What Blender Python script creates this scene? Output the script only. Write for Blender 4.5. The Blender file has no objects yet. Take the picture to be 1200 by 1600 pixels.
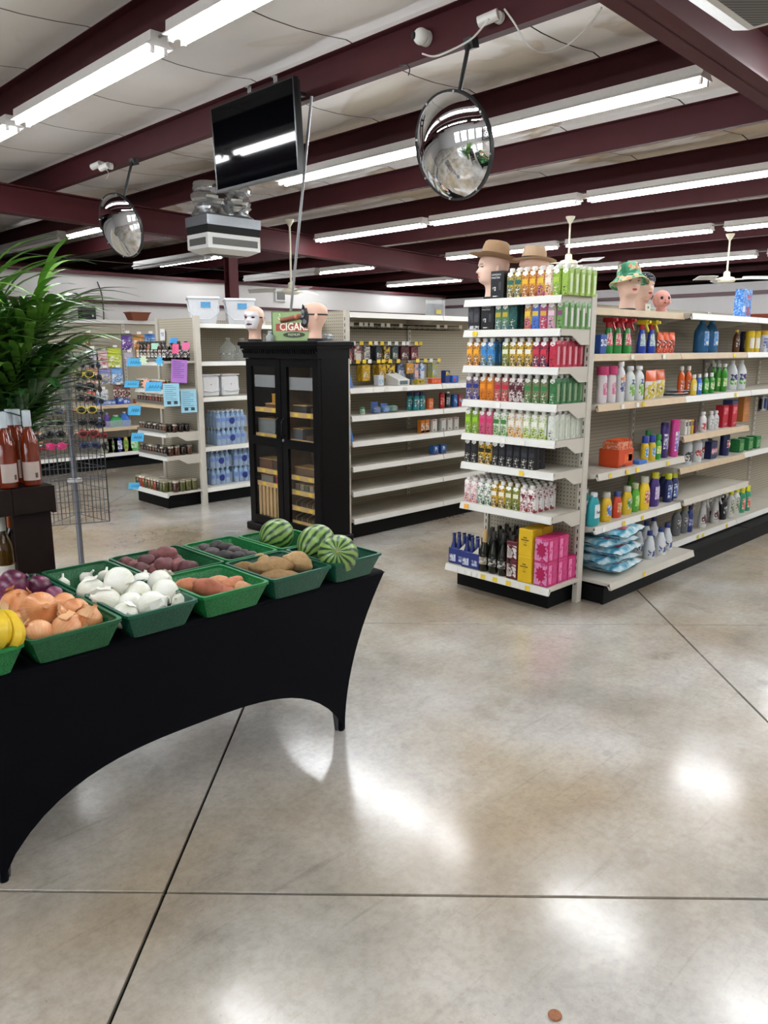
import bpy, bmesh, math, random
from mathutils import Vector, Matrix, noise as mnoise

sc = bpy.context.scene
C = sc.collection
RND = random.Random(11)
pi = math.pi

# ------------------------------------------------------------------ camera
# world axes follow the building: X runs along the shelving aisles, Y along the roof purlins
F = 1215.0
PITCH = math.atan(257 / F)
HEAD = math.radians(45.6)
EYE = 1.65
FW = Vector((math.cos(HEAD) * math.cos(PITCH), math.sin(HEAD) * math.cos(PITCH), -math.sin(PITCH)))
RT = Vector((math.sin(HEAD), -math.cos(HEAD), 0))
UP = Vector((math.cos(HEAD) * math.sin(PITCH), math.sin(HEAD) * math.sin(PITCH), math.cos(PITCH)))
cam = bpy.data.cameras.new('camera')
cam.sensor_fit = 'VERTICAL'
cam.sensor_height = 36.0
cam.lens = F / 1600 * 36.0
cam.clip_start = 0.05
camo = bpy.data.objects.new('camera', cam)
C.objects.link(camo)
camo.location = (0, 0, EYE)
camo.rotation_euler = FW.to_track_quat('-Z', 'Y').to_euler()
sc.camera = camo

def at(u, v, x=None, y=None, z=None):
    """where the sight line through photo point (u, v) meets a plane of the room"""
    d = FW + RT * ((u - 600) / F) + UP * (-(v - 800) / F)
    t = (z - EYE) / d.z if z is not None else (x / d.x if x is not None else y / d.y)
    return Vector((d.x * t, d.y * t, EYE + d.z * t))

# ------------------------------------------------------------------ light
TUBE = 46.0          # radiance of a fluorescent tube
SKY = 7.0
sc.view_settings.view_transform = 'Standard'
sc.view_settings.look = 'None'
sc.view_settings.exposure = 0.36
sc.view_settings.gamma = 1.0
sc.view_settings.use_curve_mapping = False
w = bpy.data.worlds.new('sky')
sc.world = w
w.use_nodes = True
bg = w.node_tree.nodes['Background']
bg.inputs[0].default_value = (0.86, 0.93, 1.0, 1)
bg.inputs[1].default_value = SKY

# ------------------------------------------------------------------ helpers
def lin(c):
    return tuple((x / 12.92 if x <= .04045 else ((x + .055) / 1.055) ** 2.4) for x in c)

def hexc(s):
    return lin(tuple(int(s[i:i + 2], 16) / 255 for i in (0, 2, 4)))

MATS = {}
def mat(hx, rough=.5, metal=0., var=.08, scale=30., alpha=1., trans=0., emit=0., coat=0., bump=0., name=None, ior=1.45, spec=.5):
    """plain procedural material: base colour with a faint noise variation"""
    key = (hx, rough, metal, var, scale, alpha, trans, emit, coat, bump, spec)
    if key in MATS:
        return MATS[key]
    m = bpy.data.materials.new(name or ('finish_' + hx))
    m.use_nodes = True
    nt = m.node_tree
    b = nt.nodes['Principled BSDF']
    rgb = hexc(hx)
    b.inputs['Base Color'].default_value = (*rgb, 1)
    b.inputs['Roughness'].default_value = rough
    b.inputs['Metallic'].default_value = metal
    b.inputs['Alpha'].default_value = alpha
    b.inputs['Specular IOR Level'].default_value = spec
    b.inputs['Transmission Weight'].default_value = trans
    b.inputs['IOR'].default_value = ior
    b.inputs['Coat Weight'].default_value = coat
    if emit:
        b.inputs['Emission Color'].default_value = (*rgb, 1)
        b.inputs['Emission Strength'].default_value = emit
    if var > 0 or bump > 0:
        tc = nt.nodes.new('ShaderNodeTexCoord')
        n = nt.nodes.new('ShaderNodeTexNoise')
        n.inputs['Scale'].default_value = scale
        n.inputs['Detail'].default_value = 3
        nt.links.new(tc.outputs['Object'], n.inputs['Vector'])
        if var > 0:
            mx = nt.nodes.new('ShaderNodeMix')
            mx.data_type = 'RGBA'
            mx.inputs[6].default_value = (*[max(0, c * (1 - var)) for c in rgb], 1)
            mx.inputs[7].default_value = (*[min(1, c * (1 + var)) for c in rgb], 1)
            nt.links.new(n.outputs['Fac'], mx.inputs[0])
            nt.links.new(mx.outputs[2], b.inputs['Base Color'])
        if bump > 0:
            bp = nt.nodes.new('ShaderNodeBump')
            bp.inputs['Strength'].default_value = bump
            bp.inputs['Distance'].default_value = .01
            nt.links.new(n.outputs['Fac'], bp.inputs['Height'])
            nt.links.new(bp.outputs['Normal'], b.inputs['Normal'])
    MATS[key] = m
    return m

def nodemat(name, rough=.5):
    m = bpy.data.materials.new(name)
    m.use_nodes = True
    nt = m.node_tree
    return m, nt, nt.nodes['Principled BSDF'], nt.nodes.new, nt.links.new

class MB:
    def __init__(s):
        s.v = []; s.f = []
    def add(s, vs, fs):
        o = len(s.v)
        s.v += [tuple(p) for p in vs]
        s.f += [tuple(i + o for i in f) for f in fs]
        return s
    def box(s, x0, x1, y0, y1, z0, z1):
        return s.add([(x0, y0, z0), (x1, y0, z0), (x1, y1, z0), (x0, y1, z0), (x0, y0, z1), (x1, y0, z1), (x1, y1, z1), (x0, y1, z1)],
                     [(0, 3, 2, 1), (4, 5, 6, 7), (0, 1, 5, 4), (1, 2, 6, 5), (2, 3, 7, 6), (3, 0, 4, 7)])
    def rbox(s, x0, x1, y0, y1, z0, z1, r=.006):
        """box with chamfered vertical and horizontal edges"""
        def ring(z, i):
            a, b, c, d = x0 + i, x1 - i, y0 + i, y1 - i
            return [(a + r, c, z), (b - r, c, z), (b, c + r, z), (b, d - r, z), (b - r, d, z), (a + r, d, z), (a, d - r, z), (a, c + r, z)]
        return s.loft([ring(z0, r), ring(z0 + r, 0), ring(z1 - r, 0), ring(z1, r)])
    def loft(s, rings, cap=True, closed=True):
        n = len(rings[0]); o = len(s.v)
        for r in rings:
            s.v += [tuple(p) for p in r]
        for k in range(len(rings) - 1):
            for i in range(n if closed else n - 1):
                j = (i + 1) % n
                s.f.append((o + k * n + i, o + k * n + j, o + (k + 1) * n + j, o + (k + 1) * n + i))
        if cap:
            s.f.append(tuple(o + i for i in reversed(range(n))))
            s.f.append(tuple(o + (len(rings) - 1) * n + i for i in range(n)))
        return s
    def lathe(s, prof, n=14, c=(0, 0, 0), sx=1., sy=1., cap=True):
        """prof: (radius, z) pairs upwards"""
        return s.loft([[(c[0] + sx * r * math.cos(2 * pi * i / n), c[1] + sy * r * math.sin(2 * pi * i / n), c[2] + z) for i in range(n)] for r, z in prof], cap)
    def cyl(s, p0, p1, r, n=10, r2=None):
        return s.tube([p0, p1], r, n, r2)
    def tube(s, path, r, n=8, r2=None, cap=True):
        path = [Vector(p) for p in path]
        rings = []; ref = None
        for i, p in enumerate(path):
            d = (path[min(i + 1, len(path) - 1)] - path[max(i - 1, 0)]).normalized()
            if ref is None:
                ref = Vector((0, 0, 1)) if abs(d.z) < .9 else Vector((1, 0, 0))
            a = d.cross(ref).normalized(); b = a.cross(d).normalized(); ref = b
            rr = r(i / (len(path) - 1)) if callable(r) else (r if r2 is None else r + (r2 - r) * i / (len(path) - 1))
            rings.append([p + a * rr * math.cos(2 * pi * k / n) + b * rr * math.sin(2 * pi * k / n) for k in range(n)])
        return s.loft(rings, cap)
    def ball(s, c, rx, ry=None, rz=None, nu=14, nv=8, fn=None):
        ry = ry or rx; rz = rz or rx
        rings = []
        for k in range(nv + 1):
            t = pi * (k / nv) - pi / 2
            t = max(-pi / 2 + .04, min(pi / 2 - .04, t))
            ring = []
            for i in range(nu):
                a = 2 * pi * i / nu
                p = Vector((math.cos(t) * math.cos(a), math.cos(t) * math.sin(a), math.sin(t)))
                q = fn(p) if fn else 1.
                ring.append((c[0] + rx * p.x * q, c[1] + ry * p.y * q, c[2] + rz * p.z * q))
            rings.append(ring)
        return s.loft(rings)
    def prism(s, poly, z0, z1):
        return s.loft([[(x, y, z0) for x, y in poly], [(x, y, z1) for x, y in poly]])
    def xprism(s, poly, x0, x1):
        return s.loft([[(x0, y, z) for y, z in poly], [(x1, y, z) for y, z in poly]])
    def yprism(s, poly, y0, y1):
        return s.loft([[(x, y1, z) for x, z in poly], [(x, y0, z) for x, z in poly]])
    def quad(s, *p):
        return s.add(p, [tuple(range(len(p)))])
    def xf(s, M):
        s.v = [tuple(M @ Vector(p)) for p in s.v]
        return s
    def mesh(s, name, smooth=0):
        m = bpy.data.meshes.new(name)
        m.from_pydata(s.v, [], s.f)
        m.update()
        bm = bmesh.new(); bm.from_mesh(m)
        bmesh.ops.recalc_face_normals(bm, faces=bm.faces)
        bm.to_mesh(m); bm.free()
        if smooth:
            m.shade_smooth()
            m.set_sharp_from_angle(angle=math.radians(smooth))
        return m

def obj(name, me, material, parent=None, loc=(0, 0, 0), rot=(0, 0, 0), smooth=0, label=None):
    if isinstance(me, MB):
        me = me.mesh(name, smooth)
    if material is not None and not me.materials:
        me.materials.append(material)
    elif material is not None and me.materials[0] != material:
        me = me.copy(); me.materials.clear(); me.materials.append(material)
    o = bpy.data.objects.new(name, me)
    C.objects.link(o)
    o.location = loc; o.rotation_euler = rot
    if parent is not None:
        o.parent = parent
    if label:
        o['label'] = label
    return o

def tag(o, label, cat, group=None):
    o['label'] = label; o['category'] = cat
    if group:
        o['group'] = group
    return o

def thing(name, label, cat, loc=(0, 0, 0), rz=0., group=None, rot=None, scale=1.):
    o = bpy.data.objects.new(name, None)
    C.objects.link(o)
    o.empty_display_size = .05
    o.location = loc
    o.rotation_euler = rot or (0, 0, rz)
    o.scale = (scale,) * 3
    return tag(o, label, cat, group)

def struct(name, me, material, parent=None, smooth=0, **k):
    o = obj(name, me, material, parent, smooth=smooth, **k)
    if parent is None:
        o['kind'] = 'structure'
    return o

def sempty(name):
    o = bpy.data.objects.new(name, None); C.objects.link(o); o['kind'] = 'structure'
    return o

# a product is built once as a list of parts, then copied part by part
# part = (name, mesh, material, [sub-parts])
def part(name, mb, material, subs=(), smooth=0, label=None):
    me = mb.mesh(name, smooth) if isinstance(mb, MB) else mb
    if not me.materials:
        me.materials.append(material)
    return (name, me, material, list(subs), label)

def put(proto, name, label, cat, loc, rz=0., group=None, rot=None, scale=1.):
    t = thing(name, label, cat, loc, rz, group, rot, scale)
    for nm, me, ma, subs, lb in proto:
        o = obj(nm, me, ma, t, label=lb)
        for n2, me2, ma2, _, lb2 in subs:
            obj(n2, me2, ma2, o, label=lb2)
    return t

TXT = {}
def text(s, size, depth=.0006, bold=False):
    """flat lettering, centred, in the local x-z plane facing -y"""
    k = (s, size, depth)
    if k not in TXT:
        cu = bpy.data.curves.new('lettering', 'FONT')
        cu.body = s; cu.size = size; cu.align_x = 'CENTER'; cu.align_y = 'CENTER'; cu.extrude = depth; cu.resolution_u = 2
        if bold:
            cu.offset = size * .02
        o = bpy.data.objects.new('lettering', cu); C.objects.link(o)
        me = bpy.data.meshes.new_from_object(o.evaluated_get(bpy.context.evaluated_depsgraph_get()))
        me.transform(Matrix.Rotation(pi / 2, 4, 'X'))
        me.materials.clear()
        bpy.data.objects.remove(o)
        TXT[k] = me
    return TXT[k].copy()

ORD = ['first', 'second', 'third', 'fourth', 'fifth', 'sixth', 'seventh', 'eighth', 'ninth', 'tenth', 'eleventh', 'twelfth', 'thirteenth', 'fourteenth', 'fifteenth', 'sixteenth']

# ------------------------------------------------------------------ setting: floor
def concrete():
    m, nt, b, N, L = nodemat('polished_concrete')
    g = N('ShaderNodeNewGeometry')
    def noise(scale, detail=6, dist=0., rough=.6):
        n = N('ShaderNodeTexNoise'); n.inputs['Scale'].default_value = scale; n.inputs['Detail'].default_value = detail
        n.inputs['Distortion'].default_value = dist; n.inputs['Roughness'].default_value = rough
        L(g.outputs['Position'], n.inputs['Vector']); return n
    def ramp(src, *stops):
        r = N('ShaderNodeValToRGB'); r.color_ramp.elements.remove(r.color_ramp.elements[1])
        for i, (p, c) in enumerate(stops):
            e = r.color_ramp.elements[0] if i == 0 else r.color_ramp.elements.new(p)
            e.position = p; e.color = (*c, 1)
        L(src, r.inputs[0]); return r
    def mix(a, bb, f, mode='MIX'):
        x = N('ShaderNodeMix'); x.data_type = 'RGBA'; x.blend_type = mode
        if isinstance(f, float): x.inputs[0].default_value = f
        else: L(f, x.inputs[0])
        L(a, x.inputs[6]); L(bb, x.inputs[7]); return x.outputs[2]
    big = ramp(noise(.9, 5, .25).outputs['Fac'], (.3, hexc('999590')), (.45, hexc('b7b2ac')), (.6, hexc('cac7c3')), (.8, hexc('dad6d0')))
    fine = ramp(noise(9, 8, .1, .7).outputs['Fac'], (.3, (.74,) * 3), (.55, (1,) * 3))
    warm = ramp(noise(.5, 3, .2).outputs['Fac'], (.40, (1, .99, .97)), (.62, hexc('dfccb0')))
    speck = ramp(noise(48, 3, .2).outputs['Fac'], (.24, (.55, .53, .5)), (.33, (1, 1, 1)))
    spot = ramp(noise(3.2, 5, .3, .6).outputs['Fac'], (.22, (.55, .52, .48)), (.40, (1, 1, 1)))
    c = mix(big.outputs[0], fine.outputs[0], .55, 'MULTIPLY')
    c = mix(c, warm.outputs[0], .95, 'MULTIPLY')
    c = mix(c, speck.outputs[0], .6, 'MULTIPLY')
    c = mix(c, spot.outputs[0], .7, 'MULTIPLY')
    grit = ramp(noise(34, 9, 0., .75).outputs['Fac'], (.36, (.80, .79, .77)), (.56, (1, 1, 1)))
    c = mix(c, grit.outputs[0], .8, 'MULTIPLY')
    for ang, sx in ((.5, 1.3), (-.35, 1.0), (1.2, 1.6)):      # faint drag marks and scuffs
        mp = N('ShaderNodeMapping'); mp.inputs['Rotation'].default_value = (0, 0, ang); mp.inputs['Scale'].default_value = (sx, 34, 1)
        L(g.outputs['Position'], mp.inputs['Vector'])
        n2 = N('ShaderNodeTexNoise'); n2.inputs['Scale'].default_value = 1.; n2.inputs['Detail'].default_value = 3; L(mp.outputs[0], n2.inputs['Vector'])
        c = mix(c, ramp(n2.outputs['Fac'], (.25, (.80, .79, .77)), (.34, (1, 1, 1)), (.70, (1, 1, 1)), (.76, (.86, .85, .83))).outputs[0], .7, 'MULTIPLY')
    drops = ramp(noise(7.5, 2, .2).outputs['Fac'], (.20, (.42, .40, .35)), (.245, (1, 1, 1)))
    c = mix(c, drops.outputs[0], .8, 'MULTIPLY')
    L(c, b.inputs['Base Color'])
    b.inputs['Roughness'].default_value = .25
    b.inputs['Specular IOR Level'].default_value = .5
    b.inputs['Coat Weight'].default_value = .75
    b.inputs['Coat Roughness'].default_value = .15
    bp = N('ShaderNodeBump'); bp.inputs['Strength'].default_value = .035; bp.inputs['Distance'].default_value = .02
    L(noise(6, 5).outputs['Fac'], bp.inputs['Height']); L(bp.outputs['Normal'], b.inputs['Normal'])
    return m

GA = math.radians(44.7)
GN, GT = Vector((math.sin(GA), -math.cos(GA))), Vector((math.cos(GA), math.sin(GA)))
floor = struct('floor', MB().box(-5.2, 22, -5.2, 21, -.25, -.016), mat('1a1815', .95, spec=.1))
slabm = MB()
q = .0055
slabm.add([(q, q, -.02), (2.39 - q, q, -.02), (2.39 - q, 2.415 - q, -.02), (q, 2.415 - q, -.02),
           (q, q, -.002), (2.39 - q, q, -.002), (2.39 - q, 2.415 - q, -.002), (q, 2.415 - q, -.002),
           (q + .001, q + .001, 0), (2.39 - q - .001, q + .001, 0), (2.39 - q - .001, 2.415 - q - .001, 0), (q + .001, 2.415 - q - .001, 0)],
          [(0, 1, 5, 4), (1, 2, 6, 5), (2, 3, 7, 6), (3, 0, 4, 7), (4, 5, 9, 8), (5, 6, 10, 9), (6, 7, 11, 10), (7, 4, 8, 11), (8, 9, 10, 11)])
slab_me = slabm.mesh('slab'); CONC = concrete()
for i in range(-9, 9):
    for j in range(-5, 13):
        n0, t0 = -.712 + 2.39 * i, 2.10 + 2.415 * j
        p = GN * n0 + GT * t0
        cc = GN * (n0 + 1.2) + GT * (t0 + 1.2)
        if -6.2 < cc.x < 22.5 and -6.2 < cc.y < 21.5:
            # local x along GN, local y along GT
            obj('slab', slab_me, CONC, floor, (p.x, p.y, 0), (0, 0, math.atan2(GN.y, GN.x)))

# ------------------------------------------------------------------ setting: roof
MAROON = mat('40161b', .6, var=.12, scale=6, spec=.3)
RAFT = mat('48161b', .62, var=.12, scale=5, spec=.3)
def zp(x):          # underside of the purlins, the roof falls gently along X
    return 3.70 - .03 * x
PX = [-4.29 + 1.425 * k for k in range(19)]
sl = math.atan(.03)
def ceiling_mat():
    m, nt, b, N, L = nodemat('white_vinyl_insulation')
    g = N('ShaderNodeNewGeometry')
    mp = N('ShaderNodeMapping'); mp.inputs['Scale'].default_value = (1, .55, 1); L(g.outputs['Position'], mp.inputs['Vector'])
    def noise(s, d, dist):
        n = N('ShaderNodeTexNoise'); n.inputs['Scale'].default_value = s; n.inputs['Detail'].default_value = d; n.inputs['Distortion'].default_value = dist
        L(mp.outputs[0], n.inputs['Vector']); return n
    def ramp(src, *stops):
        r = N('ShaderNodeValToRGB'); r.color_ramp.elements.remove(r.color_ramp.elements[1])
        for i, (p, c) in enumerate(stops):
            e = r.color_ramp.elements[0] if i == 0 else r.color_ramp.elements.new(p)
            e.position = p; e.color = (*c, 1)
        L(src, r.inputs[0]); return r
    def mul(a, c, f):
        x = N('ShaderNodeMix'); x.data_type = 'RGBA'; x.blend_type = 'MULTIPLY'; x.inputs[0].default_value = f
        L(a, x.inputs[6]); L(c, x.inputs[7]); return x.outputs[2]
    base = ramp(noise(.8, 4, .3).outputs['Fac'], (.3, hexc('dad6d3')), (.7, hexc('efecea')))
    # water stains: brown patches with a darker rim
    st = ramp(noise(.62, 4, 1.6).outputs['Fac'], (.53, (1, 1, 1)), (.565, hexc('b5986c')), (.60, hexc('dbcaa6')), (.8, hexc('cdb88e')))
    # stains lie over the aisles further back
    sep = N('ShaderNodeSeparateXYZ'); L(g.outputs['Position'], sep.inputs[0])
    mr = N('ShaderNodeMapRange'); mr.inputs[1].default_value = 4.4; mr.inputs[2].default_value = 6.6; L(sep.outputs['X'], mr.inputs[0])
    x = N('ShaderNodeMix'); x.data_type = 'RGBA'; x.blend_type = 'MULTIPLY'
    ad = N('ShaderNodeMath'); ad.operation = 'MULTIPLY_ADD'; ad.inputs[1].default_value = .62; ad.inputs[2].default_value = .15; L(mr.outputs[0], ad.inputs[0])
    L(ad.outputs[0], x.inputs[0]); L(base.outputs[0], x.inputs[6]); L(st.outputs[0], x.inputs[7])
    L(x.outputs[2], b.inputs['Base Color'])
    b.inputs['Roughness'].default_value = .45
    return m
CEIL = ceiling_mat()
ceiling = struct('ceiling', MB().add([(-5.2, -5.2, zp(-5.2) + .34), (22, -5.2, zp(22) + .34), (22, 21, zp(22) + .34), (-5.2, 21, zp(-5.2) + .34),
                                      (-5.2, -5.2, zp(-5.2) + .40), (22, -5.2, zp(22) + .40), (22, 21, zp(22) + .40), (-5.2, 21, zp(-5.2) + .40)],
                                     [(0, 3, 2, 1), (4, 5, 6, 7), (0, 1, 5, 4), (1, 2, 6, 5), (2, 3, 7, 6), (3, 0, 4, 7)]), mat('3c332c', .9))
def pan_mesh(l, wd, variant):
    mb = MB(); n = 6
    rr = random.Random(variant)
    skew = rr.uniform(-.05, .05)
    vs = []
    for a in range(n + 1):
        for c in range(n + 1):
            s_, t_ = a / n, c / n
            sag = -.075 * math.sin(pi * s_) - .012 * math.sin(pi * t_) ** .5
            wob = .05 * math.sin(pi * s_) * (1 if variant % 2 else -1) * 0 + skew * math.sin(pi * s_)
            vs.append((s_ * l, t_ * (wd - .014) + wob, sag - .03 * s_ * l))
    fs = [(a * (n + 1) + c, (a + 1) * (n + 1) + c, (a + 1) * (n + 1) + c + 1, a * (n + 1) + c + 1) for a in range(n) for c in range(n)]
    mb.add(vs, fs)
    me = mb.mesh('panel', 60)
    me.materials.append(CEIL)
    return me
pans = [pan_mesh(1.425, 1.22, 3)]
for x0 in PX[:-1]:
    for j in range(21):
        obj('panel', pans[0], CEIL, ceiling, (x0, -5 + 1.22 * j + (.35 if int(x0 * 10) % 2 else 0) * 0, zp(x0) + .315))
for x0 in PX:       # Z-section purlins
    z = zp(x0)
    prof = [(x0 - .004, z + .006), (x0 - .004, z + .234), (x0 - .07, z + .234), (x0 - .07, z + .24), (x0 + .004, z + .24),
            (x0 + .004, z + .006), (x0 + .07, z + .006), (x0 + .07, z), (x0 - .004, z)]
    struct('beam_purlin', MB().yprism(prof, -5.1, 20.9), MAROON)
def rafter(y, name, x0=-5.0, x1=21.8, d=.33, wd=.2, top=0.):
    mb = MB()
    for (a0, a1, b0, b1) in ((-wd / 2, wd / 2, -d, -d + .016), (-.006, .006, -d, 0), (-wd / 2, wd / 2, -.016, 0)):
        vs = []
        for x in (x0, x1):
            z = zp(x) - .004 + top
            vs += [(x, y + a0, z + b0), (x, y + a1, z + b0), (x, y + a1, z + b1), (x, y + a0, z + b1)]
        mb.add(vs, [(0, 1, 2, 3), (4, 7, 6, 5), (0, 4, 5, 1), (1, 5, 6, 2), (2, 6, 7, 3), (3, 7, 4, 0)])
    return struct(name, mb, RAFT)
rafter(2.13, 'beam_rafter')
rafter(10.4, 'beam_rafter')
rafter(18.6, 'beam_rafter')
struct('column_post', MB().box(6.86, 7.02, 10.33, 10.345, 0, zp(7) - .33).box(6.86, 7.02, 10.455, 10.47, 0, zp(7) - .33).box(6.932, 6.948, 10.34, 10.46, 0, zp(7) - .33), RAFT)

# ------------------------------------------------------------------ setting: walls
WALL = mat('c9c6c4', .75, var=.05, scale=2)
WALL_DIM = mat('8e8a8a', .75, var=.05, scale=2)  # wall colour darkened to carry the dimness of the unlit far end
TRIM = mat('3f141b', .6)
struct('wall_left', MB().box(-5, 16.2, 14.2, 14.35, 0, 2.97), WALL)
struct('trim_1', MB().box(-5, 16.1, 14.165, 14.2, 2.44, 2.50), TRIM)
struct('trim_2', MB().box(-5, 16.2, 14.15, 14.36, 2.94, 3.0), TRIM)
struct('wall_far', MB().box(16.05, 16.2, -5, 14.2, 0, 2.9), WALL_DIM)
struct('trim_3', MB().box(16.01, 16.05, -5, 14.15, 2.66, 2.73), mat('3a1d22', .5))
DARKW = mat('1c1718', .9, spec=.2)
struct('wall_outer_left', MB().box(-5.2, 22, 20.9, 21.0, 0, 4), DARKW)
struct('wall_outer_far', MB().box(21.9, 22.0, -5.2, 21, 0, 4), DARKW)
struct('wall_right', MB().box(-5.2, 22, -5.2, -5.05, 0, 4.2), WALL)
# shop front behind the camera, with its windows
fw = MB()
ys = [-5.05, -3.4, -1.9, -1.6, -.1, .2, 1.7, 2.0, 3.5, 3.8, 5.3, 5.6, 7.1, 20.9]
x0, x1 = -5.2, -5.05
for k in range(len(ys) - 1):
    if k % 2 == 0:
        fw.box(x0, x1, ys[k], ys[k + 1], 0, 4.25)
    else:
        fw.box(x0, x1, ys[k], ys[k + 1], 0, .6); fw.box(x0, x1, ys[k], ys[k + 1], 2.7, 4.25)
struct('wall_front', fw, WALL)
for k in range(1, len(ys) - 1, 2):
    y0, y1 = ys[k], ys[k + 1]
    wn = sempty('window_%d' % (k // 2 + 1))
    fr = MB()
    for (a, b_, c, d_) in ((y0, y1, .6, .66), (y0, y1, 2.64, 2.7), (y0, y0 + .06, .66, 2.64), (y1 - .06, y1, .66, 2.64), (y0 + .06, y1 - .06, 1.9, 1.94)):
        fr.box(x0 + .03, x1 - .03, a, b_, c, d_)
    obj('window_frame', fr, mat('3b3b3d', .4, .6), wn)
    gm, nt, b, N, L = nodemat('window_glass') if k == 1 else (gm, nt, b, N, L)
    if k == 1:
        tr = N('ShaderNodeBsdfTransparent'); gl = N('ShaderNodeBsdfGlossy'); gl.inputs['Roughness'].default_value = .02
        ms = N('ShaderNodeMixShader'); ms.inputs[0].default_value = .06
        L(tr.outputs[0], ms.inputs[1]); L(gl.outputs[0], ms.inputs[2]); L(ms.outputs[0], nt.nodes['Material Output'].inputs['Surface'])
    obj('pane', MB().box(x0 + .07, x0 + .076, y0 + .06, y1 - .06, .66, 1.9), gm, wn)
    obj('pane', MB().box(x0 + .07, x0 + .076, y0 + .06, y1 - .06, 1.94, 2.64), gm, wn)
struct('ground_outside', MB().box(-40, -5.2, -30, 40, -.3, -.05), mat('8f8b84', .9))

# ------------------------------------------------------------------ fluorescent strip lights
FIXW = mat('d8d5d2', .4)
FIXOFF = mat('b0adab', .5)
tube_lit = bpy.data.materials.new('lit_tube')
tube_lit.use_nodes = True
_b = tube_lit.node_tree.nodes['Principled BSDF']
_b.inputs['Base Color'].default_value = (.9, .92, .95, 1)
_b.inputs['Emission Color'].default_value = (.93, .97, 1.0, 1)
_b.inputs['Emission Strength'].default_value = TUBE
LEN = 2.36
fixm = MB()
fixm.loft([[(-.06, y, 0), (.06, y, 0), (.065, y, -.06), (.095, y, -.082), (.092, y, -.088), (-.092, y, -.088), (-.095, y, -.082), (-.065, y, -.06)] for y in (0, LEN)])  # side wings added to the strip housing to shade the ceiling from its tubes
body_me = fixm.mesh('housing')
end_me = MB().box(-.013, .013, -.012, .012, -.125, -.06).mesh('lamp_holder')
tub_me = MB().tube([(0, .03, 0), (0, LEN - .03, 0)], .0165, 8).mesh('tube', 40)
rod_me = MB().tube([(0, LEN, -.03), (0, LEN + .2, -.03)], .01, 6).mesh('conduit', 40)
nfix = 0
def fixture(x, y, label, lit=True, rod=True, z=None):
    z = zp(x) - .004 if z is None else z
    t = thing('strip_light', label, 'ceiling light', (x, y, z), group='fluorescent strip lights under the purlins')
    obj('housing', body_me, FIXW if lit else FIXOFF, t)
    for y_ in (.02, LEN - .02):
        for x_ in (-.045, .045):
            obj('lamp_holder', end_me, FIXW, t, (x_, y_, 0))
    for dx in (-.045, .045):
        if lit:
            obj('tube', tub_me, tube_lit, t, (dx, 0, -.105))
    if not lit:
        obj('cover', MB().box(-.07, .07, .01, LEN - .01, -.12, -.075), FIXOFF, t)
    if rod:
        obj('conduit', rod_me, mat('9a9896', .35, .8), t)
    return t
for row, (x, ystart, pitch, n, rowname) in enumerate((
        (-.05, -4.2, 2.56, 5, 'row above the entrance'),
        (2.80, -2.75, 2.55, 5, 'nearest row'),
        (5.62, -2.20, 2.40, 4, 'second row'),
        (8.50, -2.10, 2.49, 5, 'third row'),
        (11.35, -2.65, 2.55, 5, 'fourth row'),
        (14.2, -2.2, 2.55, 5, 'fifth row'))):
    for j in range(n):
        yy = ystart + j * pitch
        if yy < 2.25:
            yy -= {3: .85, 2: .62, 4: .35, 5: .35}.get(row, .25)
        if row == 1 and j == 1:
            continue            # the vent box hangs here
        fixture(x, yy, 'lit white fluorescent strip light, %s of the %s under the purlins' % (ORD[j], rowname), rod=pitch > 2.5)
for (u, v, x, nm, lit) in ((97, 372, 4.9, 'unlit grey strip light hanging beyond the palm', False), (162, 357, 6.2, 'lit strip light beyond the smaller round mirror', True),
                           (325, 402, 7.0, 'unlit grey strip light beyond the vent box', False), (583, 418, 11.35, 'lit strip light past the long red rafter, nearer', True),
                           (345, 401, 8.5, 'lit strip light just below the vent box', True), (720, 438, 14.2, 'lit strip light past the long red rafter, farther', True), (496, 427, 9.9, 'unlit grey strip light behind the leaning pole', False)):
    p = at(u, v, x=x)
    fixture(x, p.y, nm, lit, False, z=p.z + .1)
# ------------------------------------------------------------------ shelving
def pegboard(axis, hx='aca391'):
    m, nt, b, N, L = nodemat('pegboard')
    tc = N('ShaderNodeTexCoord')
    sc_ = N('ShaderNodeVectorMath'); sc_.operation = 'SCALE'; sc_.inputs[3].default_value = 1 / .0254
    fr = N('ShaderNodeVectorMath'); fr.operation = 'FRACTION'
    sb = N('ShaderNodeVectorMath'); sb.operation = 'SUBTRACT'; sb.inputs[1].default_value = (.5, .5, .5)
    ml = N('ShaderNodeVectorMath'); ml.operation = 'MULTIPLY'; ml.inputs[1].default_value = (0, 1, 1) if axis == 'x' else (1, 0, 1)
    ln = N('ShaderNodeVectorMath'); ln.operation = 'LENGTH'
    lt = N('ShaderNodeMath'); lt.operation = 'LESS_THAN'; lt.inputs[1].default_value = .17
    mx = N('ShaderNodeMix'); mx.data_type = 'RGBA'; mx.inputs[6].default_value = (*hexc(hx), 1); mx.inputs[7].default_value = (*hexc('3b352c'), 1)
    L(tc.outputs['Object'], sc_.inputs[0]); L(sc_.outputs[0], fr.inputs[0]); L(fr.outputs[0], sb.inputs[0]); L(sb.outputs[0], ml.inputs[0])
    L(ml.outputs[0], ln.inputs[0]); L(ln.outputs['Value'], lt.inputs[0]); L(lt.outputs[0], mx.inputs[0]); L(mx.outputs[2], b.inputs['Base Color'])
    b.inputs['Roughness'].default_value = .6
    return m
PEGX, PEGY = pegboard('x'), pegboard('y')
SHELF = mat('c4beb2', .45, var=.06, scale=8)
SHELFW = mat('dcdad4', .4, var=.05, scale=8)
TAN = mat('bfa98a', .5, var=.15, scale=14)
KICK = mat('050506', .6, spec=.2)
SLOT = mat('3a3834', .6)
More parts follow.
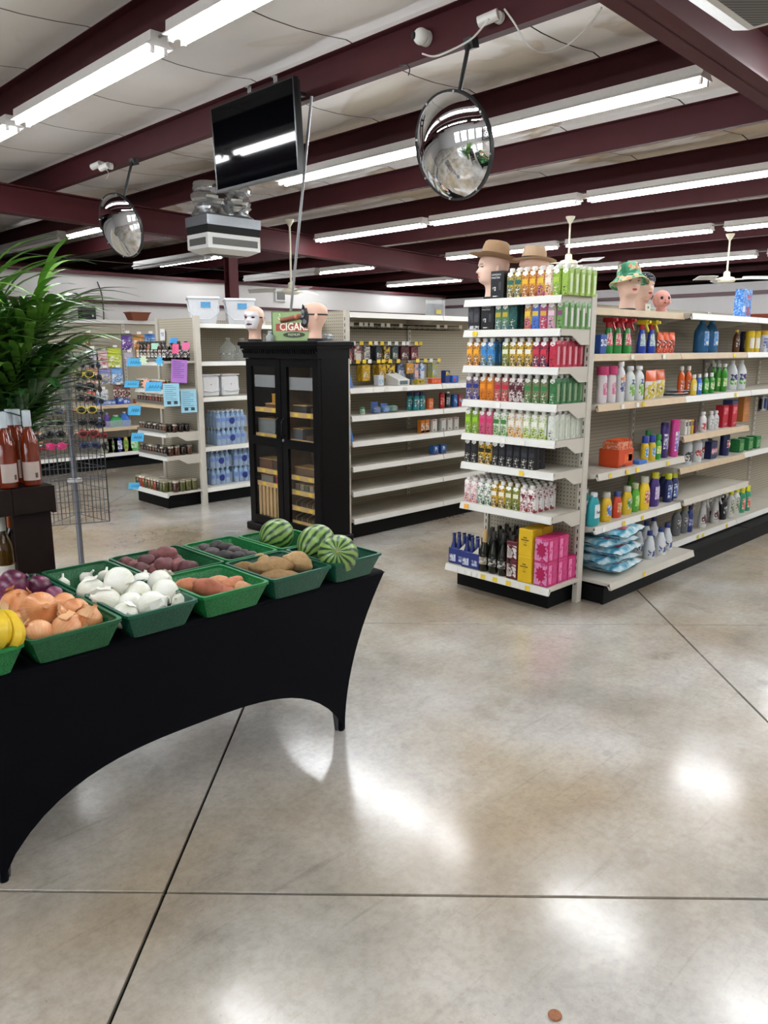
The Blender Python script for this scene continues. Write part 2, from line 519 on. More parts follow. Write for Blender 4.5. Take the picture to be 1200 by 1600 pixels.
TAGY = mat('e8c93a', .5); TAGW = mat('e9e7e2', .5); TAGO = mat('f0a830', .5)

def shelf(parent, x0, x1, yb, yf, z, channel=SHELFW, dirx=False, tags=(), bracket=True, deck=None):
    """shelf whose underside of the price channel is at z. yb = back, yf = front edge. dirx: front faces -X instead of -Y"""
    dz = .045
    mb = MB()
    if not dirx:
        s = -1 if yf < yb else 1
        mb.box(x0 + .004, x1 - .004, min(yb, yf - s * .012), max(yb, yf - s * .012), z + dz - .022, z + dz)
        ch = MB().xprism([(yf - s * .012, z + dz), (yf, z + .004), (yf, z), (yf - s * .014, z), (yf - s * .03, z + dz - .02)], x0 + .004, x1 - .004)
        o = obj('shelf', mb, deck or SHELF, parent)
        obj('price_channel', ch, channel, o)
        if bracket:
            for xb in (x0 + .012, x1 - .012):
                obj('bracket', MB().xprism([(yb, z + dz), (yf - s * .03, z + dz), (yf - s * .03, z + .012), (yb - (yb - yf) * .45, z - .03), (yb, z - .045)], xb - .004, xb + .004), SHELF, o)
        for (a, hx) in tags:
            obj('price_tag', MB().xprism([(yf + s * .0015, z + .036), (yf + s * .003, z + .006), (yf + s * .0015, z + .006), (yf - s * .0, z + .036)], x0 + a - .018, x0 + a + .018), hx, o)
    else:
        # front faces -X: x0 = front, x1 = back, yb..yf = left and right ends
        mb.box(x0 + .012, x1, min(yb, yf), max(yb, yf), z + dz - .022, z + dz)
        o = obj('shelf', mb, deck or SHELF, parent)
        obj('price_channel', MB().yprism([(x0 + .012, z + dz), (x0, z + .004), (x0, z), (x0 + .014, z), (x0 + .03, z + dz - .02)], min(yb, yf), max(yb, yf)), channel, o)
        if bracket:
            for y in (min(yb, yf) - .002, max(yb, yf) - .006):
                obj('bracket', MB().yprism([(x1, z + dz), (x0 + .02, z + dz), (x0 + .02, z + .004), (x0 + .14, z + .004), (x0 + .24, z - .05), (x1, z - .05)], y, y + .008), SHELF, o)
        for (a, hx) in tags:
            y = max(yb, yf) - a
            obj('price_tag', MB().yprism([(x0 - .0015, z + .036), (x0 - .004, z + .006), (x0 - .002, z + .006), (x0 + .0, z + .036)], y - .018, y + .018), hx, o)
    return o

def upright(parent, x, y, h, z0=0., w=.04, d=.06, slots=None):
    o = obj('upright', MB().box(x - w / 2, x + w / 2, y - d / 2, y + d / 2, z0, h), SHELF, parent)
    if slots:
        mb = MB(); k = .12
        while k < h - .06:
            if slots == 'x':
                mb.box(x - w / 2 - .001, x - w / 2 + .001, y - .004, y + .004, k, k + .026)
            else:
                mb.box(x - .004, x + .004, y - d / 2 - .001, y - d / 2 + .001, k, k + .026)
            k += .05
        obj('slot_row', mb, SLOT, o)
    return o

def run(name, label, x0, lens, yc, yf, h, shelves, group='double-sided shelving gondolas', back=True, peg=PEGY, s=-1):
    """gondola run along X: back panels at yc, decks reaching to yf on the side that is seen"""
    t = thing(name, label, 'shelving', (0, 0, 0), group=group)
    xs = [x0]
    for l in lens: xs.append(xs[-1] + l)
    for i, l in enumerate(lens):
        obj('back_panel', MB().box(xs[i] + .02, xs[i + 1] - .02, yc - .012, yc + .012, .14, h), peg, t)
        obj('kick_plate', MB().box(xs[i], xs[i + 1], yf + .05, yf + .07, 0, .115), KICK, t)
        obj('base_frame', MB().box(xs[i] + .01, xs[i + 1] - .01, yf + .07, yc + (.5 if back else .02), 0, .11), KICK, t)
        if back:
            obj('back_deck', MB().box(xs[i], xs[i + 1], yc + .02, yc + .55, .12, .16), SHELF, t)
    for i, x in enumerate(xs):
        upright(t, x, yc, h, slots='y')
    for (i, z, f, kw) in shelves:
        shelf(t, xs[i], xs[i + 1], yc - .014, f, z, **kw)
    return t, xs

def tagset(seed, n, l, cols=(TAGW, TAGY)):
    r = random.Random(seed)
    return [(r.uniform(.05, l - .05), r.choice(cols)) for _ in range(n)]

YT = (TAGY,)
# right-hand gondola
G1, g1x = run('gondola_shelving', 'long beige gondola of cleaning supplies beside the drinks endcap', 4.425, [1.235, 1.24, 1.24, 1.24], 3.02, 2.42, 1.95, [
    (0, .105, 2.42, dict(channel=SHELF, tags=[(.45, TAGY)], bracket=False)), (0, .457, 2.55, dict(tags=[(.62, TAGY), (.36, TAGY), (.1, TAGW), (.85, TAGW)])),
    (0, .81, 2.55, dict(channel=SHELF, tags=[(.14, TAGY), (.36, TAGY), (.5, TAGY), (.95, TAGY)])),
    (0, 1.25, 2.58, dict(channel=TAN, tags=[(.5, TAGW), (.58, TAGY), (.3, TAGW)])), (0, 1.565, 2.64, dict(channel=TAN, tags=[(.5, TAGW), (.95, TAGW)])), (0, 1.85, 2.64, dict(channel=TAN)),
    (1, .125, 2.60, dict(bracket=False, tags=[(.45, TAGY), (.55, TAGY), (1.02, TAGY)])), (1, .475, 2.53, dict(channel=SHELF)), (1, .71, 2.58, dict(channel=TAN)), (1, .955, 2.57, dict(channel=TAN)),
    (1, 1.25, 2.58, dict(tags=[(.9, TAGY)])), (1, 1.565, 2.64, dict(channel=TAN, tags=[(.95, TAGY)])), (1, 1.85, 2.58, dict()),
    (2, .125, 2.60, dict(bracket=False)), (2, .71, 2.60, dict()), (2, 1.25, 2.58, dict()), (2, 1.565, 2.64, dict()), (2, 1.85, 2.58, dict()),
    (3, .125, 2.60, dict(bracket=False)), (3, .71, 2.60, dict()), (3, 1.25, 2.58, dict()), (3, 1.565, 2.64, dict()), (3, 1.85, 2.58, dict())])
# the drinks endcap
EC = thing('endcap_shelving', 'white endcap shelf unit stacked with drink cartons', 'shelving', (0, 0, 0))
obj('back_panel', MB().box(4.352, 4.372, 2.64, 3.36, .14, 1.95), PEGX, EC)
upright(EC, 4.362, 2.63, 1.97, slots='x', w=.055, d=.035); upright(EC, 4.362, 3.38, 1.97, slots='x', w=.055, d=.035)
obj('kick_plate', MB().box(4.10, 4.12, 2.68, 3.44, 0, .12), KICK, EC)
obj('base_frame', MB().box(4.12, 4.39, 2.68, 3.44, 0, .12), KICK, EC)
shelf(EC, 3.985, 4.35, 3.46, 2.605, .125, dirx=True, bracket=False, tags=[(.34, TAGY), (.44, TAGY), (.55, TAGY), (.62, TAGW), (.7, TAGY), (.1, TAGW), (.16, TAGW), (.22, TAGW), (.27, TAGW)])
ECZ = [.58, .855, 1.05, 1.27, 1.49, 1.715, 1.905]
for k, z in enumerate(ECZ):
    shelf(EC, 4.0, 4.35, 3.35, 2.62, z, dirx=True, tags=[[(.06, TAGO)], [(.5, TAGY)], [(.35, TAGW), (.5, TAGW)], [(.3, TAGW)], [], [(.1, TAGY)], []][k])
# gondola in the middle
G2, g2x = run('gondola_shelving', 'half-empty beige gondola with peg hooks behind the black cabinet', 4.45, [1.18, 1.2], 5.42, 4.91, 1.95, [
    (i, z, f, dict(channel=SHELFW, tags=tg)) for i in (0, 1) for (z, f, tg) in ((.135, 4.91, ()), (.375, 4.92, ()), (.595, 4.92, ()), (.812, 4.92, ()), (1.03, 4.93, ()), (1.265, 4.95, tagset(3 + i, 4, 1.1, (TAGW,))), (1.895, 4.95, ()))])
obj('end_panel', MB().box(4.425, 4.445, 4.98, 5.86, .1, 1.95), PEGX, G2)
upright(G2, 4.43, 4.97, 1.96, slots='x', d=.035)
# gondola at the back left with its own endcap
G3, g3x = run('gondola_shelving', 'beige gondola with white buckets and bottled water', 4.40, [1.2, 1.2], 7.78, 7.2, 1.95, [
    (i, z, f, dict(channel=SHELFW, tags=())) for i in (0, 1) for (z, f) in ((.125, 7.2), (.555, 7.26), (1.085, 7.26), (1.46, 7.26), (1.85, 7.22))])
EC3 = thing('endcap_shelving', 'endcap shelf unit filled with small preserve jars', 'shelving', (0, 0, 0))
obj('back_panel', MB().box(4.355, 4.375, 7.22, 7.98, .14, 1.95), PEGX, EC3)
upright(EC3, 4.365, 7.215, 1.97, slots=None, w=.06, d=.045); upright(EC3, 4.365, 7.99, 1.97, w=.06, d=.045)
obj('kick_plate', MB().box(3.97, 3.99, 7.27, 7.93, 0, .125), KICK, EC3)
obj('base_frame', MB().box(3.99, 4.38, 7.27, 7.93, 0, .125), KICK, EC3)
shelf(EC3, 3.92, 4.35, 7.96, 7.20, .125, dirx=True, bracket=False)
EC3Z = [.505, .745, 1.04, 1.19, 1.47]
for k, z in enumerate(EC3Z):
    s3 = shelf(EC3, 3.95, 4.35, 7.82, 7.22, z, dirx=True, bracket=(k < 2), channel=SHELFW if k != 2 else TAN)
    obj('shelf_riser', MB().box(3.95, 3.956, 7.22, 7.82, z + .045, z + .075), mat('8d8a84', .3, .3, alpha=.75), s3)
# run along the back left with bagged goods
G4, g4x = run('wall_shelving', 'grid-back wall shelving hung with snack bags behind the sunglasses rack', 1.6, [1.2, 1.25, 1.25, 1.25], 10.75, 10.28, 2.0, [
    (i, z, f, dict(channel=ch, tags=tg, deck=SHELF)) for i in (0, 1, 2, 3) for (z, f, ch, tg) in ((.17, 10.28, SHELFW, ()), (.52, 10.32, TAN, ()), (.83, 10.32, TAN, ()))
    ] + [(i, z, 10.32, dict(channel=SHELFW)) for i in (0, 1) for z in (.36, 1.0, 1.2)], back=False)
obj('top_rail', MB().box(1.6, 6.55, 10.70, 10.78, 1.98, 2.03), SHELFW, G4)

# ------------------------------------------------------------------ produce table
CLOTH, nt, b, N, L = nodemat('black_stretch_cloth')
b.inputs['Base Color'].default_value = (*hexc('03040a'), 1); b.inputs['Roughness'].default_value = .7
b.inputs['Specular IOR Level'].default_value = .08
b.inputs['Sheen Weight'].default_value = .02
tc = N('ShaderNodeTexCoord'); wv = N('ShaderNodeTexNoise'); wv.inputs['Scale'].default_value = 420; L(tc.outputs['Object'], wv.inputs['Vector'])
bp = N('ShaderNodeBump'); bp.inputs['Strength'].default_value = .15; bp.inputs['Distance'].default_value = .002; L(wv.outputs['Fac'], bp.inputs['Height']); L(bp.outputs['Normal'], b.inputs['Normal'])
TX0, TX1, TY0, TY1, TZ = .48, 2.245, 2.285, 3.02, .72
FX0, FX1, FY0, FY1 = .645, 2.085, 2.375, 2.93       # feet
tbl = thing('folding_table', 'folding table under a black stretch cover holding green produce trays', 'table', ((TX0 + TX1) / 2, (TY0 + TY1) / 2, 0))
def T_(x, y, z): return (x - (TX0 + TX1) / 2, y - (TY0 + TY1) / 2, z)
cov = MB()
def side(p0, p1, f0, f1, arch, inset, n=28, m=12):
    """stretched cloth side between two table corners (p) and two feet (f), lower edge arched up, the ends drawn in"""
    rows = []
    for k in range(m + 1):
        t = k / m
        row = []
        for i in range(n + 1):
            s = i / n
            # lower edge: an arch from foot to foot
            e = 1 - abs(2 * s - 1) ** 3.0
            zl = .0 + arch * (e ** .8)
            a = 1 - (1 - t) ** 1.0
            z = TZ - .012 - (TZ - .012 - zl) * t
            h = (TZ - z) / TZ
            top = Vector(p0).lerp(Vector(p1), s); bot = Vector(f0).lerp(Vector(f1), s)
            # pull towards the foot, faster near the top (a concave flare)
            kf = 1 - (1 - min(h, 1)) ** 1.9
            q_ = top.lerp(bot, kf)
            row.append(T_(q_.x, q_.y, z))
        rows.append(row)
    o = len(cov.v)
    for r in rows: cov.v.extend(r)
    for k in range(m):
        for i in range(n):
            cov.f.append((o + k * (n + 1) + i, o + k * (n + 1) + i + 1, o + (k + 1) * (n + 1) + i + 1, o + (k + 1) * (n + 1) + i))
c00, c10, c11, c01 = (TX0, TY0, 0), (TX1, TY0, 0), (TX1, TY1, 0), (TX0, TY1, 0)
f00, f10, f11, f01 = (FX0, FY0, 0), (FX1, FY0, 0), (FX1, FY1, 0), (FX0, FY1, 0)
side(c00, c10, f00, f10, .30, .1); side(c10, c11, f10, f11, .34, .1); side(c11, c01, f11, f01, .30, .1); side(c01, c00, f01, f00, .34, .1)
cov.add([T_(TX0, TY0, TZ - .012), T_(TX1, TY0, TZ - .012), T_(TX1, TY1, TZ - .012), T_(TX0, TY1, TZ - .012), T_(TX0 + .012, TY0 + .012, TZ), T_(TX1 - .012, TY0 + .012, TZ), T_(TX1 - .012, TY1 - .012, TZ), T_(TX0 + .012, TY1 - .012, TZ)],
        [(0, 1, 5, 4), (1, 2, 6, 5), (2, 3, 7, 6), (3, 0, 4, 7), (4, 5, 6, 7)])
obj('stretch_cover', cov, CLOTH, tbl, smooth=50)
obj('tabletop', MB().box(TX0 + .02 - (TX0 + TX1) / 2, TX1 - .02 - (TX0 + TX1) / 2, TY0 + .02 - (TY0 + TY1) / 2, TY1 - .02 - (TY0 + TY1) / 2, TZ - .05, TZ - .016), mat('8d8c88', .6), tbl)
for fx in (FX0, FX1):
    for fy in (FY0, FY1):
        ix = .012 if fx == FX0 else -.012; iy = .012 if fy == FY0 else -.012
        obj('leg', MB().cyl(T_(fx + ix * 2, fy + iy * 2, .004), T_(fx + ix * 8, fy + iy * 4, TZ - .05), .012, 8), mat('55565a', .4, .7), tbl)
        obj('foot_pocket', MB().lathe([(.013, 0), (.016, .015), (.012, .06)], 10, T_(fx + ix, fy + iy, 0)), CLOTH, tbl, smooth=40)

# green woven trays
def wicker(hx):
    m, nt, b, N, L = nodemat('woven_plastic')
    tc = N('ShaderNodeTexCoord')
    v = N('ShaderNodeTexVoronoi'); v.inputs['Scale'].default_value = 150; L(tc.outputs['Object'], v.inputs['Vector'])
    r = N('ShaderNodeValToRGB'); r.color_ramp.elements[0].color = (*[c * .25 for c in hexc(hx)], 1); r.color_ramp.elements[1].color = (*hexc(hx), 1)
    r.color_ramp.elements[0].position = .1; r.color_ramp.elements[1].position = .5
    L(v.outputs['Distance'], r.inputs[0]); L(r.outputs[0], b.inputs['Base Color'])
    bp = N('ShaderNodeBump'); bp.inputs['Strength'].default_value = .5; bp.inputs['Distance'].default_value = .003; L(v.outputs['Distance'], bp.inputs['Height']); L(bp.outputs['Normal'], b.inputs['Normal'])
    b.inputs['Roughness'].default_value = .45
    return m
WK = [wicker('0c5a30'), wicker('107238'), wicker('0b4e3a')]
RIMM = [mat('0c5230', .4), mat('107238', .4), mat('0a4e3a', .4)]
def tray_proto(k, lx, ly, h=.085):
    def ring(i, z, r=.02):
        a, b_, c, d = i, lx - i, i, ly - i
        out = []
        for cx, cy, a0 in ((b_ - r, d - r, 0), (a + r, d - r, 90), (a + r, c + r, 180), (b_ - r, c + r, 270)):
            for q_ in (0, 45, 90):
                out.append((cx + r * math.cos(math.radians(a0 + q_)), cy + r * math.sin(math.radians(a0 + q_)), z))
        return out
    body = MB().loft([ring(.034, .0), ring(.002, h), ring(.008, h), ring(.04, .006)], cap=True)
    rim = MB()
    r0, r1, r2, r3 = ring(0, h - .006), ring(0, h + .004), ring(.011, h + .004), ring(.011, h - .006)
    n = len(r0); o = 0
    for r_ in (r0, r1, r2, r3): rim.v += r_
    for a in range(4):
        for i in range(n):
            rim.f.append((a * n + i, a * n + (i + 1) % n, ((a + 1) % 4) * n + (i + 1) % n, ((a + 1) % 4) * n + i))
    return [part('basket', body, WK[k], smooth=40), part('rim', rim, RIMM[k], smooth=40)]
TRAYS = {}
for (nm, x0, x1, y0, y1, k, lb) in (
        ('banana', .455, .748, 2.245, 2.58, 1, 'bright green produce tray holding bananas'),
        ('yellow', .757, 1.05, 2.25, 2.585, 0, 'dark green produce tray filled with yellow onions'),
        ('white', 1.06, 1.325, 2.25, 2.585, 2, 'dark green produce tray filled with white onions'),
        ('sweet', 1.335, 1.622, 2.25, 2.585, 1, 'green produce tray of orange sweet potatoes'),
        ('russet', 1.632, 1.925, 2.25, 2.585, 2, 'green produce tray of brown russet potatoes'),
        ('melon', 1.935, 2.2, 2.25, 2.585, 2, 'green produce tray with two watermelons at the table end'),
        ('red', .757, 1.05, 2.595, 2.965, 2, 'green produce tray of red onions'),
        ('garlic', 1.06, 1.325, 2.595, 2.965, 0, 'nearly empty green produce tray with a garlic bulb'),
        ('redpot', 1.335, 1.655, 2.595, 2.98, 0, 'green produce tray of red potatoes'),
        ('dark', 1.665, 1.92, 2.595, 2.96, 1, 'bright green produce tray of dark purple potatoes'),
        ('melonb', 1.93, 2.2, 2.595, 2.93, 1, 'green produce tray with a single watermelon')):
    t = put(tray_proto(k, x1 - x0, y1 - y0), 'produce_tray', lb, 'tray', (x0, y0, TZ + .001), group='green produce trays on the table')
    TRAYS[nm] = (x0, x1, y0, y1)

# produce
def onion_mat(nm, c1, c2, c3, rough=.35, radial=26):
    m, nt, b, N, L = nodemat(nm)
    tc = N('ShaderNodeTexCoord'); gr = N('ShaderNodeTexGradient'); gr.gradient_type = 'RADIAL'; L(tc.outputs['Object'], gr.inputs['Vector'])
    ns = N('ShaderNodeTexNoise'); ns.inputs['Scale'].default_value = 14; ns.inputs['Detail'].default_value = 4; L(tc.outputs['Object'], ns.inputs['Vector'])
    ma = N('ShaderNodeMath'); ma.operation = 'MULTIPLY_ADD'; ma.inputs[1].default_value = radial * 2 * pi; L(gr.outputs['Fac'], ma.inputs[0])
    m2 = N('ShaderNodeMath'); m2.operation = 'MULTIPLY'; m2.inputs[1].default_value = 9.; L(ns.outputs['Fac'], m2.inputs[0]); L(m2.outputs[0], ma.inputs[2])
    sn = N('ShaderNodeMath'); sn.operation = 'SINE'; L(ma.outputs[0], sn.inputs[0])
    a2 = N('ShaderNodeMath'); a2.operation = 'MULTIPLY_ADD'; a2.inputs[1].default_value = .035; L(sn.outputs[0], a2.inputs[0]); L(ns.outputs['Fac'], a2.inputs[2])
    r = N('ShaderNodeValToRGB'); e = r.color_ramp.elements
    e[0].position = .3; e[0].color = (*hexc(c1), 1); e[1].position = .7; e[1].color = (*hexc(c3), 1)
    k = e.new(.5); k.color = (*hexc(c2), 1)
    L(a2.outputs[0], r.inputs[0]); L(r.outputs[0], b.inputs['Base Color'])
    b.inputs['Roughness'].default_value = rough
    return m
ONY = onion_mat('yellow_onion_skin', 'b0673a', 'd28f5c', 'e3b184')
ONW = onion_mat('white_onion_skin', 'd9d8bf', 'eeeee2', 'f5f5ef', .3)
ONR = onion_mat('red_onion_skin', '3a1226', '5e2140', '84405f', .3)
def onion_parts(m, tip, seed, tall=1.):
    r = random.Random(seed)
    prof = [(.004, -.035), (.012, -.036), (.026, -.031), (.036, -.018), (.041, -.002), (.039, .013), (.031, .026), (.019, .034), (.010, .039), (.006, .044), (.006, .049)]
    prof = [(a, z * tall) for a, z in prof]
    mb = MB().lathe(prof, 22)
    sx, sy = r.uniform(-.008, .008), r.uniform(-.008, .008)
    mb.v = [(x + sx * max(0, z - .03) * 40, y + sy * max(0, z - .03) * 40, z) for x, y, z in mb.v]
    roots = MB()
    for i in range(9):
        a = i * 2.4
        roots.tube([(0, 0, -.034 * tall), (.006 * math.cos(a), .006 * math.sin(a), -.040 * tall)], .0012, 4)
    peels = []
    for k_ in range(3):
        peel = MB()
        a0 = r.uniform(0, 6.28)
        vs = []
        for i in range(4):
            for j in range(4):
                th = a0 + (i - 1.5) * .22; z = .006 + j * .0115
                rad = [.0415, .038, .030, .026][j] + (.0012 + .004 * (j == 3) + (.003 if i in (0, 3) else 0))
                vs.append((rad * math.cos(th), rad * math.sin(th), z * tall))
        peel.add(vs, [(i * 4 + j, (i + 1) * 4 + j, (i + 1) * 4 + j + 1, i * 4 + j + 1) for i in range(3) for j in range(3)])
        peels.append(peel)
    out = [part('bulb', mb, m, smooth=60), part('root', roots, mat('8a7650', .8))]
    if tip:
        for peel in peels:
            out.append(part('loose_skin', peel, tip, smooth=60))
    return out
def pile(protos, name, descs, cat, group, pts, rnd, tilt=1., scale=1.16):
    for k, (u, v, z, s_) in enumerate(pts):
        p = at(u, v, z=z)
        rot = (rnd.uniform(-1.2, 1.2) * tilt, rnd.uniform(-1.2, 1.2) * tilt, rnd.uniform(0, 6.28))
        put(protos[k % len(protos)], name, descs[k], cat, p, group=group, rot=rot, scale=s_ * scale)
r_ = random.Random(5)
PY, PW_, PR_ = [onion_parts(ONY, mat('d9a878', .45, alpha=1), s) for s in (1, 2, 3)], [onion_parts(ONW, mat('efeee4', .4), s) for s in (4, 5, 6)], [onion_parts(ONR, None, s, .92) for s in (7, 8)]
pile(PY, 'yellow_onion', ['large yellow onion with papery tan skin behind the topmost one', 'topmost large copper yellow onion in its tray', 'yellow onion at the front corner beside the bananas', 'yellow onion with torn skin at the front rim',
     'smooth pale orange onion at the right end of its tray', 'pinkish yellow onion behind the smooth end one', 'yellow onion half hidden at the left edge of its tray', 'yellow onion deep in the middle of its tray', 'yellow onion with loose tan peel at the back rim'],
     'onion', 'yellow onions in the tray', [(27, 945, .815, 1.12), (62, 953, .835, 1.22), (60, 992, .79, 1.0), (104, 985, .79, 1.05), (138, 970, .785, .98), (118, 956, .79, .98), (33, 975, .78, .9), (92, 968, .775, 1.), (100, 945, .79, .9)], r_)
pile(PW_, 'white_onion', ['white onion with loose papery skin at the left back', 'largest shiny white onion on top of the pile', 'smooth white onion by the tray divider at the front', 'white onion with a pointed top at the back right', 'white onion leaning on the right side of the pile', 'small white onion alone in the right front corner',
     'white onion with crinkled skin at the front rim', 'white onion in the middle of the pile', 'flattish white onion at the front left rim', 'white onion tucked behind the middle of the pile', 'white onion deep in the centre front'],
     'onion', 'white onions in the tray', [(143, 925, .80, 1.1), (186, 909, .84, 1.12), (167, 942, .79, 1.08), (250, 910, .805, .98), (258, 925, .80, 1.0), (283, 941, .775, .72), (238, 947, .785, 1.1), (216, 928, .80, .98), (195, 962, .775, .95), (222, 912, .785, .9), (204, 945, .78, .95)], r_)
pile(PR_, 'red_onion', ['large glossy red onion at the tray back', 'red onion half hidden behind the yellow onions', 'small dark red onion at the right of its tray', 'red onion at the left picture edge', 'dull red onion below the large glossy one', 'dark red onion low at the picture edge'],
     'onion', 'red onions in the tray', [(22, 913, .83, 1.15), (60, 918, .80, 1.0), (85, 933, .785, .85), (2, 921, .80, 1.0), (16, 933, .79, 1.0), (2, 942, .78, .95)], r_)
GAR = [part('bulb', MB().lathe([(.004, -.02), (.018, -.02), (.027, -.008), (.026, .004), (.014, .016), (.005, .024), (.004, .04)], 16), mat('e6e2d8', .6, var=.12, scale=60), smooth=60), part('root', MB().lathe([(.009, -.024), (.008, -.019)], 8), mat('7a6a55', .8))]
for (u, v, lb, s_, z) in ((98, 911, 'small white garlic bulb lying alone in its tray', 1.0, .76), (136, 903, 'garlic bulb with a papery tip behind the white onions', 1.05, .765), (165, 900, 'garlic bulb with a long stem behind the top onion', 1.1, .775)):
    put(GAR, 'garlic_bulb', lb, 'garlic', at(u, v, z=z), group='garlic bulbs', rot=(r_.uniform(-.8, .8), r_.uniform(-.8, .8), 0), scale=s_)
def potato(seed, lx, ly, lz, m, eyes=True):
    off = Vector((seed * 7.3, seed * 3.1, seed))
    def fn(p):
        return 1 + .2 * mnoise.noise(p * 1.4 + off) + .05 * mnoise.noise(p * 4 + off)
    return [part('tuber', MB().ball((0, 0, 0), lx, ly, lz, 20, 12, fn), m, smooth=80)]
RUS = mat('94744c', .75, var=.4, scale=45, bump=.5); SWP = mat('b5714e', .6, var=.4, scale=38, bump=.4); RDP = mat('6a3a3d', .6, var=.45, scale=45, bump=.4); DKP = mat('33282c', .6, var=.6, scale=30, bump=.4)
def spuds(name, protos, pts, descs, cat, group):
    for k, (u, v, z, s_, rz) in enumerate(pts):
        put(protos[k % len(protos)], name, descs[k], cat, at(u, v, z=z), group=group, rot=(r_.uniform(-.3, .3), r_.uniform(-.25, .25), rz), scale=s_)
spuds('russet_potato', [potato(1, .085, .042, .038, RUS), potato(2, .07, .046, .042, mat('a8875c', .75, var=.4, scale=40, bump=.5)), potato(3, .075, .04, .036, mat('86683f', .75, var=.4, scale=45, bump=.5))],
      [(425, 886, .80, 1.05, -.75), (465, 878, .81, .92, -.9), (388, 893, .77, .95, -1.0), (432, 905, .765, 1.0, -.7), (405, 879, .775, .8, -.6)],
      ['long russet potato lying across the top of its pile', 'stout russet potato at the upper right of its pile', 'russet potato at the left end of its tray', 'russet potato at the front rim of its tray', 'russet potato mostly hidden at the back of its tray'], 'potato', 'russet potatoes in the tray')
spuds('sweet_potato', [potato(5, .064, .034, .034, SWP), potato(6, .06, .037, .034, mat('a05a40', .6, var=.4, scale=38, bump=.4)), potato(15, .058, .034, .032, mat('c08a62', .6, var=.4, scale=38, bump=.4))],
      [(292, 918, .775, 1.05, -1.2), (326, 920, .785, 1.12, -.7), (341, 912, .78, .95, -1.1), (363, 915, .78, .95, .3), (342, 928, .765, .95, -.6), (377, 922, .765, 1.0, -.7)],
      ['sweet potato at the left end of its tray', 'largest reddish sweet potato in the middle of its tray', 'sweet potato behind the largest one', 'round sweet potato near the right of its tray', 'sweet potato at the front rim in the middle', 'pale pinkish sweet potato at the right front rim'], 'potato', 'sweet potatoes in the tray')
spuds('red_potato', [potato(8, .042, .036, .033, RDP), potato(9, .046, .035, .033, mat('7a4848', .6, var=.45, scale=45, bump=.4)), potato(16, .044, .035, .032, mat('562c30', .6, var=.45, scale=45, bump=.4))],
      [(198, 882, .775, .95, .4), (214, 886, .775, .9, 0), (230, 880, .79, 1.1, .5), (244, 872, .795, 1.05, 1), (261, 867, .81, 1.1, 2), (222, 893, .77, 1.1, .2), (256, 885, .785, 1.1, 1), (279, 885, .775, 1.05, .5), (293, 889, .77, 1.1, .2), (272, 877, .785, .9, 2), (242, 893, .765, 1, 1)],
      ['red potato at the left end of its tray', 'small red potato next to the end one', 'speckled red potato left of the centre of its pile', 'red potato high at the back of its pile', 'topmost round red potato', 'long red potato at the front left of its pile', 'red potato in the centre of its pile', 'red potato toward the right of its pile', 'red potato at the right end of its tray', 'red potato just below the topmost', 'red potato low behind the white onions'], 'potato', 'red potatoes in the tray')
spuds('purple_potato', [potato(11, .042, .031, .028, DKP), potato(12, .045, .032, .028, mat('45373a', .6, var=.6, scale=30, bump=.4)), potato(17, .043, .031, .028, mat('241b1f', .6, var=.6, scale=30, bump=.4))],
      [(305, 865, .775, 1.05, .2), (319, 859, .785, .95, 1), (337, 855, .79, 1.0, .2), (355, 858, .79, 1.0, -.4), (331, 866, .785, 1.0, 0), (349, 872, .78, 1.15, -.5), (316, 871, .77, .95, .2), (367, 863, .785, 1.0, .2), (371, 872, .775, 1.0, .2), (381, 867, .775, .9, .8), (393, 870, .77, .9, .4), (332, 875, .765, .8, 0)],
      ['dark purple potato at the left end of its tray', 'dark purple potato second along the back of its tray', 'dark purple potato at the middle back of its tray', 'dark purple potato with a pale scuff at the back', 'dark purple potato in the middle of its pile', 'largest dark purple potato at the front', 'dark purple potato at the front left', 'dark purple potato right of centre', 'dark purple potato at the front right', 'dark purple potato below the pale one at the right', 'dark purple potato at the right end', 'small purple potato at the front middle'], 'potato', 'dark purple potatoes in the tray')
# watermelons
def melon_mat():
    m, nt, b, N, L = nodemat('watermelon_rind')
    tc = N('ShaderNodeTexCoord'); gr = N('ShaderNodeTexGradient'); gr.gradient_type = 'RADIAL'; L(tc.outputs['Object'], gr.inputs['Vector'])
    ns = N('ShaderNodeTexNoise'); ns.inputs['Scale'].default_value = 26; ns.inputs['Detail'].default_value = 4; L(tc.outputs['Object'], ns.inputs['Vector'])
    nb = N('ShaderNodeTexNoise'); nb.inputs['Scale'].default_value = 5; L(tc.outputs['Object'], nb.inputs['Vector'])
    ma = N('ShaderNodeMath'); ma.operation = 'MULTIPLY_ADD'; ma.inputs[1].default_value = 14 * 2 * pi; L(gr.outputs['Fac'], ma.inputs[0])
    m2 = N('ShaderNodeMath'); m2.operation = 'MULTIPLY'; m2.inputs[1].default_value = 4.5; L(ns.outputs['Fac'], m2.inputs[0]); L(m2.outputs[0], ma.inputs[2])
    sn = N('ShaderNodeMath'); sn.operation = 'SINE'; L(ma.outputs[0], sn.inputs[0])
    r = N('ShaderNodeValToRGB'); e = r.color_ramp.elements
    e[0].position = .0; e[0].color = (*hexc('1a3318'), 1); e[1].position = .7; e[1].color = (*hexc('7b9950'), 1); k = e.new(.36); k.color = (*hexc('55783a'), 1); k = e.new(.2); k.color = (*hexc('24401e'), 1)
    rm = N('ShaderNodeMapRange'); rm.inputs[1].default_value = -1; rm.inputs[2].default_value = 1; L(sn.outputs[0], rm.inputs[0]); L(rm.outputs[0], r.inputs[0])
    L(r.outputs[0], b.inputs['Base Color']); b.inputs['Roughness'].default_value = .32
    return m
MEL = melon_mat()
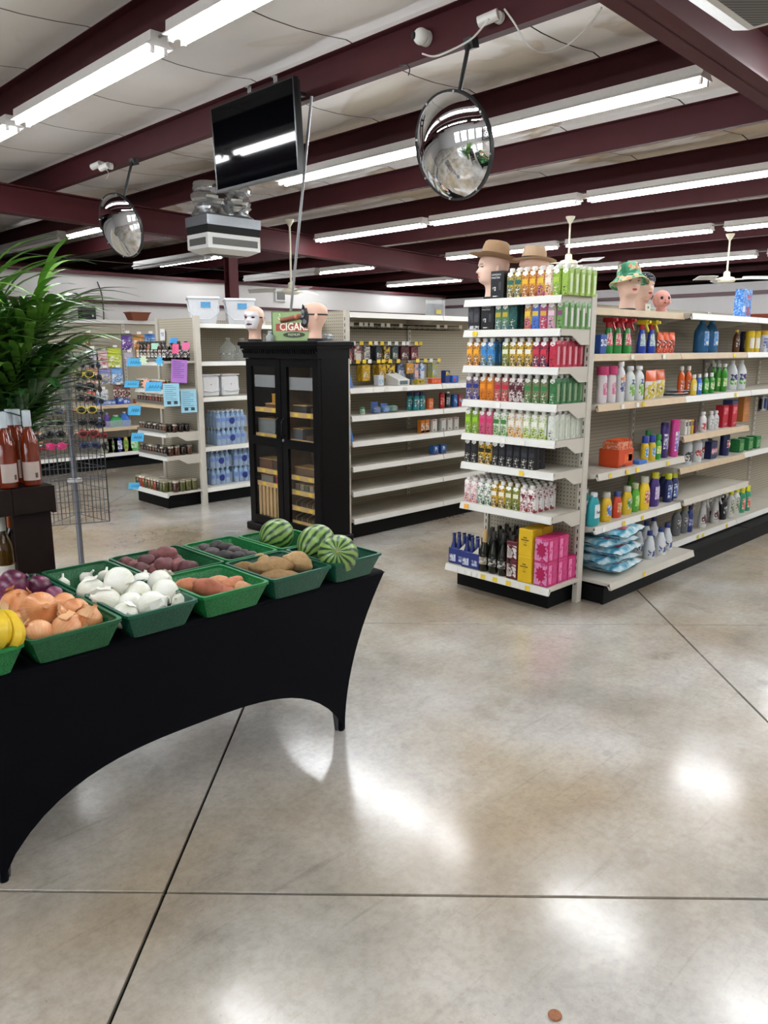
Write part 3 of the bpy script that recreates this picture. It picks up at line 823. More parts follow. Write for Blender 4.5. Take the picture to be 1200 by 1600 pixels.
melp = [part('rind', MB().ball((0, 0, 0), .079, .079, .087, 28, 18), MEL, smooth=80), part('stem_scar', MB().lathe([(.007, .085), (.004, .089)], 8), mat('8a7a50', .8))]
for (u, v, z, lb, rot, s_) in ((432, 836, .815, 'watermelon alone in the rear tray', (1.1, .5, 1.2), .94), (494, 849, .828, 'watermelon behind another in the end tray', (.5, .9, .6), 1.0), (528, 867, .82, 'watermelon with a star-shaped blossom end facing out in the end tray', (1.15, 0, -.75), 1.06)):
    put(melp, 'watermelon', lb, 'watermelon', at(u, v, z=z), group='watermelons on the produce table', rot=rot, scale=s_)
# bananas
BAN = mat('cfae26', .45, var=.22, scale=22)
bt = thing('banana_bunch', 'bunch of ripe yellow bananas with green stems in a bright tray', 'bananas', at(-10, 985, z=.81))
bo = at(-10, 985, z=.81)
def brad(t): return .005 + .0155 * (math.sin(pi * min(1, .06 + t * .95)) ** .45 if t < .93 else .45)
for pts in (((2, 958, .865), (17, 964, .868), (26, 979, .855), (28, 997, .83), (18, 1010, .80), (4, 1017, .785)), ((-2, 958, .862), (4, 968, .872), (7, 984, .86), (5, 1000, .83), (-6, 1012, .80), (-16, 1018, .785)),
            ((-6, 957, .86), (-10, 968, .87), (-11, 984, .86), (-16, 1000, .83), (-26, 1010, .80), (-36, 1016, .785)), ((-10, 957, .858), (-22, 966, .862), (-30, 980, .85), (-36, 996, .82), (-46, 1006, .795), (-56, 1012, .785))):
    P_ = [at(u, v, z=z) - bo for u, v, z in pts]
    fine = []
    for i in range(5):
        p0, p1, p2, p3 = P_[max(i - 1, 0)], P_[i], P_[i + 1], P_[min(i + 2, 5)]
        for k in range(4):
            t = k / 4
            fine.append(.5 * ((2 * p1) + (p2 - p0) * t + (2 * p0 - 5 * p1 + 4 * p2 - p3) * t * t + (3 * p1 - p0 - 3 * p2 + p3) * t ** 3))
    fine.append(P_[-1])
    obj('banana', MB().tube(fine, brad, 6), BAN, bt, smooth=45)
obj('stem', MB().tube([at(-6, 948, z=.872) - bo, at(-4, 955, z=.868) - bo, at(0, 961, z=.862) - bo], .011, 8), mat('7a8a2c', .5), bt, smooth=50)
# ------------------------------------------------------------------ cigar cabinet
BLK = mat('040406', .4, var=.1, scale=9, spec=.22)
WOODL = mat('c9a877', .5, var=.15, scale=18); WOODI = mat('7a5f42', .6, var=.15, scale=18)
cab = thing('display_cabinet', 'tall black wooden cigar cabinet with four glass door panes', 'cabinet', (4.21, 5.405, 0))
CX, CY = 4.21, 5.405
def cb(x0, x1, y0, y1, z0, z1, m=None): return (m or MB()).box(x0 - CX, x1 - CX, y0 - CY, y1 - CY, z0, z1)
KX0, KX1, KY0, KY1 = 4.06, 4.385, 4.90, 5.91      # carcass
obj('side_panel', cb(KX0 + .03, KX1, KY0, KY0 + .025, .07, 1.6), BLK, cab)
obj('side_panel', cb(KX0 + .03, KX1, KY1 - .025, KY1, .07, 1.6), BLK, cab)
obj('back_panel', cb(KX1 - .015, KX1, KY0 + .025, KY1 - .025, .07, 1.6), WOODI, cab)
obj('floor_panel', cb(KX0 + .03, KX1 - .015, KY0 + .025, KY1 - .025, .07, .10), WOODI, cab)
obj('divider', cb(KX0 + .05, KX1 - .015, 5.395, 5.415, .1, 1.56), WOODI, cab)
obj('plinth', MB().rbox(4.03 - CX, 4.40 - CX, 4.865 - CY, 5.945 - CY, 0, .07, .008), BLK, cab)
obj('top_board', MB().rbox(4.01 - CX, 4.41 - CX, 4.85 - CY, 5.96 - CY, 1.665, 1.70, .006), BLK, cab)
obj('cornice', cb(4.025, 4.40, 4.868, 5.942, 1.64, 1.665).box(4.045 - CX, 4.39 - CX, 4.888 - CY, 5.922 - CY, 1.56, 1.64), BLK, cab)
dm = MB()       # rope moulding under the cornice
for k in range(34):
    y = 4.89 + k * .0306
    dm.add([(4.033 - CX, y - CY, 1.60), (4.033 - CX, y + .016 - CY, 1.60), (4.033 - CX, y + .03 - CY, 1.632), (4.033 - CX, y + .014 - CY, 1.632),
            (4.046 - CX, y - CY, 1.60), (4.046 - CX, y + .016 - CY, 1.60), (4.046 - CX, y + .03 - CY, 1.632), (4.046 - CX, y + .014 - CY, 1.632)],
           [(0, 1, 2, 3), (0, 4, 5, 1), (1, 5, 6, 2), (2, 6, 7, 3), (3, 7, 4, 0)])
o_ = obj('rope_moulding', dm, BLK, cab); o_['kind'] = 'stuff'
CG, nt, b, N, L = nodemat('cabinet_glass')
tr = N('ShaderNodeBsdfTransparent'); gl = N('ShaderNodeBsdfGlossy'); gl.inputs['Roughness'].default_value = .015
ms = N('ShaderNodeMixShader'); lw0 = N('ShaderNodeLayerWeight'); lw0.inputs['Blend'].default_value = .5; pw = N('ShaderNodeMath'); pw.operation = 'POWER'; pw.inputs[1].default_value = 4.; lw = N('ShaderNodeMath'); lw.operation = 'MULTIPLY_ADD'; lw.inputs[1].default_value = .5; lw.inputs[2].default_value = .035; L(lw0.outputs['Facing'], pw.inputs[0]); L(pw.outputs[0], lw.inputs[0])
tr.inputs[0].default_value = (.95, .95, .94, 1)
L(lw.outputs[0], ms.inputs[0]); L(tr.outputs[0], ms.inputs[1]); L(gl.outputs[0], ms.inputs[2]); L(ms.outputs[0], nt.nodes['Material Output'].inputs['Surface'])
for di, (y0, y1) in enumerate(((5.41, KY1 - .002), (KY0 + .002, 5.40))):
    d = obj('door', cb(KX0, KX0 + .03, y0, y0 + .075, .08, 1.555).box(KX0 - CX, KX0 + .03 - CX, y1 - .075 - CY, y1 - CY, .08, 1.555)
            .box(KX0 - CX, KX0 + .03 - CX, y0 + .075 - CY, y1 - .075 - CY, .08, .15).box(KX0 - CX, KX0 + .03 - CX, y0 + .075 - CY, y1 - .075 - CY, .80, .875)
            .box(KX0 - CX, KX0 + .03 - CX, y0 + .075 - CY, y1 - .075 - CY, 1.49, 1.555), BLK, cab)
    obj('glass_pane', cb(KX0 + .012, KX0 + .016, y0 + .075, y1 - .075, .15, .80), CG, d)
    obj('glass_pane', cb(KX0 + .012, KX0 + .016, y0 + .075, y1 - .075, .875, 1.49), CG, d)
    yh = 5.41 + .035 if di == 0 else 5.40 - .035
    obj('handle', MB().tube([(KX0 - CX, yh - CY, .90), (KX0 - .03 - CX, yh - CY + .004, .92), (KX0 - .035 - CX, yh - CY - .008, .98), (KX0 - .025 - CX, yh - CY + .008, 1.03), (KX0 - CX, yh - CY, 1.06)], .007, 8), mat('15151a', .25, .6), d, smooth=50)
obj('lock', MB().cyl((KX0 - .006 - CX, 5.385 - CY, .865), (KX0 + .002 - CX, 5.385 - CY, .865), .012, 12), mat('b9b9bb', .3, .9), cab)
# shelves inside, two stacks
for bi, (y0, y1, zs) in enumerate(((5.417, KY1 - .027, (1.11, .88, .56, .44, 1.34)), (KY0 + .027, 5.393, (1.09, .86, .55, .42, .28, .15, 1.33)))):
    for z in zs:
        up = z > 1.3
        o_ = obj('inner_shelf', cb(KX0 + .04, KX1 - .018, y0, y1, z, z + .012), WOODI, cab)
        if not up:
            obj('shelf_lip', cb(KX0 + .036, KX0 + .044, y0 + .045, y1 - .045, z - .02, z + .022), WOODL, o_)
            for k in range(2):
                ym = y0 + .12 + k * .17
                obj('price_tag', cb(KX0 + .034, KX0 + .036, ym, ym + .05, z - .012, z + .016), TAGY, o_)
        else:
            obj('notice_strip', cb(KX0 + .036, KX0 + .04, y0 + .05, y1 - .05, z - .03, z + .075), mat('8e9094', .5), o_)
# wooden rack low on the left: vertical slats
for k in range(7):
    y = 5.47 + k * .055
    obj('slat', cb(KX0 + .045, KX0 + .057, y, y + .034, .11, .42), WOODL, cab)
def cigarbox(y, z, wy, dx, h, hx, lb, tiltlid=False):
    t = thing('cigar_box', lb, 'box', (KX0 + .08, y, z), group='cigar boxes in the cabinet')
    obj('box_body', MB().box(0, dx, 0, wy, 0, h), mat(hx, .5, var=.15), t)
    if tiltlid:
        obj('lid', MB().box(0, .008, 0, wy, 0, dx).xf(Matrix.Translation((dx - .01, 0, h)) @ Matrix.Rotation(.35, 4, 'Y')), mat(hx, .5), t)
    else:
        obj('lid', MB().box(-.003, dx + .002, -.002, wy + .002, h, h + .006), mat('c9a060', .5), t)
cigarbox(5.48, 1.124, .26, .16, .035, '6b3f2a', 'flat brown cigar box on the upper shelf behind the left door')
cigarbox(5.52, 1.166, .12, .1, .08, 'b5842c', 'amber cigar box standing on the flat brown one')
cigarbox(5.47, .894, .10, .1, .11, '4a2a20', 'dark reddish cigar box beside a clear tray behind the left door')
cigarbox(5.60, .894, .26, .14, .13, '7d8286', 'grey plastic cigar tray on the middle shelf behind the left door')
cigarbox(5.45, .574, .2, .16, .085, '5c4a40', 'brown cigar box above the slatted rack, first')
cigarbox(5.67, .574, .19, .16, .085, '6d4a38', 'brown cigar box above the slatted rack, second')
cigarbox(5.5, .454, .12, .12, .06, 'a03a4a', 'red cigar pack on the shelf above the slats')
cigarbox(5.66, .454, .18, .12, .055, '8f8c88', 'grey cigar pack on the shelf above the slats')
cigarbox(4.96, 1.104, .14, .14, .05, '2a2a2c', 'black cigar box with raised lid behind the right door', True)
cigarbox(5.16, 1.104, .18, .13, .06, '3a3a3c', 'charcoal cigar box on the upper right shelf')
cigarbox(4.98, .874, .2, .15, .05, '46362c', 'open brown cigar box leaning behind the right door', True)
cigarbox(5.22, .874, .13, .13, .09, '595c60', 'clear grey cigar holder behind the right door')
cigarbox(4.96, .564, .38, .16, .07, '6f5a48', 'wide tan cigar box on the lower right shelf')
for k in range(6):
    cigarbox(4.96 + k * .065, .434, .05, .14, .05, ['a9a49a', '7f8a70', 'b7b0a2', '6f7a6a', '9a958a', '88857d'][k], 'small wrapped cigar bundle, %s from the right on the third lower shelf' % ORD[k])
for k in range(5):
    obj('wire_divider', MB().tube([(KX0 + .05 - CX, 4.99 + k * .075 - CY, .294), (KX0 + .05 - CX, 4.99 + k * .075 - CY, .335), (KX0 + .12 - CX, 4.99 + k * .075 - CY, .36), (KX1 - .03 - CX, 4.99 + k * .075 - CY, .36)], .002, 5), mat('c8c8c8', .3, .8), cab)
    obj('wire_divider', MB().tube([(KX0 + .05 - CX, 4.99 + k * .075 - CY, .164), (KX0 + .05 - CX, 4.99 + k * .075 - CY, .205), (KX0 + .12 - CX, 4.99 + k * .075 - CY, .23), (KX1 - .03 - CX, 4.99 + k * .075 - CY, .23)], .002, 5), mat('c8c8c8', .3, .8), cab)

# CIGARS sign standing on the cabinet
sg = thing('sign_board', 'green and red cigar sign leaning on the cabinet top', 'sign', (4.26, 5.45, 1.702), rz=-pi / 2 + .3)
# local x to the right as seen, face toward -y
obj('board', MB().rbox(-.235, .235, -.008, .008, 0, .255, .004), mat('8aa070', .5, var=.2, scale=9), sg)
obj('border', MB().box(-.235, -.225, -.010, -.008, 0, .255).box(.225, .235, -.010, -.008, 0, .255).box(-.225, .225, -.010, -.008, 0, .008).box(-.225, .225, -.010, -.008, .247, .255), mat('4f6244', .5), sg)
ban = obj('red_banner', MB().add([(-.19, -.0095, .088), (.2, -.0095, .082), (.2, -.0095, .16), (-.19, -.0095, .15), (-.19, -.008, .088), (.2, -.008, .082), (.2, -.008, .16), (-.19, -.008, .15)], [(0, 1, 2, 3), (0, 4, 5, 1), (2, 6, 7, 3), (1, 5, 6, 2), (3, 7, 4, 0)]), mat('9a4636', .5), sg)
obj('lettering', text('CIGARS', .088, bold=True), mat('efe9da', .5), ban, (0, -.0105, .12))
ov = obj('oval_badge', MB().prism([(.115 * math.cos(2 * pi * i / 20), .024 * math.sin(2 * pi * i / 20)) for i in range(20)], 0, .002).xf(Matrix.Translation((0, -.0095, .055)) @ Matrix.Rotation(pi / 2, 4, 'X')), mat('3a4234', .5), sg)
obj('lettering', text('PREMIUM', .03), mat('c9d0b0', .5), ov, (0, -.0125, .055))
obj('cigar_picture', MB().tube([(-.13, -.01, .175), (.15, -.01, .222)], .022, 10).xf(Matrix.Diagonal((1, .25, 1, 1)) if False else Matrix.Identity(4)), mat('7a4433', .6, var=.2), sg, smooth=40)
obj('cigar_band', MB().tube([(.02, -.01, .2), (.045, -.01, .2045)], .0235, 10), mat('b06a4a', .5), sg, smooth=40)
obj('smoke_curl', MB().tube([(-.14, -.009, .18), (-.165, -.009, .2), (-.14, -.009, .215), (-.15, -.009, .235)], .004, 6), mat('d8e0b0', .6), sg)
# clear jar and crumpled wrap beside it
put([part('jar', MB().lathe([(.03, 0), (.036, .01), (.036, .045), (.02, .06), (.016, .075)], 14), mat('cfd6d8', .15, alpha=.45), smooth=50), part('lid', MB().lathe([(.018, .075), (.018, .09)], 12), mat('b9bdbf', .3))], 'glass_jar', 'small clear jar between the mask and the sign', 'jar', (4.15, 5.66, 1.702))
wrp = MB()
def fnw(p): return 1 + .5 * mnoise.noise(p * 2.6)
wrp.ball((0, 0, .028), .13, .05, .028, 22, 12, fnw)
put([part('sheet', wrp, mat('c9ced2', .15, alpha=.55), smooth=20)], 'plastic_wrap', 'crumpled clear plastic wrap on the cabinet corner', 'plastic wrap', (4.25, 5.02, 1.702), rz=1.2)

# ------------------------------------------------------------------ mannequin heads
SKIN = mat('d8b09c', .45, var=.05, scale=12); SKIN2 = mat('e0bca9', .45, var=.05, scale=12)
HR = [(0, .056, .052, .056), (.03, .052, .048, .055), (.06, .051, .05, .055), (.078, .054, .06, .058), (.088, .056, .082, .062), (.098, .058, .094, .066), (.112, .062, .097, .072), (.13, .066, .097, .082), (.15, .071, .098, .092),
      (.17, .074, .096, .099), (.185, .076, .095, .103), (.2, .077, .098, .105), (.22, .076, .097, .104), (.24, .071, .09, .096), (.257, .061, .077, .082), (.27, .047, .058, .062), (.279, .028, .034, .037), (.283, .008, .01, .011)]
def hermite(z, k):
    for i in range(len(HR) - 1):
        if HR[i][0] <= z <= HR[i + 1][0]:
            t = (z - HR[i][0]) / (HR[i + 1][0] - HR[i][0])
            a, b_ = HR[max(i - 1, 0)], HR[min(i + 2, len(HR) - 1)]
            p0, p1 = HR[i][k], HR[i + 1][k]
            m0, m1 = (p1 - a[k]) * .5, (b_[k] - p0) * .5
            return (2 * t ** 3 - 3 * t * t + 1) * p0 + (t ** 3 - 2 * t * t + t) * m0 + (-2 * t ** 3 + 3 * t * t) * p1 + (t ** 3 - t * t) * m1
    return HR[-1][k]
def headpt(z, a, off=0.):
    w_, f_, b_ = hermite(z, 1), hermite(z, 2), hermite(z, 3)
    ex = f_ if math.cos(a) >= 0 else b_
    ca, sa = math.cos(a), math.sin(a)
    x, y = ex * math.copysign(abs(ca) ** .9, ca), w_ * math.copysign(abs(sa) ** .95, sa)
    aa = math.atan2(sa, ca)
    g = lambda v, s: math.exp(-(v / s) ** 2)
    dn = 0
    if .145 < z < .19:
        t = (.19 - z) / .038 if z > .152 else max(0, (z - .145) / .007)
        dn = .023 * t * g(aa, .17)
    dn += -.011 * (g(aa - .42, .2) + g(aa + .42, .2)) * g(z - .183, .012)
    dn += .005 * g(aa, .8) * g(z - .2, .008)
    dn += .006 * g(aa, .3) * (g(z - .131, .005) + g(z - .121, .005)) - .003 * g(aa, .3) * g(z - .126, .003)
    dn += -.004 * g(aa, .25) * g(z - .112, .006)
    r = math.hypot(x, y) or 1
    return (x * (1 + (dn + off) / r), y * (1 + (dn + off) / r), z)
def head_mesh(z0=0., z1=.283, a0=-pi, a1=pi, off=0., nz=40, na=44):
    closed = a1 - a0 > 6.2
    mb = MB()
    rings = [[headpt(z0 + (z1 - z0) * k / nz, a0 + (a1 - a0) * i / (na if closed else na - 1), off) for i in range(na)] for k in range(nz + 1)]
    return mb.loft(rings, cap=closed, closed=closed)
HEAD_ME = head_mesh().mesh('head', 80)
ear = MB()
for s_ in (-1, 1):
    ear.ball((-.012, s_ * .078, .168), .016, .007, .027, 10, 8)
EAR_ME = ear.mesh('ear', 80)
STAND_ME = MB().lathe([(.062, 0), (.062, .018), (.05, .022)], 24).mesh('base_ring', 40)
def patch(z0, z1, a0, a1, off, nz=4, na=7, shape=None):
    """small raised patch following the face"""
    mb = MB(); rings = []
    for k in range(nz + 1):
        t = k / nz
        sh = math.sin(pi * t) ** .5 if shape == 'oval' else 1
        ac, ah = (a0 + a1) / 2, (a1 - a0) / 2 * max(.08, sh)
        rings.append([headpt(z0 + (z1 - z0) * t, ac - ah + 2 * ah * i / (na - 1), off) for i in range(na)])
    return mb.loft(rings, cap=False, closed=False)
def mannequin(loc, rz, label, face=True, skin=None, scale=1.):
    t = thing('mannequin_head', label, 'mannequin head', loc, rz, group='mannequin heads', scale=scale)
    o = obj('head', HEAD_ME, skin or SKIN, t, (0, 0, .02))
    e = obj('ear', EAR_ME, skin or SKIN, t, (0, 0, .02))
    obj('base_ring', STAND_ME, mat('141416', .5), t)
    if face:
        for s_ in (-1, 1):
            obj('eye', patch(.178, .188, s_ * .44 - .14, s_ * .44 + .14, .002, shape='oval'), mat('e9e5e0', .3), o)
            obj('iris', patch(.179, .188, s_ * .44 - .06, s_ * .44 + .06, .003, shape='oval'), mat('2b3a44', .2), o)
            obj('eyelash', patch(.187, .1905, s_ * .44 - .17, s_ * .44 + .17, .0025, 2), mat('1c1414', .6), o)
            obj('eyebrow', patch(.203, .207, s_ * .46 - .2, s_ * .46 + .2, .0015, 2), mat('5a3a2c', .7), o)
        obj('lips', patch(.117, .135, -.27, .27, .0012, 6, 9, 'oval'), mat('b5484a', .35), o)
    return t
ZC = 1.702
mannequin((4.12, 5.84, ZC), math.radians(207), 'bald mannequin head wearing the white painted mask', False, SKIN)
mannequin((4.11, 4.995, ZC), math.radians(140), 'bald mannequin head wearing the black and silver mask', False, SKIN, 1.0)
# masks
def mask(name, label, loc, rz, m, scale=1.):
    t = thing(name, label, 'mask', loc, rz, scale=scale)
    mb = MB(); nz, na = 22, 22; rings = []
    for k in range(nz + 1):
        z = .088 + (.235 - .088) * k / nz
        hw = 1.15 * (1 - .35 * abs(k / nz - .5) ** 2 * 4 * .5)
        rings.append([headpt(z, -hw + 2 * hw * i / (na - 1), .006) for i in range(na)])
    inner = [[(x * .975, y * .975, z) for x, y, z in r] for r in rings]
    mb.loft(rings, cap=False, closed=False); mb.loft(inner, cap=False, closed=False)
    o = obj('face_shell', mb, m, t, (0, 0, .02), smooth=80)
    obj('strap', MB().loft([[headpt(.185 + dz, 1.0 + (2 * pi - 2.0) * i / 30, .003) for i in range(31)] for dz in (-.006, .006)], cap=False, closed=False), mat('161616', .6), t, (0, 0, .02))
    return t, o
mk, mo = mask('painted_mask', 'white painted mask with red streaks over one eye', (4.12, 5.84, ZC), math.radians(207), mat('dcd8dc', .4, var=.04))
for s_ in (-1, 1):
    obj('eye_hole', patch(.176, .192, s_ * .44 - .2, s_ * .44 + .2, .0085, shape='oval'), mat('241418', .6), mo)
obj('lips', patch(.118, .134, -.4, .4, .0085, 6, 9, 'oval'), mat('3a1820', .4), mo)
for k, a in enumerate((-.62, -.46, -.32)):
    obj('red_streak', patch(.155 + .006 * k, .222 - .004 * k, a, a + .07, .009, 5, 3, 'oval'), mat('8a1c24', .4), mo)
mk2, mo2 = mask('ornate_mask', 'black and silver ornate mask with raised brow horns', (4.11, 4.995, ZC), math.radians(140), mat('2a2b2e', .35, .3), 1.0)
for s_ in (-1, 1):
    obj('silver_scroll', patch(.165, .23, s_ * .5 - .3, s_ * .5 + .3, .011, 6, 7, 'oval'), mat('9a9da1', .3, .7), mo2)
    obj('eye_hole', patch(.178, .192, s_ * .44 - .16, s_ * .44 + .16, .014, shape='oval'), mat('0c0c0e', .6), mo2)
    obj('horn', MB().tube([headpt(.225, s_ * .55, .006), headpt(.25, s_ * .6, .02), headpt(.262, s_ * .7, .045)], .014, 8, .003), mat('1c1c1f', .35, .3), mo2, smooth=50)
obj('cheek_flare', patch(.11, .15, .5, 1.0, .012, 5, 5, 'oval'), mat('8a8c90', .3, .7), mo2)
obj('jaw_drape', MB().loft([[headpt(max(.09, z), -.9 + 1.8 * i / 9, .012) for i in range(10)] for z in (.088, .1, .12)], cap=False, closed=False), mat('151517', .5), mo2)
# heads on the endcap and on the gondola
ZE = 1.951
p = at(768, 462, z=ZE + .01)
mannequin((4.16, 3.24, ZE), math.radians(142), 'mannequin head in profile under the brown hat', True, SKIN2, .98)
mannequin((4.29, 3.02, ZE), math.radians(152), 'mannequin head mostly hidden behind drink cartons', False, SKIN2, .95)
ZG = 1.897
HB = at(980, 478, y=2.82); HP = at(1003, 478, y=2.86)
mannequin((HB.x, 2.82, ZG), math.radians(-124), 'mannequin head with red lips under the green bucket hat', True, SKIN2, .97)
mannequin((HP.x + .06, 2.90, ZG), math.radians(-112), 'mannequin head in the dark polka dot cap', True, SKIN2, .95)
# hats
def fedora(label, loc, rz, m, scale=1., rot=None):
    t = thing('fedora_hat', label, 'hat', loc, rz, scale=scale, rot=rot, group='straw-coloured fedora hats')
    nu = 40
    def ring(r, z, pinch=0., dip=0.):
        out = []
        for i in range(nu):
            a = 2 * pi * i / nu
            rx, ry = r * 1.14, r * (1 - pinch * max(0, math.cos(a)) ** 2)
            out.append((rx * math.cos(a), ry * math.sin(a), z - dip * (math.cos(a) ** 2) + .012 * (abs(math.sin(a)) ** 3 if r > .11 else 0)))
        return out
    brim = MB().loft([ring(.085, 0), ring(.12, -.004), ring(.158, .004), ring(.16, .007), ring(.12, 0), ring(.085, .004)], cap=False)
    crown = MB().loft([ring(.088, 0), ring(.09, .02), ring(.084, .07, .12), ring(.074, .105, .25), ring(.06, .115, .3), ring(.035, .102, .3), ring(.01, .096, .2)], cap=True)
    obj('brim', brim, m, t, smooth=60); obj('crown', crown, m, t, smooth=60)
    obj('band', MB().loft([ring(.0905, .004), ring(.0925, .006), ring(.0915, .03), ring(.0895, .031)], cap=False), mat('1a1715', .6), t, smooth=60)
STRAW = mat('9a7b5c', .8, var=.12, scale=120)
fedora('brown fedora with a black band on the profile head', (4.165, 3.235, ZE + .02 + .238), 0, STRAW, .92, rot=(.0, -.16, math.radians(142)))
fedora('pale tan fedora half hidden behind the brown one', (4.29, 3.02, ZE + .02 + .215), 0, mat('b99c80', .8, var=.1, scale=120), .8, rot=(0, -.05, math.radians(152)))
BH, nt, b, N, L = nodemat('tropical_print')
tc = N('ShaderNodeTexCoord'); v1 = N('ShaderNodeTexVoronoi'); v1.inputs['Scale'].default_value = 38; L(tc.outputs['Object'], v1.inputs['Vector'])
r1 = N('ShaderNodeValToRGB'); r1.color_ramp.interpolation = 'CONSTANT'
e = r1.color_ramp.elements; e[0].position = 0; e[0].color = (*hexc('3f8f6c'), 1); e[1].position = .3; e[1].color = (*hexc('7cc4a4'), 1)
for p_, c_ in ((.5, 'e6c9a0'), (.62, '2f7a58'), (.8, '8fd0ae'), (.92, 'd99a78')): k = e.new(p_); k.color = (*hexc(c_), 1)
sp = N('ShaderNodeSeparateColor'); L(v1.outputs['Color'], sp.inputs[0]); L(sp.outputs[0], r1.inputs[0]); L(r1.outputs[0], b.inputs['Base Color']); b.inputs['Roughness'].default_value = .8
t = thing('bucket_hat', 'green tropical print bucket hat on a mannequin head', 'hat', (HB.x, 2.82, ZG + .02 + .218), scale=.93, rot=(0, -.2, math.radians(-124)))
def hr(r, z, wob=0., ph=0): return [(r * 1.1 * math.cos(2 * pi * i / 36), r * math.sin(2 * pi * i / 36), z + wob * math.sin(2 * pi * i / 36 * 3 + ph)) for i in range(36)]
obj('crown', MB().loft([hr(.088, 0), hr(.084, .04), hr(.074, .078), hr(.06, .088), hr(.01, .093)], cap=False), BH, t, smooth=50)
obj('brim', MB().loft([hr(.087, .004), hr(.112, -.028, .004), hr(.14, -.055, .010, 1), hr(.139, -.058, .010, 1), hr(.11, -.032, .004), hr(.085, 0)], cap=False), BH, t, smooth=50)
obj('brim_edge', MB().loft([hr(.139, -.054, .010, 1), hr(.142, -.057, .010, 1), hr(.139, -.060, .010, 1)], cap=False), mat('e2d69a', .8), t, smooth=50)
PD, nt, b, N, L = nodemat('polka_dots')
tc = N('ShaderNodeTexCoord'); v1 = N('ShaderNodeTexVoronoi'); v1.inputs['Scale'].default_value = 70; v1.inputs['Randomness'].default_value = .25; L(tc.outputs['Object'], v1.inputs['Vector'])
lt = N('ShaderNodeMath'); lt.operation = 'LESS_THAN'; lt.inputs[1].default_value = .26; L(v1.outputs['Distance'], lt.inputs[0])
mx = N('ShaderNodeMix'); mx.data_type = 'RGBA'; mx.inputs[6].default_value = (*hexc('14151c'), 1); mx.inputs[7].default_value = (*hexc('d0d2d8'), 1); L(lt.outputs[0], mx.inputs[0]); L(mx.outputs[2], b.inputs['Base Color']); b.inputs['Roughness'].default_value = .8
t = thing('polka_dot_cap', 'dark cap with white polka dots on the rear mannequin head', 'cap', (HP.x + .06, 2.90, ZG), rz=math.radians(-112), scale=.95)
obj('cap_shell', MB().loft([[headpt(min(.2829, .212 + (.2825 - .212) * k / 12 - .03 * (1 - k / 12) * (1 - math.cos(2 * pi * i / 40)) / 2), 2 * pi * i / 40, .006 + .008 * k / 12) for i in range(40)] for k in range(13)]), PD, t, (0, 0, .024), smooth=60)
# doll head
DB = at(1033, 480, y=2.75)
t = thing('doll_head', 'bald pink baby doll head beside the mannequin heads', 'doll head', (DB.x, 2.75, ZG), rz=math.radians(-128))
def dfn(p): return 1 + .05 * math.exp(-((p.z + .35) / .35) ** 2) * (1 if p.x > 0 else .2)
DS = mat('dc9c8e', .4, var=.08, scale=20)
obj('head', MB().ball((0, 0, .092), .066, .06, .066, 24, 16, dfn), DS, t, smooth=80)
obj('neck', MB().lathe([(.05, 0), (.04, .012), (.034, .04)], 18), DS, t, smooth=60)
for s_ in (-1, 1):
    obj('eye', MB().ball((.055, s_ * .025, .1), .012, .011, .012, 10, 8), mat('3a2c34', .15), t, smooth=80)
    obj('ear', MB().ball((-.004, s_ * .062, .088), .012, .008, .017, 8, 6), DS, t, smooth=80)
    obj('cheek', MB().ball((.05, s_ * .028, .07), .017, .018, .016, 10, 8), DS, t, smooth=80)
obj('nose', MB().ball((.068, 0, .085), .009, .009, .008, 8, 6), DS, t, smooth=80)
obj('mouth', MB().ball((.064, 0, .066), .006, .014, .005, 8, 6), mat('b84a50', .4), t, smooth=80)
tg = thing('paper_tag', 'small round white tag between the capped head and the doll', 'tag', (DB.x - .10, 2.80, ZG), rz=math.radians(-10))
obj('tag_card', MB().rbox(-.03, .03, -.002, .002, 0, .06, .002), mat('e8ecdc', .6), tg)
obj('printed_dot', MB().cyl((0, -.003, .035), (0, -.002, .035), .008, 10), mat('2f8a5a', .6), tg)
# blue patterned box on top of the gondola
CB, nt, b, N, L = nodemat('blue_print')
tc = N('ShaderNodeTexCoord'); v1 = N('ShaderNodeTexNoise'); v1.inputs['Scale'].default_value = 75; v1.inputs['Detail'].default_value = 3; L(tc.outputs['Object'], v1.inputs['Vector'])
r1 = N('ShaderNodeValToRGB'); e = r1.color_ramp.elements; e[0].position = .38; e[0].color = (*hexc('2a5fb0'), 1); e[1].position = .66; e[1].color = (*hexc('a8cdf0'), 1); k = e.new(.52); k.color = (*hexc('4a8ad8'), 1)
L(v1.outputs['Fac'], r1.inputs[0]); L(r1.outputs[0], b.inputs['Base Color']); b.inputs['Roughness'].default_value = .4
BB = at(1160, 483, y=2.7)
t = thing('gift_box', 'tall blue patterned box on the gondola top shelf', 'box', (BB.x, 2.70, ZG))
obj('carton', MB().box(-.09, .09, -.035, .035, 0, .225), CB, t)
obj('red_patch', MB().box(.0, .06, -.0365, -.035, .015, .085), mat('9a3a5c', .4, var=.4, scale=60), t)
obj('title_patch', MB().box(.0, .06, -.0365, -.035, .15, .18), mat('b0506a', .4, var=.3, scale=80), t)
obj('white_patch', MB().box(-.08, -.035, -.0365, -.035, .04, .09), mat('e4e2ea', .4, var=.2, scale=60), t)
rb = at(1192, 484, y=2.72)
put([part('bowl', MB().lathe([(.05, 0), (.13, .03), (.15, .045), (.145, .045), (.05, .008)], 24), mat('a04a3a', .5), smooth=40)], 'red_bowl', 'shallow brick red bowl on the gondola top at the picture edge', 'bowl', (rb.x + .12, 2.78, ZG))
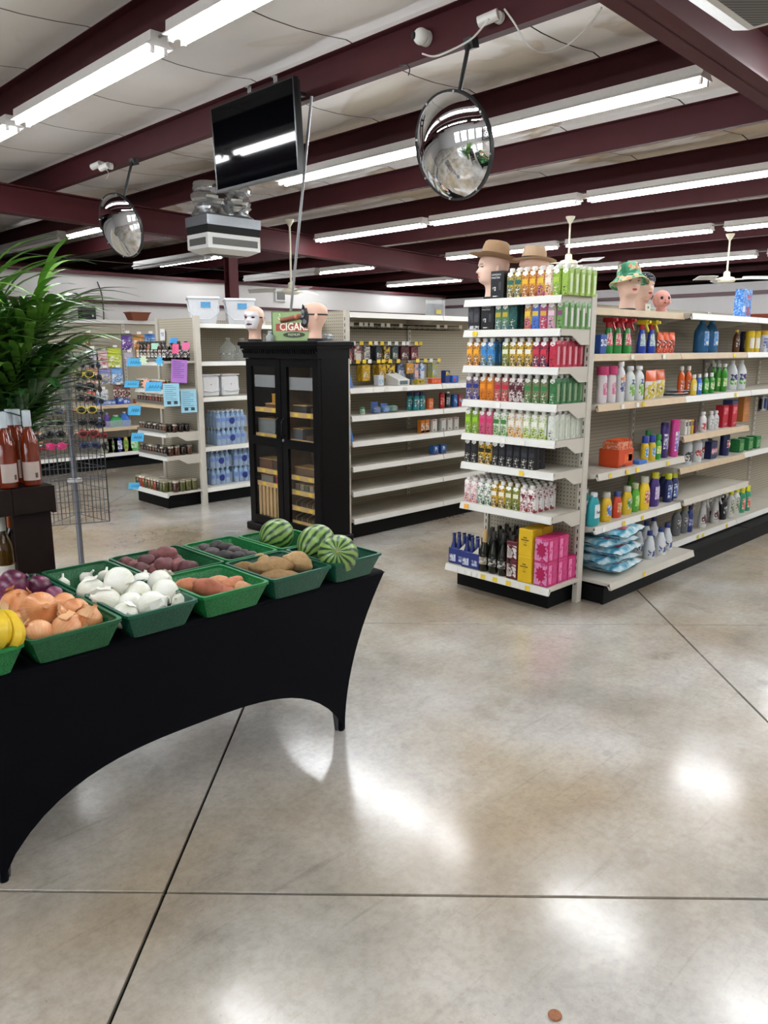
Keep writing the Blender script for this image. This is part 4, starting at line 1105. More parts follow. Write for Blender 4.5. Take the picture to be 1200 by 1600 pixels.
# ------------------------------------------------------------------ wine stand at the left
DW = mat('1a0e0a', .55, var=.4, scale=14, bump=.15, spec=.25)
st = thing('wine_stand', 'dark stained wooden wine stand beside the produce table', 'stand', (0, 0, 0))
SX0, SX1, SY0, SY1, SZ = .25, 1.21, 3.17, 3.56, 1.10
obj('top_board', MB().box(SX0, SX1, SY0 + .02, SY1, SZ - .025, SZ), DW, st)
obj('front_rail', MB().box(SX0, 1.055, SY0, SY0 + .02, SZ - .10, SZ + .004), DW, st)
obj('front_rail', MB().box(1.058, SX1, SY0 - .002, SY0 + .02, SZ - .10, SZ + .002), DW, st)
obj('side_rail', MB().box(SX1 - .0, SX1 + .015, SY0, SY1, SZ - .11, SZ), DW, st)
for (x0, x1) in ((1.06, SX1 - .002), (SX0, SX0 + .14)):
    for y0 in (SY0 + .021, SY1 - .025):
        obj('leg', MB().box(x0, x1, y0, y0 + .022, 0, SZ - .026), DW, st)
obj('lower_shelf', MB().box(SX0 + .02, SX1 - .02, SY0 + .05, SY1 - .03, .66, .685), DW, st)
obj('side_slat', MB().box(SX1 - .02, SX1 - .002, SY0 + .05, SY1 - .03, .5, .62), DW, st)
def glass(hx, rough=.05, a=1., tint=None):
    return mat(hx, rough, var=.05, trans=.55, coat=.3, name='bottle_glass_' + hx)
ROSE = mat('7e2a0e', .05, var=.3, scale=9, trans=.35, coat=.4)
def wine(bodym, capm, labm, lhx2='4a4038', caph=.06):
    prof = [(.030, 0), (.037, .004), (.0375, .02), (.0375, .16), (.034, .185), (.022, .215), (.0155, .235), (.0148, .30)]
    return [part('bottle', MB().lathe(prof, 18), bodym, [], 50), part('capsule', MB().lathe([(.0165, .30 - caph), (.0172, .30 - caph + .002), (.0165, .302), (.012, .304)], 14), capm, [], 50),
            part('label', MB().loft([[(.0381 * math.cos(a), .0381 * math.sin(a), z) for a in [-.95 + 1.9 * i / 8 for i in range(9)]] for z in (.025, .1)], cap=False, closed=False), labm,
                 [part('print', MB().loft([[(.0385 * math.cos(a), .0385 * math.sin(a), z) for a in [.35 + .3 * i / 3 for i in range(4)]] for z in (.035, .055)], cap=False, closed=False), mat(lhx2, .6))], 50)]
WROSE = wine(ROSE, mat('c9d3da', .35), mat('b5a59c', .6))
WDARK = wine(glass('1b120c'), mat('c2622e', .4), mat('c98a3a', .6))
WGOLD = wine(glass('6a4a1c'), mat('c8c8bc', .4), mat('d8d2c4', .6))
for k, (u, y, lb) in enumerate(((47, 3.235, 'rose wine bottle nearest the stand corner'), (9, 3.235, 'rose wine bottle in front at the picture edge'), (31, 3.33, 'rose wine bottle in the back pair, right one'), (20, 3.34, 'rose wine bottle in the back pair, left one'))):
    p = at(u, 715, y=y)
    put(WROSE, 'wine_bottle', lb, 'bottle', (p.x, y, SZ + .001), rz=-1.9 + .35 * k, group='rose wine bottles on the stand')
for k, (u, y, pr_, lb) in enumerate(((22, 3.30, WDARK, 'dark wine bottle with orange capsule on the lower shelf'), (6, 3.27, WGOLD, 'golden wine bottle with pale capsule on the lower shelf'))):
    p = at(u, 860, y=y)
    put(pr_, 'wine_bottle', lb, 'bottle', (p.x, y, .686), rz=-1.7, group='wine bottles on the lower stand shelf')

# ------------------------------------------------------------------ palm
LEAF = [mat('2a5424', .3, var=.25, scale=8), mat('3a7229', .3, var=.25, scale=8), mat('1f4022', .3, var=.25, scale=8), mat('6a9a3c', .4, var=.2, scale=8)]
STEMM = mat('5f7a38', .5)
PLX, PLY = 1.15, 3.79
palm = thing('potted_palm', 'leafy green palm plant behind the wine bottles', 'plant', (PLX, PLY, 0))
obj('planter', MB().loft([[(s * a, s2 * a, z) for a, s, s2 in ((w_, -1, -1), (w_, 1, -1), (w_, 1, 1), (w_, -1, 1))] for w_, z in ((.13, 0), (.19, .75), (.2, .75), (.2, .78), (.175, .78), (.17, .72))]), mat('b9b6ae', .6), palm)
obj('soil', MB().box(-.17, .17, -.17, .17, .70, .715), mat('3a2c20', .9), palm)
def leaflet_mesh(k):
    mb = MB(); n = 7; L_ = 1.0; rows = []
    for i in range(n + 1):
        t = i / n
        wd = .06 * (math.sin(pi * min(1, t * .92 + .08)) ** .7) * (1 - .25 * t) + .002
        x = L_ * t; z = -.30 * t ** 2.2 * (1 + .25 * k) + .05 * math.sin(pi * t)
        rows.append([(x, -wd, z + .25 * wd), (x, 0, z), (x, wd, z + .25 * wd)])
    for i in range(n):
        o = len(mb.v)
        mb.add(rows[i] + rows[i + 1], [(0, 1, 4, 3), (1, 2, 5, 4)])
    return mb.mesh('leaflet', 80)
LFM = [leaflet_mesh(0), leaflet_mesh(1), leaflet_mesh(2.2)]
rp = random.Random(21)
nleaf = 0
for k in range(30):
    az = rp.uniform(-2.6, .9) if k % 4 else rp.uniform(-1.2, .1)
    reach, hgt, droop = rp.uniform(.18, .52), rp.uniform(.55, 1.08), rp.uniform(.4, 1.2)
    base = Vector((rp.uniform(-.07, .07), rp.uniform(-.07, .07), .715))
    d = Vector((math.cos(az), math.sin(az), 0))
    path = [base + d * (reach * (i / 12) ** 1.6) + Vector((0, 0, (hgt + .45) * (i / 12 - .24 * droop * (i / 12) ** 3))) for i in range(13)]
    fr = obj('frond', MB().tube(path, .007, 6, .0018), STEMM, palm, smooth=60)
    joined = MB()
    lm = LEAF[3] if (hgt > .95 or k % 8 == 0) else LEAF[k % 3]
    for i in range(10):
        for sgn in (-1, 1):
            t = .4 + .06 * i + (.03 if sgn > 0 else 0)
            i0 = min(11, int(t * 12)); ff = t * 12 - i0
            p = path[i0].lerp(path[i0 + 1], ff)
            tang = (path[i0 + 1] - path[i0]).normalized()
            sidev = tang.cross(Vector((0, 0, 1))).normalized() * sgn
            dirv = (tang * (.5 + .6 * t) + sidev * (1.0 - .4 * t) + Vector((0, 0, .1 - .35 * rp.random()))).normalized()
            zax = Vector((0, 0, 1)); yax = zax.cross(dirv).normalized(); zax = dirv.cross(yax).normalized()
            M = Matrix((dirv, yax, zax)).transposed()
            s_ = rp.uniform(.30, .42) * (1 - .3 * abs(t - .65))
            ws = s_ * .92
            me = LFM[rp.randrange(3)]
            if k < 15:
                lf = obj('leaflet', me, lm, fr, p)
                lf.rotation_euler = M.to_euler(); lf.scale = (s_, ws, s_)
            else:
                joined.add([p + M @ Vector((v.co.x * s_, v.co.y * ws, v.co.z * s_)) for v in me.vertices], [tuple(f.vertices) for f in me.polygons])
    if k >= 15:
        o_ = obj('leaflets', joined, lm, fr, smooth=80); o_['kind'] = 'stuff'

# ------------------------------------------------------------------ sunglasses rack
RX, RY = 2.24, 5.42
WIRE = mat('56585e', .4, .6)
rack = thing('sunglasses_rack', 'three-sided grey wire rack hung with sunglasses', 'rack', (RX, RY, 0), rz=math.radians(67.5))
obj('pole', MB().cyl((0, 0, .02), (0, 0, 1.62), .019, 14), mat('6b6d73', .4, .6), rack, smooth=50)
obj('collar', MB().lathe([(.05, .72), (.05, .74), (.028, .745)], 16), mat('c4c4c4', .4), rack)
obj('base', MB().lathe([(.2, 0), (.2, .012), (.03, .02)], 24), mat('6b6d73', .4, .5), rack, smooth=40)
RS = .24   # circumradius
cor = [Vector((RS * math.cos(a), RS * math.sin(a), 0)) for a in (math.radians(180 - 60), math.radians(180 + 60), 0)]
PZ0, PZ1 = .44, 1.62
panels = []
for k in range(3):
    a_, b_ = cor[k], cor[(k + 1) % 3]
    mb = MB()
    for i in range(9):
        q_ = a_.lerp(b_, i / 8)
        mb.tube([(q_.x, q_.y, PZ0), (q_.x, q_.y, PZ1)], .0045 if i in (0, 8) else .0022, 5)
    z = PZ0
    while z < PZ1 + .01:
        mb.tube([(a_.x, a_.y, z), (b_.x, b_.y, z)], .0032 if z == PZ0 else .0022, 5)
        z += .0785
    o_ = obj('wire_panel', mb, WIRE, rack); o_['kind'] = 'stuff'
for z in (.74, 1.55):
    obj('spoke', MB().tube([cor[0] + Vector((0, 0, z)), (0, 0, z)], .003, 5).tube([cor[1] + Vector((0, 0, z)), (0, 0, z)], .003, 5).tube([cor[2] + Vector((0, 0, z)), (0, 0, z)], .003, 5), WIRE, rack)
def shades_proto(fhx, lhx):
    lens = []
    for s_ in (-1, 1):
        lens.append(part('lens', MB().ball((0, s_ * .034, 0), .006, .027, .021, 14, 8), mat(lhx, .12, coat=.5), [], 80))
    f = MB()
    for s_ in (-1, 1):
        f.tube([(.0, s_ * .034 + .029 * math.cos(2 * pi * i / 14), .023 * math.sin(2 * pi * i / 14)) for i in range(15)], .0025, 5)
        f.tube([(0, s_ * .062, .008), (-.06, s_ * .068, .012), (-.12, s_ * .066, .0), (-.135, s_ * .064, -.02)], .0022, 5)
    f.tube([(.002, -.008, .008), (.005, 0, .011), (.002, .008, .008)], .003, 5)
    return [part('frame', f, mat(fhx, .3))] + lens
SG = {'black': shades_proto('101012', '0b0b0d'), 'blue': shades_proto('2c3a66', '1a2236'), 'pink': shades_proto('d0286a', 'b02a60'), 'red': shades_proto('b02a22', '401414'), 'grey': shades_proto('8b8d92', '1a1c22'), 'yellow': shades_proto('d8c22a', '2a2a18'), 'brown': shades_proto('5a3a2a', '2a1a12'), 'teal': shades_proto('1f4a4f', '10262a')}
nsg = 0
rr = random.Random(3)
Mr = Matrix.Rotation(math.radians(67.5), 4, 'Z')
def hang(panel, s, z, colr, label):
    a_, b_ = cor[panel], cor[(panel + 1) % 3]
    q_ = a_.lerp(b_, s); nrm = Vector((q_.x, q_.y, 0)); nrm = Vector(((a_ + b_) / 2).to_tuple()).normalized()
    pos = q_ + nrm * .05 + Vector((0, 0, z))
    ang = math.atan2(nrm.y, nrm.x)
    w_ = Mr @ pos
    put(SG[colr], 'sunglasses', label, 'sunglasses', (RX + w_.x, RY + w_.y, w_.z), rz=ang + math.radians(67.5) + rr.uniform(-.15, .15), group='sunglasses on the wire rack')
rowsz = [1.56, 1.475, 1.395, 1.315, 1.235, 1.155, 1.075, .995]
cols_f = [('black', 'teal'), ('yellow', 'black'), ('black', 'blue'), ('black', 'black'), ('yellow', 'blue'), ('black', 'black'), ('red', 'black'), ('blue', 'pink')]
for k, z in enumerate(rowsz):
    for j, s_ in enumerate((.77, .26)):
        hang(0, s_, z, cols_f[k][j], '%s sunglasses on the rack side facing the tables, %s row down, %s column' % (cols_f[k][j], ORD[k], ('left', 'right')[j]))
cols_s = ['grey', 'black', 'brown', 'blue', 'grey', 'black', 'red', 'black']
for k, z in enumerate(rowsz):
    for j, s_ in enumerate((.27, .75)):
        c_ = cols_s[(k + 3 * j) % 8]
        hang(1, s_, z - .03, c_, '%s sunglasses on the far side of the rack, %s row down, %s column' % (c_, ORD[k], ('inner', 'outer')[j]))
        c_ = cols_s[(5 * k + 2 + j) % 8]
        hang(2, s_, z - .03, c_, '%s sunglasses on the palm side of the rack, %s row down, %s column' % (c_, ORD[k], ('inner', 'outer')[j]))

# ------------------------------------------------------------------ things hanging from the roof
TVX = 3.93
tv = thing('flat_screen_tv', 'large black flat screen television hung from the roof beam', 'television', (TVX, 5.475, 2.94), rot=(0, -.05, 0))
obj('screen', MB().box(-.012, -.008, -.545, .545, .022, .648), mat('020305', .05, coat=0., var=0, spec=.35), tv)
obj('bezel', MB().box(-.014, .03, -.56, -.545, 0, .66).box(-.014, .03, .545, .56, 0, .66).box(-.014, .03, -.545, .545, 0, .022).box(-.014, .03, -.545, .545, .648, .66), mat('0b0b0d', .3), tv)
obj('back_shell', MB().box(-.008, .06, -.545, .545, .02, .648), mat('101012', .5), tv)
for dy in (-.32, .02):
    obj('mount_hook', MB().box(.02, .028, dy, dy + .018, .62, .72).box(.02, .028, dy + .026, dy + .044, .62, .72).box(.0, .028, dy, dy + .044, .712, .722), mat('a8a8aa', .3, .8), tv)
obj('mount_arm', MB().box(.06, .31, -.3, -.26, .62, .65), mat('1a1a1c', .5), tv)
obj('mount_arm', MB().box(.06, .31, .1, .14, .62, .65), mat('1a1a1c', .5), tv)

MIR, nt, b, N, L = nodemat('convex_mirror')
b.inputs['Metallic'].default_value = 1; b.inputs['Roughness'].default_value = .02; b.inputs['Base Color'].default_value = (.86, .88, .9, 1)
def mirror(label, c, rz, tilt, r, top, hx='101012'):
    t = thing('convex_mirror', label, 'mirror', c, rot=(0, tilt, rz), group='round security mirrors')
    prof = [(r * math.sin(a), .012 + .30 * r * (math.cos(a) - math.cos(1.0)) / (1 - math.cos(1.0))) for a in (1.0,)] 
    rings = []; n = 48; R_ = r / math.sin(.62)
    for k in range(13):
        a = .62 * (1 - k / 12) + .004
        rings.append([(-(R_ * math.cos(a) - R_ * math.cos(.62)) - .01, R_ * math.sin(a) * math.cos(2 * pi * i / n), R_ * math.sin(a) * math.sin(2 * pi * i / n)) for i in range(n)])
    obj('mirror_dome', MB().loft(rings), MIR, t, smooth=80)
    rim = MB()
    rim.loft([[(x, rr_ * math.cos(2 * pi * i / n), rr_ * math.sin(2 * pi * i / n)) for i in range(n)] for x, rr_ in ((-.014, r - .004), (-.016, r + .008), (.012, r + .009), (.014, r - .004))])
    obj('rim', rim, mat(hx, .4), t, smooth=40)
    for k in range(8):
        a = 2 * pi * k / 8 + .3
        obj('rim_clip', MB().box(-.02, -.012, (r) * math.cos(a) - .006, (r) * math.cos(a) + .006, (r) * math.sin(a) - .006, (r) * math.sin(a) + .006), mat('b8b8b8', .3, .6), t)
    Mi = Matrix.Rotation(rz, 4, 'Z') @ Matrix.Rotation(tilt, 4, 'Y')
    h = Mi.inverted() @ (Vector(top) - Vector(c))
    obj('hanger', MB().tube([h, Vector((.03, h.y * .2, r * .4))], .014, 6).tube([Vector((.03, h.y * .2, r * .4)), Vector((.012, 0, 0))], .014, 6), mat('121214', .5), t)
    obj('clamp', MB().box(h.x - .03, h.x + .03, h.y - .035, h.y + .035, h.z - .07, h.z + .0), mat('121214', .5), t)
    return t
mirror('large round convex security mirror hanging over the aisle', (4.08, 3.53, 2.915), math.radians(-3), -.30, .318, (4.19, 3.50, 3.572))
mirror('smaller round convex mirror near the palm with a tilted face', (4.02, 8.02, 2.89), math.radians(10), -.30, .315, (4.19, 8.0, 3.572))
# security cameras on the TV beam
WHT = mat('d6d4d0', .4); DKL = mat('151518', .2)
XB = 4.255
p = at(653, 55, x=4.16)
t = thing('dome_camera', 'white ball-shaped security camera on the roof beam', 'camera', (XB - .006, p.y, p.z))
obj('mount', MB().cyl((0, 0, 0), (-.03, 0, 0), .05, 20), WHT, t, smooth=40)
obj('ball', MB().ball((-.06, 0, 0), .052, nu=20, nv=14), WHT, t, smooth=80)
obj('lens', MB().cyl((-.095, .018, .0), (-.116, .026, -.002), .022, 16), DKL, t, smooth=40)
def bullet(u, v, label, ry, flip=1, x=4.16):
    p = at(u, v, x=x)
    t = thing('bullet_camera', label, 'camera', (XB - .006, p.y, p.z), group='white bullet security cameras')
    obj('mount', MB().cyl((0, 0, 0), (-.03, 0, 0), .035, 16), WHT, t, smooth=40)
    obj('arm', MB().cyl((-.025, 0, 0), (-.055, .01 * flip, 0), .012, 10), WHT, t, smooth=40)
    obj('barrel', MB().cyl((-.05, -.02 * flip, .005), (-.09, .10 * flip, -.02), .033, 16), WHT, t, smooth=40)
    obj('lens', MB().cyl((-.0895, .098 * flip, -.0195), (-.0915, .104 * flip, -.021), .026, 16), DKL, t, smooth=40)
    return t
bullet(768, 22, 'white bullet camera beside the dome camera', 0)
bullet(163, 258, 'white bullet camera near the small mirror, right of the pair', 0)
bullet(150, 256, 'white bullet camera near the small mirror, left of the pair', 0)
def cable(name, label, pts, r=.006, hx='b7b4b0'):
    mb = MB(); P_ = [Vector(p) for p in pts]
    fine = []
    for i in range(len(P_) - 1):
        p0, p1, p2, p3 = P_[max(i - 1, 0)], P_[i], P_[i + 1], P_[min(i + 2, len(P_) - 1)]
        for k in range(6):
            t = k / 6
            fine.append(.5 * ((2 * p1) + (p2 - p0) * t + (2 * p0 - 5 * p1 + 4 * p2 - p3) * t * t + (3 * p1 - p0 - 3 * p2 + p3) * t ** 3))
    fine.append(P_[-1])
    return tag(obj(name, mb.tube(fine, r, 6), mat(hx, .5), smooth=60), label, 'cable')
cable('power_cable', 'grey cable sagging from the bullet camera to the rafter', [at(788, 14, x=4.12), at(803, 35, x=4.15), at(825, 70, x=4.2), at(850, 82, x=4.3), at(885, 72, x=4.4), at(920, 40, x=4.4), at(940, 12, x=4.35)])
cable('power_cable', 'white cable draped between the two roof cameras', [at(660, 84, x=4.13), at(680, 88, x=4.13), at(710, 76, x=4.13), at(735, 62, x=4.13), at(752, 45, x=4.13), at(764, 30, x=4.12)], .006, 'c9c6c2')
cable('loose_wire', 'dark loose wire ends below the dome camera', [at(624, 102, x=4.15), at(635, 101, x=4.13), at(640, 108, x=4.13), at(638, 118, x=4.13)], .004, '1c1a1a')
cable('loose_wire', 'dangling wire below the pair of bullet cameras', [at(165, 263, x=4.13), at(170, 272, x=4.13), at(166, 280, x=4.13)], .004, 'c9c6c2')
cable('roof_wire', 'thin wire strung below the roof past the palm', [(3.0, 12.4, 3.12), (5.5, 12.4, 3.0), (9.5, 12.4, 3.02)], .004, '77757a')
cable('wall_wire', 'thin dark wire running down the back wall beside the palm', [at(152, 440, y=14.15), at(159, 460, y=14.15), at(162, 490, y=14.15), at(162, 512, y=14.15)], .012, '4a4a4c')
# ventilation boxes
GRILL, nt, b, N, L = nodemat('vent_louvres')
tc = N('ShaderNodeTexCoord'); wv = N('ShaderNodeTexWave'); wv.inputs['Scale'].default_value = 22; wv.bands_direction = 'DIAGONAL'; L(tc.outputs['Object'], wv.inputs['Vector'])
r1 = N('ShaderNodeValToRGB'); r1.color_ramp.elements[0].color = (*hexc('2e2e2e'), 1); r1.color_ramp.elements[1].color = (*hexc('6e6c68'), 1); L(wv.outputs['Fac'], r1.inputs[0]); L(r1.outputs[0], b.inputs['Base Color'])
def ventbox(label, x0, y0, lx, ly, zb, duct=True):
    t = thing('ceiling_vent_box', label, 'vent', (x0 + lx / 2, y0 + ly / 2, zb), group='roof vent boxes')
    a, c = lx / 2, ly / 2
    obj('silver_plenum', MB().box(-a - .01, a + .01, -c - .01, c + .01, .31, .42), mat('9da2a6', .3, .7), t)
    obj('black_band', MB().box(-a, a, -c, c, .22, .31), mat('0e0f10', .8), t)
    obj('diffuser', MB().box(-a, a, -c, c, .05, .22).loft([[(s * q_, s2 * q2, z) for s, s2 in ((-1, -1), (1, -1), (1, 1), (-1, 1))] for q_, q2, z in ((a, c, .05), (a - .1, c - .1, 0))]), mat('d9d9d6', .4), t)
    obj('grille', MB().box(-a + .06, a - .04, -c - .003, -c, .09, .17), GRILL, t)
    obj('grille', MB().box(-a - .003, -a, -c + .05, c - .05, .09, .17), GRILL, t)
    obj('underside_grille', MB().box(-a + .13, a - .13, -c + .13, c - .13, -.004, 0), GRILL, t)
    zt = zp(x0) - zb
    if duct:
        for dx in (-a * .5, a * .45):
            mb = MB()
            def rg(z, r, n=20): return [(dx + r * (1 + .22 * mnoise.noise(Vector((i * .9, z * 12, dx)))) * 1.15 * math.cos(2 * pi * i / n), r * (1 + .25 * mnoise.noise(Vector((i, z * 14, dx + 3)))) * math.sin(2 * pi * i / n), z) for i in range(n)]
            mb.loft([rg(.42 + (zt - .40) * k / 14, .17 + .05 * mnoise.noise(Vector((k * .45, dx, 0))) + .008 * (k % 2)) for k in range(15)])
            obj('foil_duct', mb, mat('b9bbbd', .22, .95), t, smooth=25)
    else:
        obj('foil_duct', MB().lathe([(.16, .42), (.16, zt + .2)], 16), mat('b9bbbd', .22, .95), t, smooth=40)
vb = at(326, 393, z=2.75)
ventbox('white vent box with black band and foil ducts by the rafter', vb.x, vb.y, .74, .46, 2.75)
vb = at(1143, 71, z=2.75)
ventbox('white vent box underside with dark grille at the upper right', vb.x - .86, vb.y - .86, .86, .86, 2.75)
# leaning conduit pole
pa, pb = at(487, 150, x=4.22), Vector((4.33, 5.62, 1.702))
q_ = at(455, 480, x=4.32)
tag(obj('conduit_pole', MB().cyl(pa, pa.lerp(q_, 1.195), .012, 10), mat('a3a5a8', .35, .8), smooth=50), 'thin galvanised pole leaning from the cabinet top to the roof beam', 'pole')
# ceiling fans
def fan(label, u, v, z, rz, top):
    p = at(u, v, z=z)
    t = thing('ceiling_fan', label, 'ceiling fan', (p.x, p.y, z), rz, group='white ceiling fans')
    CR = mat('d8d2bd', .4)
    obj('motor', MB().lathe([(.03, -.05), (.11, -.04), (.13, -.01), (.11, .03), (.05, .045), (.045, .11), (.02, .13)], 24), CR, t, smooth=40)
    obj('rod', MB().cyl((0, 0, .12), (0, 0, top - z - .03), .014, 10), CR, t, smooth=40)
    obj('canopy', MB().lathe([(.02, top - z - .09), (.06, top - z - .02), (.065, top - z)], 16), CR, t, smooth=40)
    for k in range(3):
        a = 2 * pi * k / 3
        M = Matrix.Rotation(a, 4, 'Z')
        bl = obj('blade', MB().loft([[(x, -w_ * .5, -.012 - tw), (x, w_ * .5, .012 - tw + .025), (x, w_ * .5, .018 - tw + .025), (x, -w_ * .5, -.006 - tw)] for x, w_, tw in ((.22, .10, .0), (.35, .15, .0), (.62, .12, .015))]).xf(M), mat('c9cac8', .4), t)
        obj('blade_arm', MB().tube([(.10, 0, 0), (.24, 0, .0)], .012, 6).xf(M), CR, bl)
fan('white three-blade ceiling fan above the drinks endcap', 888, 411, 2.80, math.radians(16), zp(9.6))
fan('white ceiling fan further back near the far wall', 1135, 437, 2.66, math.radians(40), zp(12.6))
fan('white ceiling fan glimpsed behind the leaning pole', 455, 455, 2.45, math.radians(15), zp(8.8))
# wall fittings
p = at(140, 493, y=14.0)
t = thing('wall_speaker', 'black speaker box on the back wall at the palm tips', 'speaker', (p.x, 14.12, p.z))
obj('case', MB().rbox(-.13, .13, -.11, .07, -.14, .14, .01), mat('101318', .5), t); obj('badge', MB().box(.05, .08, -.113, -.11, -.02, .02), mat('d0d4d8', .4), t)
p = at(438, 462, y=14.18)
t = thing('wall_vent', 'small square vent with white frame on the back wall', 'vent', (p.x, 14.18, p.z))
obj('frame', MB().box(-.14, .14, -.02, .02, -.12, .12), mat('d0d0ce', .5), t); obj('grille', MB().box(-.11, .11, -.024, -.02, -.09, .09), mat('5a5a58', .6), t)
p = at(219, 514, y=10.66)
put([part('pot', MB().loft([[(s * q_, s2 * q2, z) for s, s2 in ((-1, -1), (1, -1), (1, 1), (-1, 1))] for q_, q2, z in ((.11, .08, 0), (.15, .10, .1), (.16, .11, .1), (.16, .11, .115), (.145, .095, .115))]), mat('7a4026', .6), smooth=20)], 'planter_tray', 'brown tapered planter on top of the snack shelving', 'planter', (p.x, 10.72, 2.031))

# shelving of packaged goods along the shop front, seen in the mirrors
fs = thing('front_wall_shelving', 'tall shelving of packaged goods by the shop front, seen in the mirror', 'shelving', (0, 0, 0))
obj('side_panel', MB().box(-5.0, -4.55, -4.9, -4.86, 0, 2.4).box(-5.0, -4.55, .3, .34, 0, 2.4), mat('5a5a60', .6), fs)
for z in (.15, .55, .95, 1.35, 1.75, 2.15):
    obj('shelf', MB().box(-5.0, -4.55, -4.86, .3, z, z + .03), mat('b0aea8', .5), fs)
    for c_ in range(6):
        mb = MB(); yy = -4.82 + rp.uniform(0, .3)
        while yy < .2:
            w_ = rp.uniform(.06, .14)
            if rp.random() < .3: mb.box(-4.75, -4.6, yy, yy + w_, z + .031, z + .031 + rp.uniform(.15, .32))
            yy += w_ + .25 * rp.random()
        o_ = obj('packaged_goods', mb, mat(('8a2a2a', '2a4a8a', 'c8a03a', '3a7a4a', 'c8c8c8', '2a2a30')[c_], .4), fs); o_['kind'] = 'stuff'
# ------------------------------------------------------------------ product builders (front faces local -y, base at z = 0)
def pmat(a, b_, scale=60., c=None, rough=.35):
    """busy printed packaging: patches of two or three inks"""
    key = ('print', a, b_, c, scale)
    if key in MATS: return MATS[key]
    m, nt, b, N, L = nodemat('print_%s_%s' % (a, b_))
    tc = N('ShaderNodeTexCoord'); n = N('ShaderNodeTexNoise'); n.inputs['Scale'].default_value = scale; n.inputs['Detail'].default_value = 2; n.inputs['Distortion'].default_value = .6
    L(tc.outputs['Object'], n.inputs['Vector'])
    r = N('ShaderNodeValToRGB'); r.color_ramp.interpolation = 'CONSTANT' if c else 'EASE'; e = r.color_ramp.elements
    e[0].position = 0. if c else .46; e[0].color = (*hexc(a), 1); e[1].position = .52 if c else .62; e[1].color = (*hexc(b_), 1)
    if c:
        k = e.new(.61); k.color = (*hexc(c), 1)
        k = e.new(.36); k.color = (*hexc(a), 1); e[0].color = (*hexc(c), 1)
    L(n.outputs['Fac'], r.inputs[0]); L(r.outputs[0], b.inputs['Base Color']); b.inputs['Roughness'].default_value = rough
    MATS[key] = m
    return m
def patchbox(x0, x1, z0, z1, y, t=.0008): return MB().box(x0, x1, y - t, y, z0, z1)
def carton(main, low=None, band=None, side=None, cap='eceae6', w=.056, d=.056, h=.172, capless=False, chevron=None, txt=None, txthx='f2efe8'):
    c = .008
    def ring(z, zf=None, s=1.):
        pts = [(-w / 2 + c, -d / 2), (w / 2 - c, -d / 2), (w / 2, -d / 2 + c), (w / 2, d / 2 - c), (w / 2 - c, d / 2), (-w / 2 + c, d / 2), (-w / 2, d / 2 - c), (-w / 2, -d / 2 + c)]
        return [(x * s, y * s, z if zf is None else zf + (z - zf) * (y + d / 2) / d) for x, y in pts]
    body = MB().loft([ring(0), ring(h * .82, h * .76), ring(h * .95, h * .85, .9)])
    out = [part('carton_body', body, pmat(main, low or main, scale=55) if low else mat(main, .35))]
    if not capless:
        out.append(part('cap', MB().lathe([(.0155, h * .86), (.016, h * .865), (.016, h * 1.0), (.0135, h * 1.015)], 10, (0, -d * .12, 0)), mat(cap, .35), [], 40))
        out.append(part('white_fold', MB().add([(-w * .36, -d / 2 - .0008, h * .765), (w * .36, -d / 2 - .0008, h * .765), (w * .30, -d * .45 - .0008, h * .855), (-w * .30, -d * .45 - .0008, h * .855), (0, -d / 2 - .0009, h * .70)], [(0, 4, 1, 2, 3)]), mat(cap, .4)))
    if low: out.append(part('lower_print', patchbox(-w / 2 + c, w / 2 - c, .004, h * .36, -d / 2), pmat(low, main, 90, 'd8d2c4' if sum(hexc(low)) < .5 else '3a302c')))
    if band: out.append(part('title_band', patchbox(-w / 2 + c, w / 2 - c, h * .44, h * .60, -d / 2), mat(band, .4, var=.1), [part('lettering', text(txt, .011), mat(txthx, .5))] if False else []))
    if chevron:
        hh = h
        out.append(part('triangle_print', MB().add([(-.018, -d / 2 - .0008, hh * .66), (.018, -d / 2 - .0008, hh * .66), (0, -d / 2 - .0008, hh * .44)], [(0, 1, 2)]), mat(chevron, .4)))
    if side: out.append(part('side_print', MB().box(w / 2, w / 2 + .0008, -d * .18, d * .2, h * .08, h * .7), mat(side, .4)))
    return out
def boxp(w, d, h, hx, patches=(), txt=None, rough=.4, edge=.003):
    out = [part('carton', MB().rbox(-w / 2, w / 2, -d / 2, d / 2, 0, h, edge), mat(hx, rough, var=.06))]
    for (fc, a0, a1, z0, z1, ph) in patches:
        if fc == 'f': mb = MB().box(a0 * w, a1 * w, -d / 2 - .0008, -d / 2 + .0002, z0 * h, z1 * h)
        elif fc == 'r': mb = MB().box(w / 2 - .0002, w / 2 + .0008, a0 * d, a1 * d, z0 * h, z1 * h)
        elif fc == 'l': mb = MB().box(-w / 2 - .0008, -w / 2 + .0002, a0 * d, a1 * d, z0 * h, z1 * h)
        else: mb = MB().box(a0 * w, a1 * w, z0 * d, z1 * d, h - .0002, h + .0008)
        out.append(part('printed_panel', mb, pmat(ph, hx, 45)))
    for (s, size, hx2, x, z) in (txt or ()):
        me = text(s, size); me.transform(Matrix.Translation((x * w, -d / 2 - .0014, z * h)))
        out.append(part('lettering', me, mat(hx2, .4)))
    return out
